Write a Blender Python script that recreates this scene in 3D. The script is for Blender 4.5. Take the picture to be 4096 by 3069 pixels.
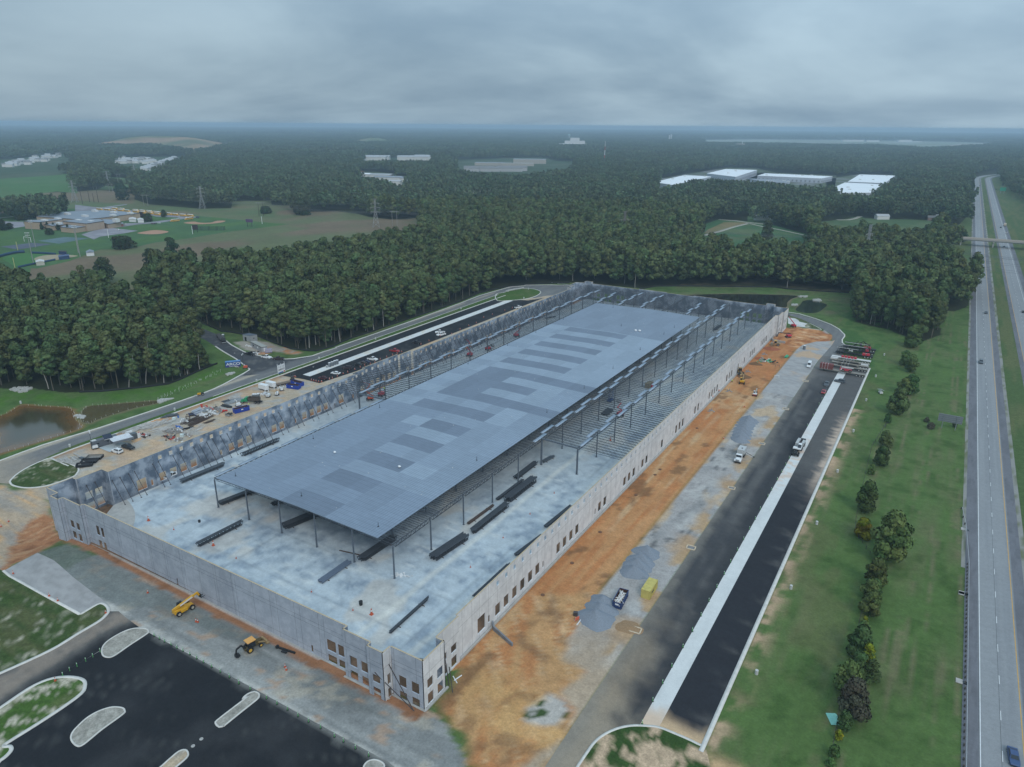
import bpy,bmesh,math,random
import numpy as np
from mathutils import Vector,Matrix,Euler
from mathutils.geometry import delaunay_2d_cdt

rad=math.radians
HAZE=1.35e-4
for o in list(bpy.data.objects):bpy.data.objects.remove(o)
SC=bpy.context.scene
COL=SC.collection

# ------------------------------------------------------------------ camera, sky, sun, exposure
W0,H0=4096.0,3069.0
F_PX=2881.57;YAW=rad(31.0616);PITCH=rad(19.7295);ROLL=rad(0.4412);CAMH=116.0
def _basis():
 h=np.array([-math.sin(YAW),math.cos(YAW),0]);r=np.array([math.cos(YAW),math.sin(YAW),0]);u=np.array([0,0,1.])
 fwd=h*math.cos(PITCH)-u*math.sin(PITCH);up=h*math.sin(PITCH)+u*math.cos(PITCH)
 return r*math.cos(ROLL)+up*math.sin(ROLL),-r*math.sin(ROLL)+up*math.cos(ROLL),fwd
CR,CU,CF=_basis()
cam=bpy.data.cameras.new('camera');camo=bpy.data.objects.new('camera',cam);COL.objects.link(camo)
cam.sensor_width=36;cam.lens=36*F_PX/W0;cam.clip_start=1;cam.clip_end=60000
M=Matrix.Identity(4)
for i in range(3):
 M[i][0]=CR[i];M[i][1]=CU[i];M[i][2]=-CF[i]
M[2][3]=CAMH
camo.matrix_world=M
SC.camera=camo
SC.render.resolution_x=1024;SC.render.resolution_y=767

SUN_EL,SUN_AZ=rad(40),rad(42)
sund=Vector((math.cos(SUN_EL)*math.cos(SUN_AZ),-math.cos(SUN_EL)*math.sin(SUN_AZ),math.sin(SUN_EL)))
sl=bpy.data.lights.new('sun','SUN');sl.energy=1.2;sl.angle=rad(22);sl.color=(1,.965,.92)
so=bpy.data.objects.new('sun',sl);COL.objects.link(so)
so.rotation_euler=sund.to_track_quat('Z','Y').to_euler()

world=bpy.data.worlds.new('World');SC.world=world;world.use_nodes=True
wn=world.node_tree;wn.nodes.clear()
def wnode(t,**k):
 n=wn.nodes.new(t)
 for a,b in k.items():setattr(n,a,b)
 return n
wo=wnode('ShaderNodeOutputWorld');bg=wnode('ShaderNodeBackground');bg.inputs['Strength'].default_value=0.1
sky=wnode('ShaderNodeTexSky',sky_type='NISHITA',sun_disc=False);sky.sun_elevation=SUN_EL
sky.sun_rotation=math.atan2(sund.x,sund.y);sky.air_density=1.2;sky.dust_density=3
tc=wnode('ShaderNodeTexCoord');sep=wnode('ShaderNodeSeparateXYZ');wn.links.new(tc.outputs['Generated'],sep.inputs[0])
def wmath(op,a,b=None,c=None):
 n=wnode('ShaderNodeMath',operation=op)
 for i,v in enumerate((a,b,c)):
  if v is None:continue
  if isinstance(v,(int,float)):n.inputs[i].default_value=v
  else:wn.links.new(v,n.inputs[i])
 return n.outputs[0]
zz=wmath('MAXIMUM',sep.outputs['Z'],0.0)
# overcast dome: zenith brighter than the horizon (real overcast sky distribution)
grad=wmath('MULTIPLY_ADD',zz,7.5,5.6)
# cloud layer: noise on the view direction flattened as a low cloud deck
den=wmath('ADD',zz,0.24)
cx_=wmath('DIVIDE',sep.outputs['X'],den);cy_=wmath('DIVIDE',sep.outputs['Y'],den)
comb=wnode('ShaderNodeCombineXYZ');wn.links.new(cx_,comb.inputs[0]);wn.links.new(cy_,comb.inputs[1])
n1=wnode('ShaderNodeTexNoise');n1.inputs['Scale'].default_value=0.62;n1.inputs['Detail'].default_value=6;n1.inputs['Roughness'].default_value=.52;n1.inputs['Distortion'].default_value=.6
wn.links.new(comb.outputs[0],n1.inputs['Vector'])
n2=wnode('ShaderNodeTexNoise');n2.inputs['Scale'].default_value=1.9;n2.inputs['Detail'].default_value=4
wn.links.new(comb.outputs[0],n2.inputs['Vector'])
cl=wmath('ADD',wmath('MULTIPLY',n1.outputs[0],0.75),wmath('MULTIPLY',n2.outputs[0],0.25))
mr=wnode('ShaderNodeMapRange',interpolation_type='SMOOTHSTEP');wn.links.new(cl,mr.inputs[0]);mr.inputs[1].default_value=.32;mr.inputs[2].default_value=.68
# brighter towards the sun side
sunv=wnode('ShaderNodeVectorMath',operation='DOT_PRODUCT');wn.links.new(tc.outputs['Generated'],sunv.inputs[0]);sunv.inputs[1].default_value=(.75,.62,.2)
side=wmath('MULTIPLY_ADD',sunv.outputs['Value'],.22,.92)
ramp=wnode('ShaderNodeMix',data_type='RGBA');wn.links.new(mr.outputs[0],ramp.inputs['Factor'])
ramp.inputs[6].default_value=(.40,.60,.80,1);ramp.inputs[7].default_value=(.76,1.02,1.21,1)
sc1=wnode('ShaderNodeVectorMath',operation='SCALE');wn.links.new(ramp.outputs[2],sc1.inputs[0]);wn.links.new(wmath('MULTIPLY',grad,side),sc1.inputs['Scale'])
mix=wnode('ShaderNodeMix',data_type='RGBA');mix.inputs['Factor'].default_value=.9
wn.links.new(sky.outputs[0],mix.inputs[6]);wn.links.new(sc1.outputs[0],mix.inputs[7])
wn.links.new(mix.outputs[2],bg.inputs['Color']);wn.links.new(bg.outputs[0],wo.inputs[0])
SC.view_settings.view_transform='Standard';SC.view_settings.look='None';SC.view_settings.gamma=1;SC.view_settings.exposure=0.0
SC.render.engine='CYCLES';SC.cycles.max_bounces=6;SC.cycles.volume_bounces=1;SC.cycles.transparent_max_bounces=8

# ------------------------------------------------------------------ survey helpers: pixel of the photo -> point on the ground
TL=dict(D=(0,0,.54),F1=(0,450,2.011),F2=(1000,450,2.011),F3=(2000,450,2.011),F4=(3000,450,2.018),
 M1=(0,900,2.011),M2=(1000,900,2.011),M3=(2000,900,2.011),M4=(3000,900,2.018),
 N1=(0,1400,2.212),N2=(900,1300,2.212),N3=(1800,1100,2.212),N4=(2700,1100,2.212),
 O1=(0,1900,2.212),O2=(900,1900,2.212),O3=(1800,1700,2.212),O4=(2700,1700,2.212),
 Q1=(0,2369,2.212),Q2=(900,2369,2.212),Q3=(1800,2369,2.212),Q4=(2700,2369,2.212),Q5=(3296,2369,2.3675),Q6=(3396,1500,1.8411),
 Z1=(2250,1500,4.424),Z2=(880,1460,5.027),Z3=(500,1560,5.027),Z4=(200,1680,5.027),Z5=(840,1310,5.53),Z6=(1220,1280,5.53),
 Z7=(3300,1370,8.508),Z8=(2900,1300,5.53),Y1=(3120,1720,11.83),Y2=(2420,2290,8.508),Y3=(2900,1780,12.29),Y4=(660,2370,5.267),
 Y5=(2900,1420,9.2),Y6=(0,820,5.53),Y7=(400,800,4.022),Y8=(1440,2600,4.608),ZL=(1380,1480,7.373))
def h_at(x,y):
 d=np.hypot((np.asarray(x,float)+220)/15.0,(np.asarray(y,float)-86)/12.0)
 return-2.8*np.exp(-d*d)
def Gz(t,x,y,z=0.0):
 x0,y0,s=TL[t];px,py=x0+x/s,y0+y/s
 d=CF*F_PX+CR*(px-W0/2)-CU*(py-H0/2);k=(z-CAMH)/d[2]
 return float(d[0]*k),float(d[1]*k)
def G(t,x,y):
 z=0.0
 for _ in range(6):
  q=Gz(t,x,y,z);z=float(h_at(*q))
 return q
def GP(t,*pts,z=0.0):
 return [Gz(t,*p,z=z) if z else G(t,*p) for p in pts]
def head(t,p,q,z=0.0):
 a=Gz(t,*p,z=z);b=Gz(t,*q,z=z);return math.atan2(b[1]-a[1],b[0]-a[0])

# ------------------------------------------------------------------ numpy noise
def _hash(ix,iy,seed):
 h=(ix.astype(np.int64)*374761393+iy.astype(np.int64)*668265263+seed*1442695040888963407 % (1 << 31)) &0xffffffff
 h=((h ^ (h >> 13))*1274126177) &0xffffffff
 return ((h ^ (h >> 16)) &0xffff)/65535.0
def vnoise(x,y,seed=0):
 ix=np.floor(x);iy=np.floor(y);fx=x-ix;fy=y-iy;fx=fx*fx*(3-2*fx);fy=fy*fy*(3-2*fy)
 a=_hash(ix,iy,seed);b=_hash(ix+1,iy,seed);c=_hash(ix,iy+1,seed);d=_hash(ix+1,iy+1,seed)
 return (a*(1-fx)+b*fx)*(1-fy)+(c*(1-fx)+d*fx)*fy
def fbm(x,y,seed=0,oc=4):
 s=0;a=.5;t=0
 for i in range(oc):
  s=s+a*vnoise(x,y,seed+i*17);t += a;x=x*2.03+7.1;y=y*2.03+3.7;a *= .5
 return s/t
def smooth(a,b,x):
 t=np.clip((x-a)/(b-a),0,1);return t*t*(3-2*t)
def inpoly(X,Y,P):
 r=np.zeros(X.shape,bool);n=len(P);j=n-1
 for i in range(n):
  xi,yi=P[i];xj,yj=P[j]
  if yi != yj:
   c=((yi >Y) != (yj >Y)) &(X <(xj-xi)*(Y-yi)/(yj-yi)+xi);r ^= c
  j=i
 return r
def sdist(X,Y,P):
 d=np.full(X.shape,1e9);n=len(P)
 for i in range(n):
  ax,ay=P[i];bx,by=P[(i+1) % n];vx,vy=bx-ax,by-ay;L=vx*vx+vy*vy+1e-9
  t=np.clip(((X-ax)*vx+(Y-ay)*vy)/L,0,1);d=np.minimum(d,np.hypot(X-ax-t*vx,Y-ay-t*vy))
 return np.where(inpoly(X,Y,P),d,-d)
def linedist(X,Y,P):
 d=np.full(X.shape,1e9)
 for (ax,ay),(bx,by) in zip(P[:-1],P[1:]):
  vx,vy=bx-ax,by-ay;L=vx*vx+vy*vy+1e-9
  t=np.clip(((X-ax)*vx+(Y-ay)*vy)/L,0,1);d=np.minimum(d,np.hypot(X-ax-t*vx,Y-ay-t*vy))
 return d

# ------------------------------------------------------------------ materials
MATS={}
def nodemat(name):
 m=bpy.data.materials.new(name);m.use_nodes=True;nt=m.node_tree
 return m,nt,nt.nodes['Principled BSDF']
def mat(name,col,rough=.7,metal=0.0,var=.12,scale=3.0,bump=0.0,spec=.3,streak=False):
 """painted / weathered surface: base colour broken up by two scales of noise in object space"""
 if name in MATS:return MATS[name]
 m,nt,b=nodemat(name);N=nt.nodes;L=nt.links
 tcn=N.new('ShaderNodeTexCoord');mp=N.new('ShaderNodeMapping');L.new(tcn.outputs['Object'],mp.inputs[0])
 if streak:mp.inputs['Scale'].default_value=(1,1,.18)
 n=N.new('ShaderNodeTexNoise');n.inputs['Scale'].default_value=scale;n.inputs['Detail'].default_value=6;n.inputs['Roughness'].default_value=.62
 L.new(mp.outputs[0],n.inputs['Vector'])
 r=N.new('ShaderNodeMapRange');L.new(n.outputs[0],r.inputs[0]);r.inputs[1].default_value=.3;r.inputs[2].default_value=.7
 r.inputs[3].default_value=1-var;r.inputs[4].default_value=1+var
 s=N.new('ShaderNodeVectorMath');s.operation='SCALE';s.inputs[0].default_value=col;L.new(r.outputs[0],s.inputs['Scale'])
 L.new(s.outputs[0],b.inputs['Base Color'])
 b.inputs['Roughness'].default_value=rough;b.inputs['Metallic'].default_value=metal;b.inputs['Specular IOR Level'].default_value=spec
 if bump:
  bu=N.new('ShaderNodeBump');bu.inputs['Strength'].default_value=bump;bu.inputs['Distance'].default_value=.05;L.new(n.outputs[0],bu.inputs['Height']);L.new(bu.outputs[0],b.inputs['Normal'])
 MATS[name]=m;return m
def painted(name,rough=.9,fine=2.2,amt=.16,coarse=.12,camt=.12,spec=.15,bump=.3,aniso=(1,1,1)):
 """ground: the mesh carries the local soil / paving colour, noise breaks it up"""
 if name in MATS:return MATS[name]
 m,nt,b=nodemat(name);N=nt.nodes;L=nt.links
 at=N.new('ShaderNodeAttribute');at.attribute_name='Col'
 g=N.new('ShaderNodeNewGeometry');mp=N.new('ShaderNodeMapping');L.new(g.outputs['Position'],mp.inputs[0]);mp.inputs['Scale'].default_value=aniso
 def nz(sc,a,det=5):
  n=N.new('ShaderNodeTexNoise');n.inputs['Scale'].default_value=sc;n.inputs['Detail'].default_value=det;n.inputs['Roughness'].default_value=.65
  L.new(mp.outputs[0],n.inputs['Vector'])
  r=N.new('ShaderNodeMapRange');L.new(n.outputs[0],r.inputs[0]);r.inputs[1].default_value=.25;r.inputs[2].default_value=.75
  r.inputs[3].default_value=1-a;r.inputs[4].default_value=1+a;return n,r.outputs[0]
 n1_,a1=nz(fine,amt);n2_,a2=nz(coarse,camt)
 n3_,a3=nz(fine*.27,amt*.9);mu0=N.new('ShaderNodeMath');mu0.operation='MULTIPLY';L.new(a1,mu0.inputs[0]);L.new(a3,mu0.inputs[1]);mu=N.new('ShaderNodeMath');mu.operation='MULTIPLY';L.new(mu0.outputs[0],mu.inputs[0]);L.new(a2,mu.inputs[1])
 s=N.new('ShaderNodeVectorMath');s.operation='SCALE';L.new(at.outputs['Color'],s.inputs[0]);L.new(mu.outputs[0],s.inputs['Scale'])
 L.new(s.outputs[0],b.inputs['Base Color']);b.inputs['Roughness'].default_value=rough;b.inputs['Specular IOR Level'].default_value=spec
 if bump:
  bu=N.new('ShaderNodeBump');bu.inputs['Strength'].default_value=bump;bu.inputs['Distance'].default_value=.15;L.new(n1_.outputs[0],bu.inputs['Height']);L.new(bu.outputs[0],b.inputs['Normal'])
 MATS[name]=m;return m

# ------------------------------------------------------------------ mesh builder
class MB:
 def __init__(s):s.v=[];s.f=[];s.m=[];s.mi=0
 def add(s,vs,fs):
  k=len(s.v);s.v += [tuple(v) for v in vs];s.f += [tuple(i+k for i in f) for f in fs];s.m += [s.mi]*len(fs);return s
 def box(s,c,d,rz=0.0,ry=0.0,taper=1.0,top=None):
  x,y,z=d[0]/2,d[1]/2,d[2]/2
  tx,ty=(x*taper,y*taper) if top is None else (top[0]/2,top[1]/2)
  vs=[(-x,-y,-z),(x,-y,-z),(x,y,-z),(-x,y,-z),(-tx,-ty,z),(tx,-ty,z),(tx,ty,z),(-tx,ty,z)]
  R_=Matrix.Rotation(rz,3,'Z') @ Matrix.Rotation(ry,3,'Y')
  vs=[R_ @ Vector(v)+Vector(c) for v in vs]
  return s.add(vs,[(3,2,1,0),(4,5,6,7),(0,1,5,4),(1,2,6,5),(2,3,7,6),(3,0,4,7)])
 def beam(s,a,b,w,h=None):
  a=Vector(a);b=Vector(b);h=h or w;d=(b-a)
  if d.length <1e-6:return s
  d.normalize();up=Vector((0,0,1)) if abs(d.z) <.95 else Vector((0,1,0))
  r=d.cross(up).normalized()*w/2;u=r.cross(d).normalized()*h/2
  vs=[a-r-u,a+r-u,a+r+u,a-r+u,b-r-u,b+r-u,b+r+u,b-r+u]
  return s.add(vs,[(3,2,1,0),(4,5,6,7),(0,1,5,4),(1,2,6,5),(2,3,7,6),(3,0,4,7)])
 def cyl(s,a,b,r,r2=None,n=10,cap=True):
  a=Vector(a);b=Vector(b);r2=r if r2 is None else r2;d=(b-a).normalized()
  up=Vector((0,0,1)) if abs(d.z) <.95 else Vector((1,0,0));e1=d.cross(up).normalized();e2=d.cross(e1)
  vs=[]
  for c,q in ((a,r),(b,r2)):
   for i in range(n):
    t=2*math.pi*i/n;vs.append(c+e1*(q*math.cos(t))+e2*(q*math.sin(t)))
  fs=[(i,i+n,(i+1) % n+n,(i+1) % n) for i in range(n)]
  if cap:fs += [tuple(range(n)),tuple(range(2*n-1,n-1,-1))]
  return s.add(vs,fs)
 def path(s,pts,w,h=None):
  for p,q in zip(pts[:-1],pts[1:]):s.beam(p,q,w,h)
  return s
 def prism(s,P,z0,z1):
  n=len(P);ar=sum(P[i][0]*P[(i+1) % n][1]-P[(i+1) % n][0]*P[i][1] for i in range(n))
  if ar <0:P=P[::-1]
  vs=[(x,y,z0) for x,y in P]+[(x,y,z1) for x,y in P]
  return s.add(vs,[tuple(range(n-1,-1,-1)),tuple(range(n,2*n))]+[(i,(i+1) % n,(i+1) % n+n,i+n) for i in range(n)])
 def side(s,P,y0,y1,inset=0.0):
  n=len(P);ar=sum(P[i][0]*P[(i+1) % n][1]-P[(i+1) % n][0]*P[i][1] for i in range(n))
  if ar <0:P=P[::-1]
  vs=[(x,y0,z) for x,z in P]+[(x,y1,z) for x,z in P]
  return s.add(vs,[tuple(range(n)),tuple(range(2*n-1,n-1,-1))]+[(i,i+n,(i+1) % n+n,(i+1) % n) for i in range(n)])
 def loft(s,secs):
  n=len(secs[0]);vs=[p for r_ in secs for p in r_];fs=[]
  for k in range(len(secs)-1):
   for i in range(n):fs.append((k*n+i,k*n+(i+1) % n,(k+1)*n+(i+1) % n,(k+1)*n+i))
  fs += [tuple(range(n-1,-1,-1)),tuple(range((len(secs)-1)*n,len(secs)*n))]
  return s.add(vs,fs)
 def ball(s,c,r,n=8,sz=(1,1,1),jit=0,rnd=None):
  vs=[];fs=[]
  for i in range(n//2+1):
   ph=math.pi*i/(n//2)
   for j in range(n):
    t=2*math.pi*j/n;q=r*(1+(rnd.uniform(-jit,jit) if rnd else 0))
    vs.append((c[0]+q*sz[0]*math.sin(ph)*math.cos(t),c[1]+q*sz[1]*math.sin(ph)*math.sin(t),c[2]+q*sz[2]*math.cos(ph)))
  for i in range(n//2):
   for j in range(n):fs.append((i*n+j,(i+1)*n+j,(i+1)*n+(j+1) % n,i*n+(j+1) % n))
  return s.add(vs,fs)
 def mesh(s,name,mats,smooth_=False):
  me=bpy.data.meshes.new(name);me.from_pydata(s.v,[],s.f)
  for m in (mats if isinstance(mats,(list,tuple)) else [mats]):me.materials.append(m)
  if any(s.m):me.polygons.foreach_set('material_index',s.m)
  if smooth_:me.polygons.foreach_set('use_smooth',[True]*len(s.f))
  me.update();return me
 def build(s,name,mats,parent=None,loc=(0,0,0),rz=0.0,smooth_=False):
  return link(name,s.mesh(name,mats,smooth_),parent,loc,rz)
def link(name,me,parent=None,loc=(0,0,0),rz=0.0):
 o=bpy.data.objects.new(name,me);COL.objects.link(o);o.location=loc;o.rotation_euler=(0,0,rz)
 if parent:o.parent=parent
 return o
def tag(o,label=None,cat=None,group=None,kind=None):
 if label:o['label']=label
 if cat:o['category']=cat
 if group:o['group']=group
 if kind:o['kind']=kind
 return o
def thing(name,label,cat,loc=(0,0,0),rz=0.0,group=None):
 o=bpy.data.objects.new(name,None);COL.objects.link(o);o.location=loc;o.rotation_euler=(0,0,rz);o.empty_display_size=.5
 return tag(o,label,cat,group)
def dup(root,loc,rz=0.0,label=None,group=None,scale=None):
 r=root.copy();COL.objects.link(r);r.location=loc;r.rotation_euler=(0,0,rz)
 if scale:r.scale=scale
 if label:r['label']=label
 if group:r['group']=group
 for ch in [c for c in root.children]:
  c=ch.copy();COL.objects.link(c);c.parent=r
  for g in [q for q in ch.children]:
   d=g.copy();COL.objects.link(d);d.parent=c
 return r
def setcol(me,rgb):
 a=me.color_attributes.new('Col','FLOAT_COLOR','POINT');d=np.ones((len(me.vertices),4),np.float32);d[:,:3]=rgb
 a.data.foreach_set('color',d.ravel())
def npmesh(name,V,Fq,m,rgb=None,smooth_=False):
 me=bpy.data.meshes.new(name);V=np.asarray(V,np.float32);Fq=np.asarray(Fq,np.int32);k=Fq.shape[1]
 me.vertices.add(len(V));me.vertices.foreach_set('co',V.ravel());me.loops.add(Fq.size);me.loops.foreach_set('vertex_index',Fq.ravel())
 me.polygons.add(len(Fq));me.polygons.foreach_set('loop_start',np.arange(0,Fq.size,k,dtype=np.int32));me.polygons.foreach_set('loop_total',np.full(len(Fq),k,np.int32))
 me.materials.append(m);me.update(calc_edges=True);me.validate()
 if rgb is not None:setcol(me,rgb)
 return me
def resample(P,step,closed=True):
 out=[];n=len(P)
 for i in range(n if closed else n-1):
  a=P[i];b=P[(i+1) % n];L=math.hypot(b[0]-a[0],b[1]-a[1]);k=max(1,int(math.ceil(L/step)))
  out += [(a[0]+(b[0]-a[0])*j/k,a[1]+(b[1]-a[1])*j/k) for j in range(k)]
 if not closed:out.append(P[-1])
 return out
def curve(P,n=6,closed=False):
 out=[];N_=len(P)
 for i in range(N_ if closed else N_-1):
  p0=P[(i-1) % N_] if closed or i >0 else P[i];p1=P[i];p2=P[(i+1) % N_];p3=P[(i+2) % N_] if closed or i+2 <N_ else P[min(i+1,N_-1)]
  for j in range(n):
   t=j/n;q=[]
   for k in (0,1):q.append(.5*((2*p1[k])+(-p0[k]+p2[k])*t+(2*p0[k]-5*p1[k]+4*p2[k]-p3[k])*t*t+(-p0[k]+3*p1[k]-3*p2[k]+p3[k])*t**3))
   out.append(tuple(q))
 if not closed:out.append(tuple(P[-1]))
 return out
def sheet(name,P,dz,m,colf=None,step=1.5,kind='structure',rim=None):
 """a surface filling outline P, meshed finely enough to carry colour and follow the ground"""
 B=resample(P,step*2);V=[Vector(p) for p in B];E=[(i,(i+1) % len(B)) for i in range(len(B))]
 xs=[p[0] for p in P];ys=[p[1] for p in P]
 gx,gy=np.meshgrid(np.arange(min(xs),max(xs),step),np.arange(min(ys),max(ys),step));gx=gx.ravel();gy=gy.ravel()
 sd=sdist(gx,gy,P);k=sd >step*.5
 V += [Vector((float(a),float(b))) for a,b in zip(gx[k],gy[k])]
 r=delaunay_2d_cdt(V,E,[],1,1e-4)
 vs=np.array([(v[0],v[1]) for v in r[0]]);fs=np.array([f for f in r[2] if len(f) == 3],np.int32)
 a=vs[fs[:,1]]-vs[fs[:,0]];b=vs[fs[:,2]]-vs[fs[:,0]];neg=(a[:,0]*b[:,1]-a[:,1]*b[:,0]) <0;fs[neg]=fs[neg][:,::-1]
 z=h_at(vs[:,0],vs[:,1])+dz
 me=npmesh(name,np.column_stack([vs,z]),fs,m,colf(vs[:,0],vs[:,1]) if colf else None)
 o=link(name,me)
 if kind:o['kind']=kind
 return o
def rect(x0,y0,x1,y1):return [(x0,y0),(x1,y0),(x1,y1),(x0,y1)]
def kerb(name,P,w,h,m,closed=False,kind='structure'):
 """ribbon with thickness following a polyline"""
 n=len(P);V=[];Fq=[]
 for i in range(n):
  a=P[(i-1) % n] if closed or i else P[i];b=P[(i+1) % n] if closed or i <n-1 else P[i]
  dx,dy=b[0]-a[0],b[1]-a[1];L=math.hypot(dx,dy) or 1;nx,ny=-dy/L*w/2,dx/L*w/2;z=float(h_at(*P[i]))
  V += [(P[i][0]-nx,P[i][1]-ny,z-.05),(P[i][0]+nx,P[i][1]+ny,z-.05),(P[i][0]+nx,P[i][1]+ny,z+h),(P[i][0]-nx,P[i][1]-ny,z+h)]
 for i in range(n if closed else n-1):
  a=4*i;b=4*((i+1) % n)
  for q in range(4):Fq.append((a+q,a+(q+1) % 4,b+(q+1) % 4,b+q))
 o=link(name,npmesh(name,V,Fq,m))
 if kind:o['kind']=kind
 return o
def mixc(c,c2,w):
 w=np.asarray(w)[...,None];return c*(1-w)+np.asarray(c2)*w
# ------------------------------------------------------------------ outlines surveyed from the photo
TH=27.0
SITE=([(-470,20)]+GP('N1',(-150,330),(90,345),(280,338),(380,355),(600,380),(760,365),(900,365),(1100,345),(1300,325),(1490,300),(1600,260),(1750,190),(1905,130))
 +[(-318,221),(-345,233),(-430,260),(-640,236),(-640,251),(-430,276),(-352,262)]
 +GP('Z5',(250,90),(720,155),(1060,200),(1250,280),(1500,380),(1800,480),(2212,530))
 +GP('Z6',(150,690),(600,600),(800,500),(1050,400),(1500,260),(1800,150),(2212,10))
 +GP('M2',(1300,745),(1500,680),(1700,610),(1850,545),(2050,500),(2212,480))
 +GP('M3',(200,478),(600,462),(1150,512),(1260,492),(1500,490),(2212,500))
 +GP('M4',(300,515),(600,535),(850,550),(830,640),(825,775),(960,815),(1100,840),(1250,900),(1400,940),(1545,885),(1520,720),(1560,692),(1650,698),(1755,663),(1785,560),(1800,420))
 +[(14,600),(8,690),(-20,720)]+GP('M4',(1600,310),(1420,260),(1600,225),(1700,200))+[(-6,860),(-8,930),(-14,1010),(4,1090),(12,1200),(14,1500),(16,1900),(20,2360),(60,2560),(140,2700),(185,2690),
 (90,2500),(72,2300),(76,1900),(95,1500),(112,1200),(100,1090),(98,980),(92,900),(96,800),(84,700),(88,560),(120,420),(150,200),(150,20)])
K1=(GP('F1',(-200,650),(0,642),(130,655),(480,642),(500,650),(780,622),(900,632),(1090,622),(1080,700),(1200,740),(1600,775),(1860,772),(1870,717),(2212,707))
 +GP('F2',(170,712),(175,745),(350,750),(370,825),(450,820),(460,800),(700,796),(850,812),(960,842),(1130,862),(1260,860),(1370,842))
 +GP('F2',(1370,858),(1220,890),(970,885),(960,910),(860,940),(700,955),(400,1000),(220,1030),(180,1085),z=TH)
 +GP('M1',(2212,172),(1900,165),(1650,215),(1590,255),(1500,200),(1270,215),(1130,240),(1120,300),(980,350),(860,345),(740,345),z=TH)
 +GP('M1',(720,468),(620,485),z=6)+GP('M1',(490,430),(480,400),(380,372),(220,345),(100,350),(0,285),(-200,240),z=TH))
PATCHA=GP('F1',(-200,812),(0,808),(240,800),(495,785),(500,745))+GP('F1',(480,700),(300,690),(160,680),(0,690),(-200,700),z=TH)
K2=GP('F1',(780,622),(850,590),(880,520),(1000,528),(1150,490),(1320,442),(1470,380),(1490,345),(1640,320),(1700,300),(1690,320),(1560,380),(1470,430),(1310,480),(1200,535),(1110,560),(1090,624))
K3=GP('F1',(-200,470),(0,478),(600,497))+GP('F1',(600,520),(430,508),(300,520),(200,545),(0,545),(-200,545),z=TH)
K4=GP('F1',(-200,385),(60,378),(280,352),(480,335),(600,345))+GP('F1',(600,375),(490,400),(480,415),(200,430),(0,440),(-200,455),z=24)
K5=GP('F1',(900,380),(1060,355),(1240,355),(1440,358),(1500,345),(1440,410))+GP('F1',(1150,485),(1140,455),(1060,415),(900,410),z=24)
K7=GP('F3',(1590,930),(1660,895),(1760,860),(1990,876))+GP('F4',(0,880),(160,892),(170,905),(480,990))+GP('F4',(490,1010),(350,1005),(180,1040),(60,985),z=TH)+GP('F3',(2100,975),(1960,1010),(1900,1035),(1830,975),(1640,990),z=TH)
K7B=GP('F4',(-20,835),(160,830),(220,845),(210,882),(-20,882))
K9=GP('F4',(550,885),(760,862),(880,838),(930,855),(1100,862),(1500,868),(1550,905),(1520,925))+GP('F4',(1480,905),(1200,890),(900,880),(640,910),(550,915),z=TH)
K10=GP('F4',(1180,610),(1225,590),(1215,640),(1150,650))
K11=GP('F4',(-400,222),(0,217),(700,222),(1500,235),(1980,248))+GP('F4',(1980,255),(1800,268),(1600,282),(1400,292),(1250,276),(1000,263),(500,258),(0,248),(-400,243),z=15)
K12=GP('F2',(1630,385),(1850,375),(2212,365))+GP('F3',(350,362),(450,390),(620,395))+GP('F3',(600,440),(360,465),(200,480),(0,480),z=24)+GP('F2',(2000,478),(1760,462),(1640,440),z=24)
K13=GP('F2',(850,480),(1000,478),(1170,495),(1190,520),(1300,540))+GP('F2',(1290,570),(1200,592),(1150,590),(1110,555),(1000,530),(860,520),z=22)
K14=GP('F2',(890,366),(1480,368))+GP('F2',(1480,390),(1100,390),(890,392),z=20)
K15=GP('F4',(600,540),(880,500),(1180,505),(1230,590),(1120,640))+GP('F4',(1000,660),(930,640),(720,625),(690,605),z=24)
K16=GP('F4',(-20,500),(100,485),(700,508))+GP('F4',(690,560),(560,585),(300,575),(220,540),(-20,540),z=24)
K17=GP('F3',(1230,545),(1480,498),(1660,470),(1820,445),(2080,450),(2240,490))+GP('F3',(2240,545),(1900,528),(1700,525),(1520,530),(1380,580),(1240,572),z=24)
K18=GP('F1',(520,290),(900,245),(1400,255),(1700,260),(1980,250),(1900,275),(1600,330),(1500,330),(1200,280),(900,285))
HOLES=[SITE,K1,K2,K3,K4,K5,K7,K7B,K9,K10,K11,K12,K13,K14,K15,K16,K17,K18]
def clear_at(x,y):
 r=np.zeros(x.shape,bool)
 for P in HOLES:
  xs=[p[0] for p in P];ys=[p[1] for p in P]
  k=(x >min(xs)) &(x <max(xs)) &(y >min(ys)) &(y <max(ys))
  if k.any():r[k] |= inpoly(x[k],y[k],P)
 k=inpoly(x,y,PATCHA);r[k]=False
 return r

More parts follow.
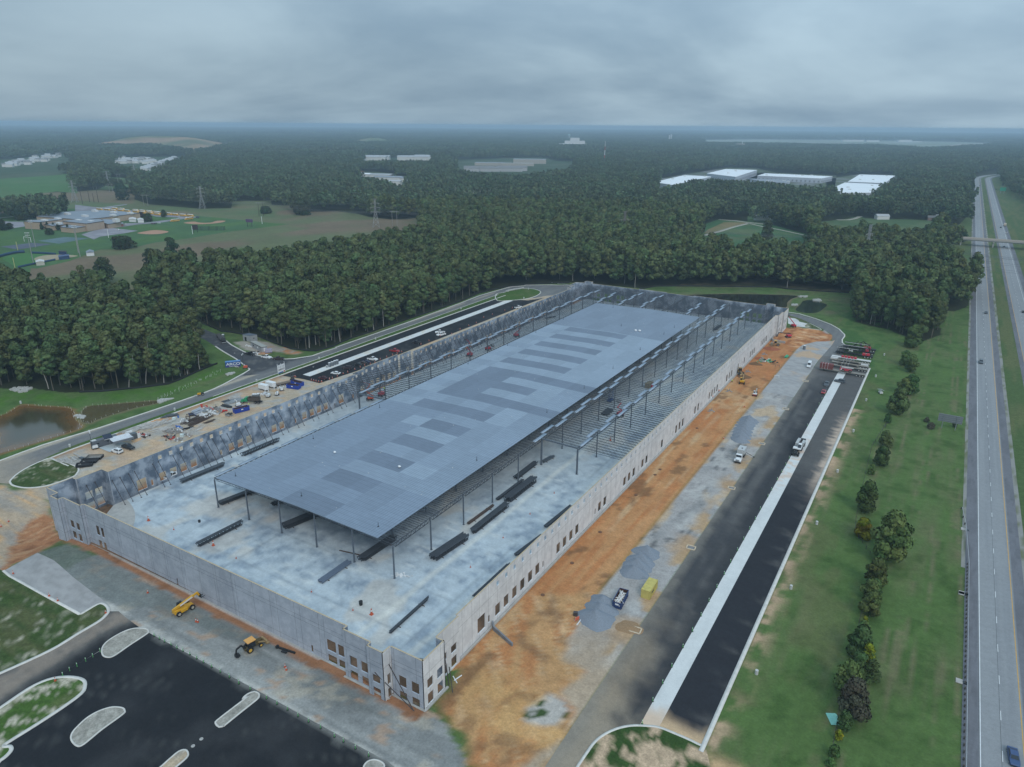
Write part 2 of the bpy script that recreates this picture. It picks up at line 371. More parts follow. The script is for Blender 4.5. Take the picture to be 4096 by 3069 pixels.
# ------------------------------------------------------------------ colours of the open ground
TAN=(.47,.24,.105);ORG=(.43,.175,.068);LTAN=(.53,.345,.19);GRV=(.36,.335,.315);GRVD=(.17,.175,.165);GRS=(.085,.14,.042);GRSB=(.17,.15,.085);WET=(.19,.10,.05)
POND1=GP('N1',(-80,640),(60,565),(150,512),(200,490),(400,502),(560,512),(645,535),(655,600),(690,645),(722,680),(690,702),(400,800),(0,918),(-120,960))
POND2=GP('N1',(735,640),(718,595),(770,505),(1000,482),(1380,452),(1395,470),(1200,512),(1000,572),(850,622),(800,648))
POND3=GP('M3',(1500,565),(1800,556),(2212,562))+GP('M4',(380,575),(330,600),(300,630),(290,668),(180,690))+[(-120,492),(-165,500)]
POND4=GP('M4',(368,688),(410,640),(430,615),(500,608),(600,635),(618,652),(560,700),(510,712),(440,710))
DIRT_FAN=GP('Q3',(-110,1000),(0,860),(60,700),(110,610),(250,460),(380,350),(650,0),(1330,0),(1130,280),(1060,420),(1000,560),(1200,700),(1000,900),(1080,1050),(1000,1280),(800,1420),(640,1548),(130,1548),(110,1400),(160,1300),(0,1210),(-90,1080))
DIRT_LEFT=GP('O1',(-300,100),(60,90),(120,118),(240,118),(400,110),(470,420),(520,560),(480,600),(330,690),(160,780),(35,850),(-300,1000))
DIRT_LEFT2=GP('O1',(400,330),(480,430),(530,560),(470,610),(330,690),(150,780),(20,850),(60,700),(160,560),(280,420))
GREYSTRIP=GP('O1',(330,690),(600,610),(900,740),(1300,960),(1500,1060),(2000,1330),(2212,1400),(2212,1500),(1300,1180),(900,1100),(500,860))
ISL_DIRT=GP('Q3',(660,1110),(720,960),(800,940),(880,900),(1000,960),(1040,1060),(950,1170),(820,1190),(700,1170))
def siteg(x,y):
 n1_=fbm(x/22,y/22,1);n2_=fbm(x/4.5,y/4.5,2);n3_=fbm(x/1.3,y/1.3,3,3);st=fbm(x/1.6,y/30,4)
 c=np.empty(x.shape+(3,));c[:]=GRS
 c=mixc(c,GRSB,smooth(.5,.85,n1_*.6+st*.5)*.5)
 c=mixc(c,(.045,.088,.022),smooth(.5,.7,n2_)*.6)

 vg=(x >-6) &(x <24) &(y <520)
 c=mixc(c,(.17,.155,.085),np.where(vg,smooth(.56,.72,fbm(x/.9,y/40,9))*smooth(.35,.6,n2_),0)*.7)

 k=(x >-23.8) &(x <-4)
 bare=smooth(6.5,0,x+23.8)*smooth(.42,.6,n2_*.65+fbm(x/2,y/9,11)*.45)
 c=mixc(c,(.50,.33,.22),np.where(k &(y <330),bare,0)*.9)
 c=mixc(c,(.16,.125,.07),np.where(k &(y >130) &(y <460),smooth(.5,.68,fbm(x/7,y/16,12)),0)*.3)

 fr=smooth(118,112,y+n2_*6)*smooth(-62,-58,x)*smooth(-12.5,-15,x+n2_*3-y*.02)
 cc=mixc(mixc(np.broadcast_to(np.array(LTAN),c.shape).copy(),ORG,smooth(102,92,y+(n1_-.5)*22)),(.05,.09,.03),smooth(.53,.6,n2_*.55+n1_*.45)*smooth(92,104,y))
 c=c*(1-fr[...,None])+cc*fr[...,None]

 fl=(sdist(x,y,SITE) <0) if x.size <4e6 else np.zeros(x.shape,bool)
 c[fl]=(.030,.036,.018)

 yd=(x >-268.3) &(x <-212) &(y >100) &(y <460)
 yc=mixc(np.broadcast_to(np.array((.43,.345,.25)),c.shape).copy(),(.37,.345,.31),smooth(.42,.62,n2_))
 yc=mixc(yc,(.50,.33,.20),smooth(.5,.7,fbm(x/9,y/5,6))*.7);yc=mixc(yc,(.33,.19,.11),smooth(-262.5,-266,x+n2_*3)*.8)
 yc=mixc(yc,(.42,.18,.08),smooth(-223,-218,x)*smooth(.2,.5,n2_))
 c=np.where(yd[...,None],yc,c)

 s=smooth(-1,1.5,sdist(x,y,DIRT_LEFT)+(n2_-.5)*4)
 dl=mixc(np.broadcast_to(np.array((.42,.32,.225)),c.shape).copy(),(.30,.27,.235),smooth(.4,.65,fbm(x/14,y/2.2,21))*.8);dl=mixc(dl,(.52,.33,.18),smooth(.55,.7,fbm(x/10,y/1.6,22)))
 c=c*(1-s[...,None])+dl*s[...,None]
 s=smooth(-1,1,sdist(x,y,DIRT_LEFT2)+(n2_-.5)*5);c=mixc(c,(.36,.17,.085),s);c=mixc(c,(.25,.11,.055),s*smooth(.5,.75,fbm(x/3,y/1.5,25)));c=mixc(c,(.43,.24,.13),s*smooth(.55,.7,fbm(x/1.2,y/5,26)))

 fl2=(x >-196) &(x <-50) &(y >50) &(y <94)
 s=smooth(.3,1.2,sdist(x,y,[(-193,58),(-56,56),(-56,78),(-62,88),(-71,93.8),(-193,93.8)])+(n2_-.5)*3.4)
 fg=mixc(np.broadcast_to(np.array((.22,.222,.212)),c.shape).copy(),(.30,.298,.28),smooth(.42,.66,fbm((x+y*.15)/26,y/1.5,31)));fg=mixc(fg,GRVD,smooth(.46,.66,fbm(x/16,y/3.5,32))*smooth(82,87,y)*.8)
 fg=mixc(fg,(.42,.36,.27),smooth(.62,.72,n2_)*.5);fg=mixc(fg,(.46,.44,.40),smooth(80.6,79,y+n3_)*smooth(.35,.5,n2_))
 fg=mixc(fg,(.40,.26,.17),smooth(.66,.74,fbm(x/5,y/2.5,33))*.7)
 c=c*(1-s[...,None])+fg*s[...,None]
 s=smooth(-1,.8,sdist(x,y,GREYSTRIP)+(n2_-.5)*3);c=mixc(c,(.165,.18,.168),s*.75)

 s=smooth(89.8,90.7,y+(n2_-.5)*2.4)*smooth(93.6,93.2,y)*((x >-214) &(x <-76));c=mixc(c,(.33,.16,.085),s);c=mixc(c,(.22,.10,.05),s*smooth(.5,.7,n2_)*.7)
 s=smooth(92.3,92.9,y+(n3_-.5)*.8)*smooth(94.2,93.4,y)*((x >-190) &(x <-106));c=mixc(c,(.55,.53,.50),s)

 n5=fbm(x/2.0,y/26,41);n6=fbm(x/6,y/9,42)
 dr=mixc(np.broadcast_to(np.array(TAN),c.shape).copy(),ORG,smooth(.42,.60,n6*.25+n5*.75)*.85)
 dr=mixc(dr,LTAN,smooth(.55,.70,fbm(x/1.1,y/22,43))*smooth(.4,.6,fbm(x/20,y/40,44)))
 dr=mixc(dr,ORG,smooth(330,380,y+(n1_-.5)*50)*.75)
 dr=mixc(dr,LTAN,smooth(20,6,np.abs(y-312+(n1_-.5)*30))*smooth(.38,.56,n2_)*.55)
 dr=mixc(dr,WET,smooth(.61,.65,n2_*.45+fbm(x/5,y/14,45)*.55+.05*smooth(150,112,y))*.7)
 s=smooth(-.3,.5,sdist(x,y,[(-80,104),(-62.8,128),(-62.8,448),(-80,456)]));c=c*(1-s[...,None])+dr*s[...,None]
 gr=mixc(np.broadcast_to(np.array(GRV),c.shape).copy(),(.27,.26,.25),smooth(.45,.65,fbm(x/5,y/12,51))*.8);gr=mixc(gr,(.45,.43,.40),smooth(.52,.7,n2_)*.6)
 gr=mixc(gr,(.13,.13,.13),smooth(.66,.71,fbm(x/1.6,y/6,52))*smooth(.45,.6,fbm(x/14,y/30,50))*.8);gr=mixc(gr,(.48,.34,.21),smooth(.62,.72,fbm(x/9,y/18,53))*.8)
 gr=mixc(gr,(.46,.33,.21),smooth(150,118,y+(n2_-.5)*18)*.75)
 gr=mixc(gr,(.43,.29,.17),smooth(5,1,np.abs(x+49+(n2_-.5)*4))*smooth(.5,.62,fbm(x/5,y/11,54)))
 for px_,py_ in STAINS:
  gr=mixc(gr,(.42,.27,.15),smooth(6.5,1.5,np.hypot((x-px_),(y-py_)*.8)+(n2_-.5)*5)*.9)
 s=smooth(-.2,.3,sdist(x,y,[(-62.8,126),(-58,108),(-52,90),(-48.4,60),(-48.4,446),(-56,462),(-62.8,420)]));c=c*(1-s[...,None])+gr*s[...,None]

 s=smooth(-.8,1.6,sdist(x,y,DIRT_FAN)+(n2_-.5)*4)
 fan=mixc(np.broadcast_to(np.array((.47,.265,.12)),c.shape).copy(),ORG,smooth(.45,.68,fbm((x+y*.4)/1.8,(y-x*.4)/12,61))*.8)
 fan=mixc(fan,LTAN,smooth(.56,.70,fbm((x+y)/1.3,(x-y)/14,62))*.75);fan=mixc(fan,(.56,.33,.135),smooth(10,3,np.abs((y-104)+(x+66)*.15+(n2_-.5)*9))*.6*smooth(.4,.6,n1_+.08))
 fan=mixc(fan,WET,smooth(.64,.70,fbm(x/4.5,y/4,63))*.45);fan=mixc(fan,WET,smooth(2.2,.6,np.abs(x+74.2+(n2_-.5)*2.5))*((y >92) &(y <116))*.7)
 fan=mixc(fan,WET,smooth(-1,2.5,sdist(x,y,GP('Q3',(620,380),(760,470),(900,600),(820,620),(640,520),(600,450)))+(n2_-.5)*3)*.8)
 fan=mixc(fan,WET,smooth(-1,2,sdist(x,y,GP('Q3',(740,170),(900,110),(1000,160),(940,260),(1010,180),(900,230),(760,210)))+(n2_-.5)*4)*.8)
 c=c*(1-s[...,None])+fan*s[...,None]
 s=smooth(-.8,.8,sdist(x,y,ISL_DIRT)+(n2_-.5)*2);isl=mixc(np.broadcast_to(np.array((.56,.40,.24)),c.shape).copy(),(.36,.355,.345),smooth(.5,.7,n2_+(x+62)*.03)*.8);isl=mixc(isl,(.045,.075,.025),smooth(.60,.66,fbm(x/2.2,y/2.2,66)))
 c=c*(1-s[...,None])+isl*s[...,None]

 ex=GP('N4',(860,560),(1000,470),(1060,455),(1270,485),(1430,540),(1380,590),(1250,600),(1150,700),(1050,640),(930,620))
 s=smooth(-1,2,sdist(x,y,ex)+(n2_-.5)*5);e=mixc(np.broadcast_to(np.array((.50,.235,.10)),c.shape).copy(),(.33,.13,.055),smooth(.45,.65,fbm(x/3,y/5,71)));e=mixc(e,(.60,.38,.22),smooth(.6,.72,fbm(x/6,y/2,72)))
 c=c*(1-s[...,None])+e*s[...,None]

 for P,cc_ in ((POND1,(.22,.13,.055)),(POND2,(.17,.14,.08)),(POND3,(.20,.15,.10)),(POND4,(.10,.10,.05))):
  c=mixc(c,cc_,smooth(-2.2,-.2,sdist(x,y,P)+(n2_-.5)*2.5)*.9)

 s=smooth(-2,4,sdist(x,y,GP('N1',(-200,400),(300,360),(760,385),(1100,365),(1500,310),(1905,160),(2050,200),(1700,330),(1400,420),(700,480),(150,440),(-200,640))));c=mixc(c,(.07,.155,.022),s*.8*smooth(.25,.6,n2_))
 s=smooth(.3,.8,fbm(x/10,y/10,81))*((y >470) &(x >-175) &(x <-50));c=mixc(c,(.13,.115,.065),s*.7)
 s=smooth(.5,.6,fbm(x/5,y/9,83))*((y >380) &(x >-50) &(x <-22));c=mixc(c,(.05,.115,.03),s*.8)

 s=smooth(-1,2,sdist(x,y,GP('Z5',(560,330),(760,290),(900,330),(1100,270),(1300,330),(1700,450),(2060,560),(1900,610),(1600,560),(1400,540),(1100,620),(850,540),(700,500)))+(n2_-.5)*5)
 pd=mixc(np.broadcast_to(np.array((.34,.30,.25)),c.shape).copy(),(.45,.22,.11),smooth(.48,.62,n2_)*smooth(-318,-300,x));c=c*(1-s[...,None])+pd*s[...,None]
 return np.clip(c,.004,.9)
STAINS=[G('O4',480,530),G('O4',110,1070),G('O4',760,165),G('Q3',1600,350)]

M_GROUND=painted('soil_and_grass',.95,1.9,.21,.08,.16,.08,.6)
st=1.0;gx=np.arange(-470,151,st);gy=np.arange(40,640,st);X,Y=np.meshgrid(gx,gy);nx_,ny_=X.shape[1],X.shape[0]
c=siteg(X,Y);Z=h_at(X,Y)
# spoil, ruts and the basins are real relief
ndir=smooth(-1,3,sdist(X,Y,DIRT_FAN));Z=Z+ndir*(fbm((X+Y)/1.6,(X-Y)/8,90)-.5)*.5
V=np.column_stack([X.ravel(),Y.ravel(),Z.ravel()]);idx=np.arange(nx_*ny_).reshape(ny_,nx_)
Fq=np.column_stack([idx[:-1,:-1].ravel(),idx[:-1,1:].ravel(),idx[1:,1:].ravel(),idx[1:,:-1].ravel()])
# far rings out to the horizon
FAR=21000.0;x0,x1,y0,y1=gx[0],gx[-1],gy[0],gy[-1];outer=[(-FAR,-FAR),(FAR,-FAR),(FAR,FAR),(-FAR,FAR)]
k=len(V);V=np.vstack([V,[(a,b,0) for a,b in outer]]);c=np.vstack([c.reshape(-1,3),np.tile((.026,.034,.018),(4,1))])
cor=[idx[0,0],idx[0,-1],idx[-1,-1],idx[-1,0]]
Fq=np.vstack([Fq,[(k,k+1,cor[1],cor[0]),(k+1,k+2,cor[2],cor[1]),(k+2,k+3,cor[3],cor[2]),(k+3,k,cor[0],cor[3])]])
tag(link('ground',npmesh('ground',V,Fq,M_GROUND,c)),kind='structure')

# ------------------------------------------------------------------ paved surfaces
M_ASPH=painted('asphalt',.9,3.0,.14,.15,.10,.12,.15)
M_CONC=painted('paving_concrete',.8,2.0,.06,.2,.06,.2,.1)
M_KERB=mat('kerb_concrete',(.62,.59,.54),.85,var=.12,scale=.7)
def asph_fresh(x,y):
 c=np.empty(x.shape+(3,));c[:]=(.020,.0215,.0245)
 c=mixc(c,(.05,.05,.052),smooth(.5,.75,fbm(x/12,y/12,101))*.5)
 c=mixc(c,(.10,.098,.092),smooth(.58,.78,fbm((x+y*.5)/14,(y-x*.5)/.9,102))*smooth(.45,.6,fbm(x/12,y/12,103))*.35)
 return mixc(c,(.22,.21,.19),smooth(79.2,78.3,-y+156.6+fbm(x/3,y/3,104)*1.2-.5)*0)
def asph_lot(x,y):
 c=asph_fresh(x,y);n=fbm(x/3,y/3,107)
 c=mixc(c,(.24,.235,.215),smooth(77.3,78.4,y+(n-.5)*1.8)*.85)
 return c
def asph_dusty(x,y):
 c=asph_fresh(x,y);n=fbm(x/3,y/3,105);st_=fbm(x/7,y/1.2,106)
 d=linedist(x,y,GP('Q1',(-100,900),(400,600),(800,340),(1050,230)));return mixc(mixc(c,(.22,.205,.185),smooth(7,1.5,d+(n-.5)*3)*(.45+.5*st_)),(.36,.27,.2),smooth(2.5,.5,np.abs(d-1.5)+(n-.5)*4)*.4)
def asph_worn(x,y):
 c=np.empty(x.shape+(3,));c[:]=(.155,.155,.155);c=mixc(c,(.20,.195,.185),smooth(.45,.65,fbm(x/1.5,y/20,111))*.7)
 c=mixc(c,(.42,.36,.28),smooth(2.6,.2,x+280.3)*smooth(.35,.6,fbm(x/2,y/30,112))*smooth(-284,-280,x))
 return mixc(c,(.36,.30,.23),smooth(122,98,y+(fbm(x/5,y/5,113)-.5)*14)*.8)
def asph_entry(x,y):
 c=np.empty(x.shape+(3,));c[:]=(.062,.064,.07);c=mixc(c,(.17,.16,.145),smooth(.55,.72,fbm((x+y)/7,(x-y)/1.4,115))*.5)
 return mixc(c,(.155,.155,.155),smooth(-281.5,-279,x+(fbm(x/4,y/4,116)-.5)*5)*.9)
def asph_court(x,y):
 n=fbm(x/3.5,y/3.5,121);c=np.empty(x.shape+(3,));c[:]=(.060,.060,.063)
 c=mixc(c,(.12,.115,.11),smooth(.42,.66,fbm(x/2,y/24,122))*.8);c=mixc(c,(.036,.037,.041),smooth(-42.5,-38.5,x+(n-.5)*5)*.8)
 d=smooth(165,112,y+(n-.5)*25)*smooth(-38,-45,x+(n-.5)*6);c=mixc(c,(.30,.235,.165),d*.9);c=mixc(c,(.30,.25,.19),smooth(122,104,y+(n-.5)*14)*.85)
 c=mixc(c,(.24,.215,.18),smooth(-45.2,-48.2,x+(n-.5)*3)*.65);c=mixc(c,(.17,.16,.15),smooth(330,400,y+(n-.5)*40)*.7)
 return c
def asph_trailer(x,y):
 n=fbm(x/3,y/3,131);c=np.empty(x.shape+(3,));c[:]=(.028,.029,.034)
 c=mixc(c,(.105,.10,.096),smooth(228,262,y+(n-.5)*20)*.95);c=mixc(c,(.21,.195,.175),smooth(.56,.76,fbm(x/12,y/1.6,132))*smooth(-31,-24,x)*.3)
 c=mixc(c,(.52,.40,.31),smooth(-27.5,-24.5,x+(fbm(x/4,y/.9,133)-.5)*6)*smooth(225,262,y)*smooth(330,300,y)*.95)
 return mixc(c,(.55,.38,.23),smooth(119.5,116,y+(n-.5)*3))
def conc_strip(x,y):
 n=fbm(x/2,y/2,141);c=np.empty(x.shape+(3,));c[:]=(.62,.62,.60);c=mixc(c,(.50,.51,.50),smooth(.45,.7,fbm(x/1.3,y/8,142))*.35)
 c=mixc(c,(.62,.46,.35),smooth(.52,.6,n)*smooth(228,246,y)*smooth(296,280,y)*((x >-60))*.8);c=mixc(c,(.63,.45,.31),smooth(121,117,y+(n-.5)*3)*(x >-60)*.85)
 c=mixc(c,(.62,.52,.38),smooth(.6,.68,n)*(x <-200)*.5);return c
def conc_light(x,y):c=np.empty(x.shape+(3,));c[:]=(.52,.50,.47);return mixc(c,(.62,.60,.57),smooth(.4,.7,fbm(x/3,y/3,151)))

GC=lambda*p:curve(list(p),5)
entL=GP('Z5',(860,950),(850,905),(760,840),(640,750),(560,690),(300,540),(120,420))
entR=GP('Z5',(360,300),(470,390),(620,470),(750,540),(850,575),(960,600),(1080,627),(1400,682),(1640,705),(1850,695))
loopO=GP('Z6',(150,800),(400,710),(700,620))+[(-279.5,275),(-279.6,300),(-280.0,336),(-281,370),(-282,398),(-284,425)]+GP('M2',(2090,500),(2212,490))+GP('M3',(200,485),(400,483),(560,487))
loopI=[(-271.5,190),(-272,240),(-273,302),(-273.4,346),(-274.3,400),(-274.5,436)]
isl_far=GP('M3',(-33,560),(30,545),(120,520),(240,513),(315,530),(325,548),(285,575),(200,598),(100,607),(-20,610))
road_tail=[(-262,494),(-240,496),(-215,488)]
loop=[(-279.7,100),(-280.2,141),(-279.0,190),(-284,214)]+entL[:1]+[(-292,240)]+entR[-1:]+loopO+road_tail+[(-215,466),(-232,462),(-241.5,440),(-246,428),(-258,428),(-268,429),(-274.5,436)]+loopI[::-1]+[(-271.5,150),(-271.3,122),(-273,110),(-276,100)]
loopcurve=[(-330,60),(-300,78)]+GP('N1',(0,982),(100,945),(190,910))+[(-279.7,120),(-279.5,141),(-278.8,175),(-279.4,197),(-284,214),(-287.5,223.5)]
P_loop=GP('N1',(-150,1020),(0,982),(190,910),(380,842),(850,700))+[(-279.0,160),(-278.8,180),(-279.6,197),(-284.5,214),(-287.9,223.4),(-292,236),(-287,245.3),(-283.3,248.6)]+loopO+road_tail+[(-213,468),(-232,462),(-243,452),(-247,440)] +[(-268.6,436),(-273.9,430)]+loopI[::-1]+[(-271.5,150),(-271.3,130)]+GP('N1',(440,938),(300,1010),(170,1090),(90,1160),(85,1185),(0,1180),(-150,1200))
sheet('loop_road',P_loop,.03,M_ASPH,asph_worn,2.0)
P_ent=[(-278.6,222),(-283.5,216)]+entL+[(-352,246.5),(-430,266),(-600,242),(-600,248),(-430,273.5),(-352,256.5)]+entR+[(-276,262),(-274,240)]
sheet('entrance_road',P_ent,.05,M_ASPH,asph_entry,2.0)
carp=GP('Z5',(1600,1070))+[(-268,232),(-268,300),(-268.2,425),(-247,431),(-243.2,440),(-241.6,445),(-241.8,251)]+GP('Z2',(2000,370),(1950,358),(1700,292),(1500,258),(1380,240))
sheet('car_park',carp,.05,M_ASPH,asph_fresh,2.0)
sheet('concrete_strip',rect(-260.2,233,-255.3,424.5),.07,M_CONC,conc_strip,1.5)
sheet('truck_court',[(-48.5,60),(-40,80)]+[(-36.8,113.6)]+[(-36.8,394)]+GP('N4',(1480,640),(1430,560),(1400,500),(1330,460),(1240,420),(1000,340),(1000,355),(1150,400),(1290,470),(1390,520))+[(-48.5,440)],.03,M_ASPH,asph_court,1.6)
sheet('trailer_strip',[(-33.2,115),(-24.4,112.4),(-24.4,395),(-33.2,395)],.03,M_ASPH,asph_trailer,1.5)
sheet('concrete_strip',rect(-36.8,113.2,-33.2,394),.05,M_CONC,conc_strip,1.2)
# staff parking lot at the front with its islands
lotL=GP('Q1',(-100,775),(0,725),(240,620),(480,500),(870,270),(940,200),(1000,150),(1100,215),(1210,320),(1330,372))
P_drive=GP('Q1',(-100,775),(0,725),(240,620),(480,500),(700,370),(870,270),(940,215),(965,170),(1050,170),(1120,230),(1230,310),(1000,420),(880,520),(560,720),(460,770),(300,850),(0,1020),(-100,1080))
sheet('driveway',P_drive,.03,M_ASPH,asph_dusty,1.2)
P_lot=GP('Q1',(1230,315),(1340,372),(2212,835))+[(-76.0,78.9)]+GP('Q2',(1430,1490),(1560,1600))+[(-74,66),(-74,20),(-190,20)]+GP('Q1',(-100,1085),(0,1020),(300,850),(460,775),(560,715),(880,525),(1000,425))
sheet('parking_lot',P_lot,.04,M_ASPH,asph_lot,1.3)
M_GRASS=painted('verge_grass',.95,2.5,.3,.3,.15,.05,.5)
def grass_patchy(x,y):
 n=fbm(x/4.5,y/4.5,161);c=np.empty(x.shape+(3,));c[:]=(.055,.085,.028);c=mixc(c,(.11,.11,.05),smooth(.4,.6,fbm(x/8,y/3,162))*.6)
 c=mixc(c,(.50,.45,.35),smooth(.53,.66,fbm((x+y)/3.2,(x-y)/1.5,163,6)*.6+fbm(x/14,y/14,168)*.4)*.8);return mixc(c,(.04,.075,.018),smooth(.55,.7,n)*.5)
def grass_green(x,y):
 c=np.empty(x.shape+(3,));c[:]=(.062,.115,.026);return mixc(c,(.115,.13,.055),smooth(.45,.65,fbm(x/4,y/7,164))*.6)
def grass_isl(x,y):
 c=grass_green(x,y);return mixc(c,(.50,.44,.35),smooth(.50,.60,fbm((x+y)/5,(x-y)/2,165,6))*.85)
def gravel_isl(x,y):c=np.empty(x.shape+(3,));c[:]=(.36,.335,.29);return mixc(c,(.25,.235,.2),smooth(.5,.65,fbm(x/.8,y/.8,166))*.7)
def tan_isl(x,y):c=gravel_isl(x,y);return mixc(c,(.48,.36,.24),smooth(.3,.5,fbm(x/3,y/3,167))*.8)
def island(name,P,colf,kw=.32,n=5,m=None,smoothit=True):
 Q=curve(P,n,True) if smoothit else P
 sheet(name,Q,.16,m or M_GRASS,colf,.9);kerb('kerb',Q,kw,.2,M_KERB,True)
island('gravel_island',GP('Q1',(910,560),(905,500),(950,440),(1060,370),(1160,330),(1240,323),(1300,332),(1314,352),(1295,375),(1150,470),(1020,560),(960,580)),gravel_isl)
island('gravel_island',GP('Q1',(632,1310),(640,1250),(700,1180),(780,1110),(880,1055),(990,1022),(1080,1028),(1103,1052),(1085,1085),(900,1220),(740,1350),(680,1362)),gravel_isl)
island('gravel_island',GP('Q1',(1907,1165),(1925,1135),(2060,1030),(2212,912))+GP('Q2',(150,950),(200,905),(260,885),(298,900),(302,925),(280,955),(160,1050),(0,1180))+GP('Q1',(1985,1185),(1940,1197)),gravel_isl,n=2)
island('gravel_island',GP('Q1',(1410,1560),(1490,1490),(1580,1415),(1640,1400),(1665,1430),(1650,1470),(1560,1548),(1500,1600),(1300,1700),(1200,1720)),tan_isl,n=3)
island('gravel_island',GP('Q2',(1225,1560),(1260,1505),(1320,1487),(1380,1505),(1410,1540),(1380,1600),(1260,1640)),gravel_isl,n=3)
island('grass_island',GP('Q1',(-100,1090),(0,1030),(250,860),(420,780),(560,755),(680,762),(745,790),(752,840),(720,900),(560,1020),(300,1190),(60,1340),(40,1370),(90,1370),(100,1400),(60,1450),(0,1495),(-100,1560)),grass_isl,.75,3)
PG=GP('O1',(-200,790),(30,850),(90,900),(380,1060),(700,1232))+GP('Q1',(720,195),(860,112),(910,105),(948,130),(960,170),(930,215),(870,265),(700,365),(480,500),(240,615),(0,722),(-100,770))+[(-176,40),(-230,40)]
sheet('grass_plot',PG,.14,M_GRASS,grass_patchy,1.2)
kerb('kerb',GP('O1',(30,850),(90,900),(380,1060),(705,1237))+curve(GP('Q1',(720,195),(860,112),(910,105),(948,130),(960,170),(930,215),(870,265),(700,365),(480,500),(240,615),(0,722),(-100,765)),4),.75,.2,M_KERB)
def conc_old(x,y):c=np.empty(x.shape+(3,));c[:]=(.37,.355,.345);return mixc(c,(.28,.27,.26),smooth(.4,.65,fbm(x/2.5,y/.8,171))*.7)
sheet('gravel_bay',GP('O1',(45,845),(330,690),(480,760),(640,900),(900,1100),(960,1150))+GP('Q1',(910,100),(860,108),(718,190))+GP('O1',(400,1062),(110,900)),.05,M_CONC,conc_old,1.0)
ISL_L=GP('N1',(440,962),(370,985),(260,1035),(160,1095),(95,1155),(92,1180),(120,1203),(210,1222),(330,1218),(450,1195),(640,1128),(685,1090),(697,1060),(680,1038),(600,1005),(520,985))
island('grass_island',ISL_L,grass_patchy,.6,3)
ISL_R=GP('Q3',(1120,1560),(1200,1440),(1280,1330),(1370,1260),(1480,1210),(1600,1185),(1720,1185),(1850,1200),(1980,1250),(2120,1310),(2212,1355))+GP('Q4',(270,1368))
kerb('kerb',curve(ISL_R,4),.55,.16,M_KERB)
def grass_soil(x,y):
 n=fbm(x/3.4,y/3.4,181);c=np.empty(x.shape+(3,));c[:]=(.50,.36,.24);c=mixc(c,ORG,smooth(98,92,y+(n-.5)*8))
 return mixc(c,(.042,.078,.022),smooth(.44,.53,n+.03)*smooth(96,101,y+(n-.5)*6))
sheet('verge',curve(ISL_R,4)+[(-20,108),(-20,70),(-52,70)],.1,M_GRASS,grass_soil,1.0)
sheet('grass_island',curve(isl_far,3,True),.15,M_GRASS,grass_green,1.5);kerb('kerb',curve(isl_far,3,True),.6,.2,M_KERB,True)
sheet('grass_strip',[(-268.8,128),(-271.4,122)]+loopI+[(-268.8,436)],.12,M_GRASS,grass_green,1.5)
kerb('kerb',GP('Z4',(0,775),(120,725))+[(-268.6,126),(-268.6,436)],.75,.2,M_KERB);kerb('kerb',GP('Z4',(0,775),(220,868),(380,935)),.5,.2,M_KERB)
kerb('kerb',loopI,.35,.18,M_KERB)
kerb('kerb',GP('N1',(-150,1020),(0,982),(190,910),(380,842),(850,700))+curve([(-279.0,160),(-278.8,180),(-279.6,197),(-284.5,214)]+entL,3),.7,.2,M_KERB)
kerb('kerb',entR+[(-283.3,248.6)]+loopO+[(-262,494),(-245,493)],.7,.2,M_KERB)
kerb('kerb',[(-24.0,113.0),(-24.0,395)],.95,.18,M_KERB)
kerb('kerb',GP('N4',(1535,650),(1480,600),(1478,575),(1500,545),(1500,530),(1450,480),(1380,440),(1250,390),(1100,345),(1000,330)),.7,.2,M_KERB)
sheet('service_road',GP('N4',(1535,655),(1480,605),(1478,575),(1498,545),(1490,520),(1440,480),(1380,445),(1250,395),(1100,352),(1000,338),(1000,358),(1080,375),(1170,415),(1290,470),(1370,515),(1420,560),(1400,610),(1330,690),(1300,720),(1400,720)),.05,M_ASPH,asph_worn,1.5)
sheet('concrete_pad',GP('N4',(1000,378),(1060,385),(1090,400),(1100,415),(1168,430),(1150,465),(1060,455),(1000,430)),.05,M_CONC,conc_light,1.2)
island('grass_island',GP('N4',(1165,432),(1200,435),(1290,480),(1270,488),(1150,465)),grass_patchy,.4,2)
sheet('gravel_bay',GP('N4',(1130,620),(1250,590),(1330,590),(1400,585),(1420,570),(1390,620),(1320,700),(1270,755),(1165,905))+[(-48.6,330),(-62.6,330)]+GP('N4',(1090,650)),.035,M_CONC,lambda x,y:mixc(conc_old(x,y),(.47,.33,.22),smooth(.55,.68,fbm(x/8,y/10,187))*smooth(335,390,y)),1.4)
# ------------------------------------------------------------------ ponds
def water_mat():
 m,nt,b=nodemat('pond_water');N=nt.nodes;L=nt.links;at=N.new('ShaderNodeAttribute');at.attribute_name='Col';L.new(at.outputs['Color'],b.inputs['Base Color'])
 b.inputs['Roughness'].default_value=.09;b.inputs['Specular IOR Level'].default_value=.5
 g=N.new('ShaderNodeNewGeometry');n=N.new('ShaderNodeTexNoise');n.inputs['Scale'].default_value=1.2;n.inputs['Detail'].default_value=3;L.new(g.outputs['Position'],n.inputs['Vector'])
 bu=N.new('ShaderNodeBump');bu.inputs['Strength'].default_value=.06;bu.inputs['Distance'].default_value=.1;L.new(n.outputs[0],bu.inputs['Height']);L.new(bu.outputs[0],b.inputs['Normal']);return m
M_WATER=water_mat()
def silt(P,edge,mid):
 def f(x,y):
  c=np.empty(x.shape+(3,));c[:]=edge;return mixc(c,mid,smooth(0,9,sdist(x,y,P)+(fbm(x/6,y/6,191)-.5)*6))
 return f
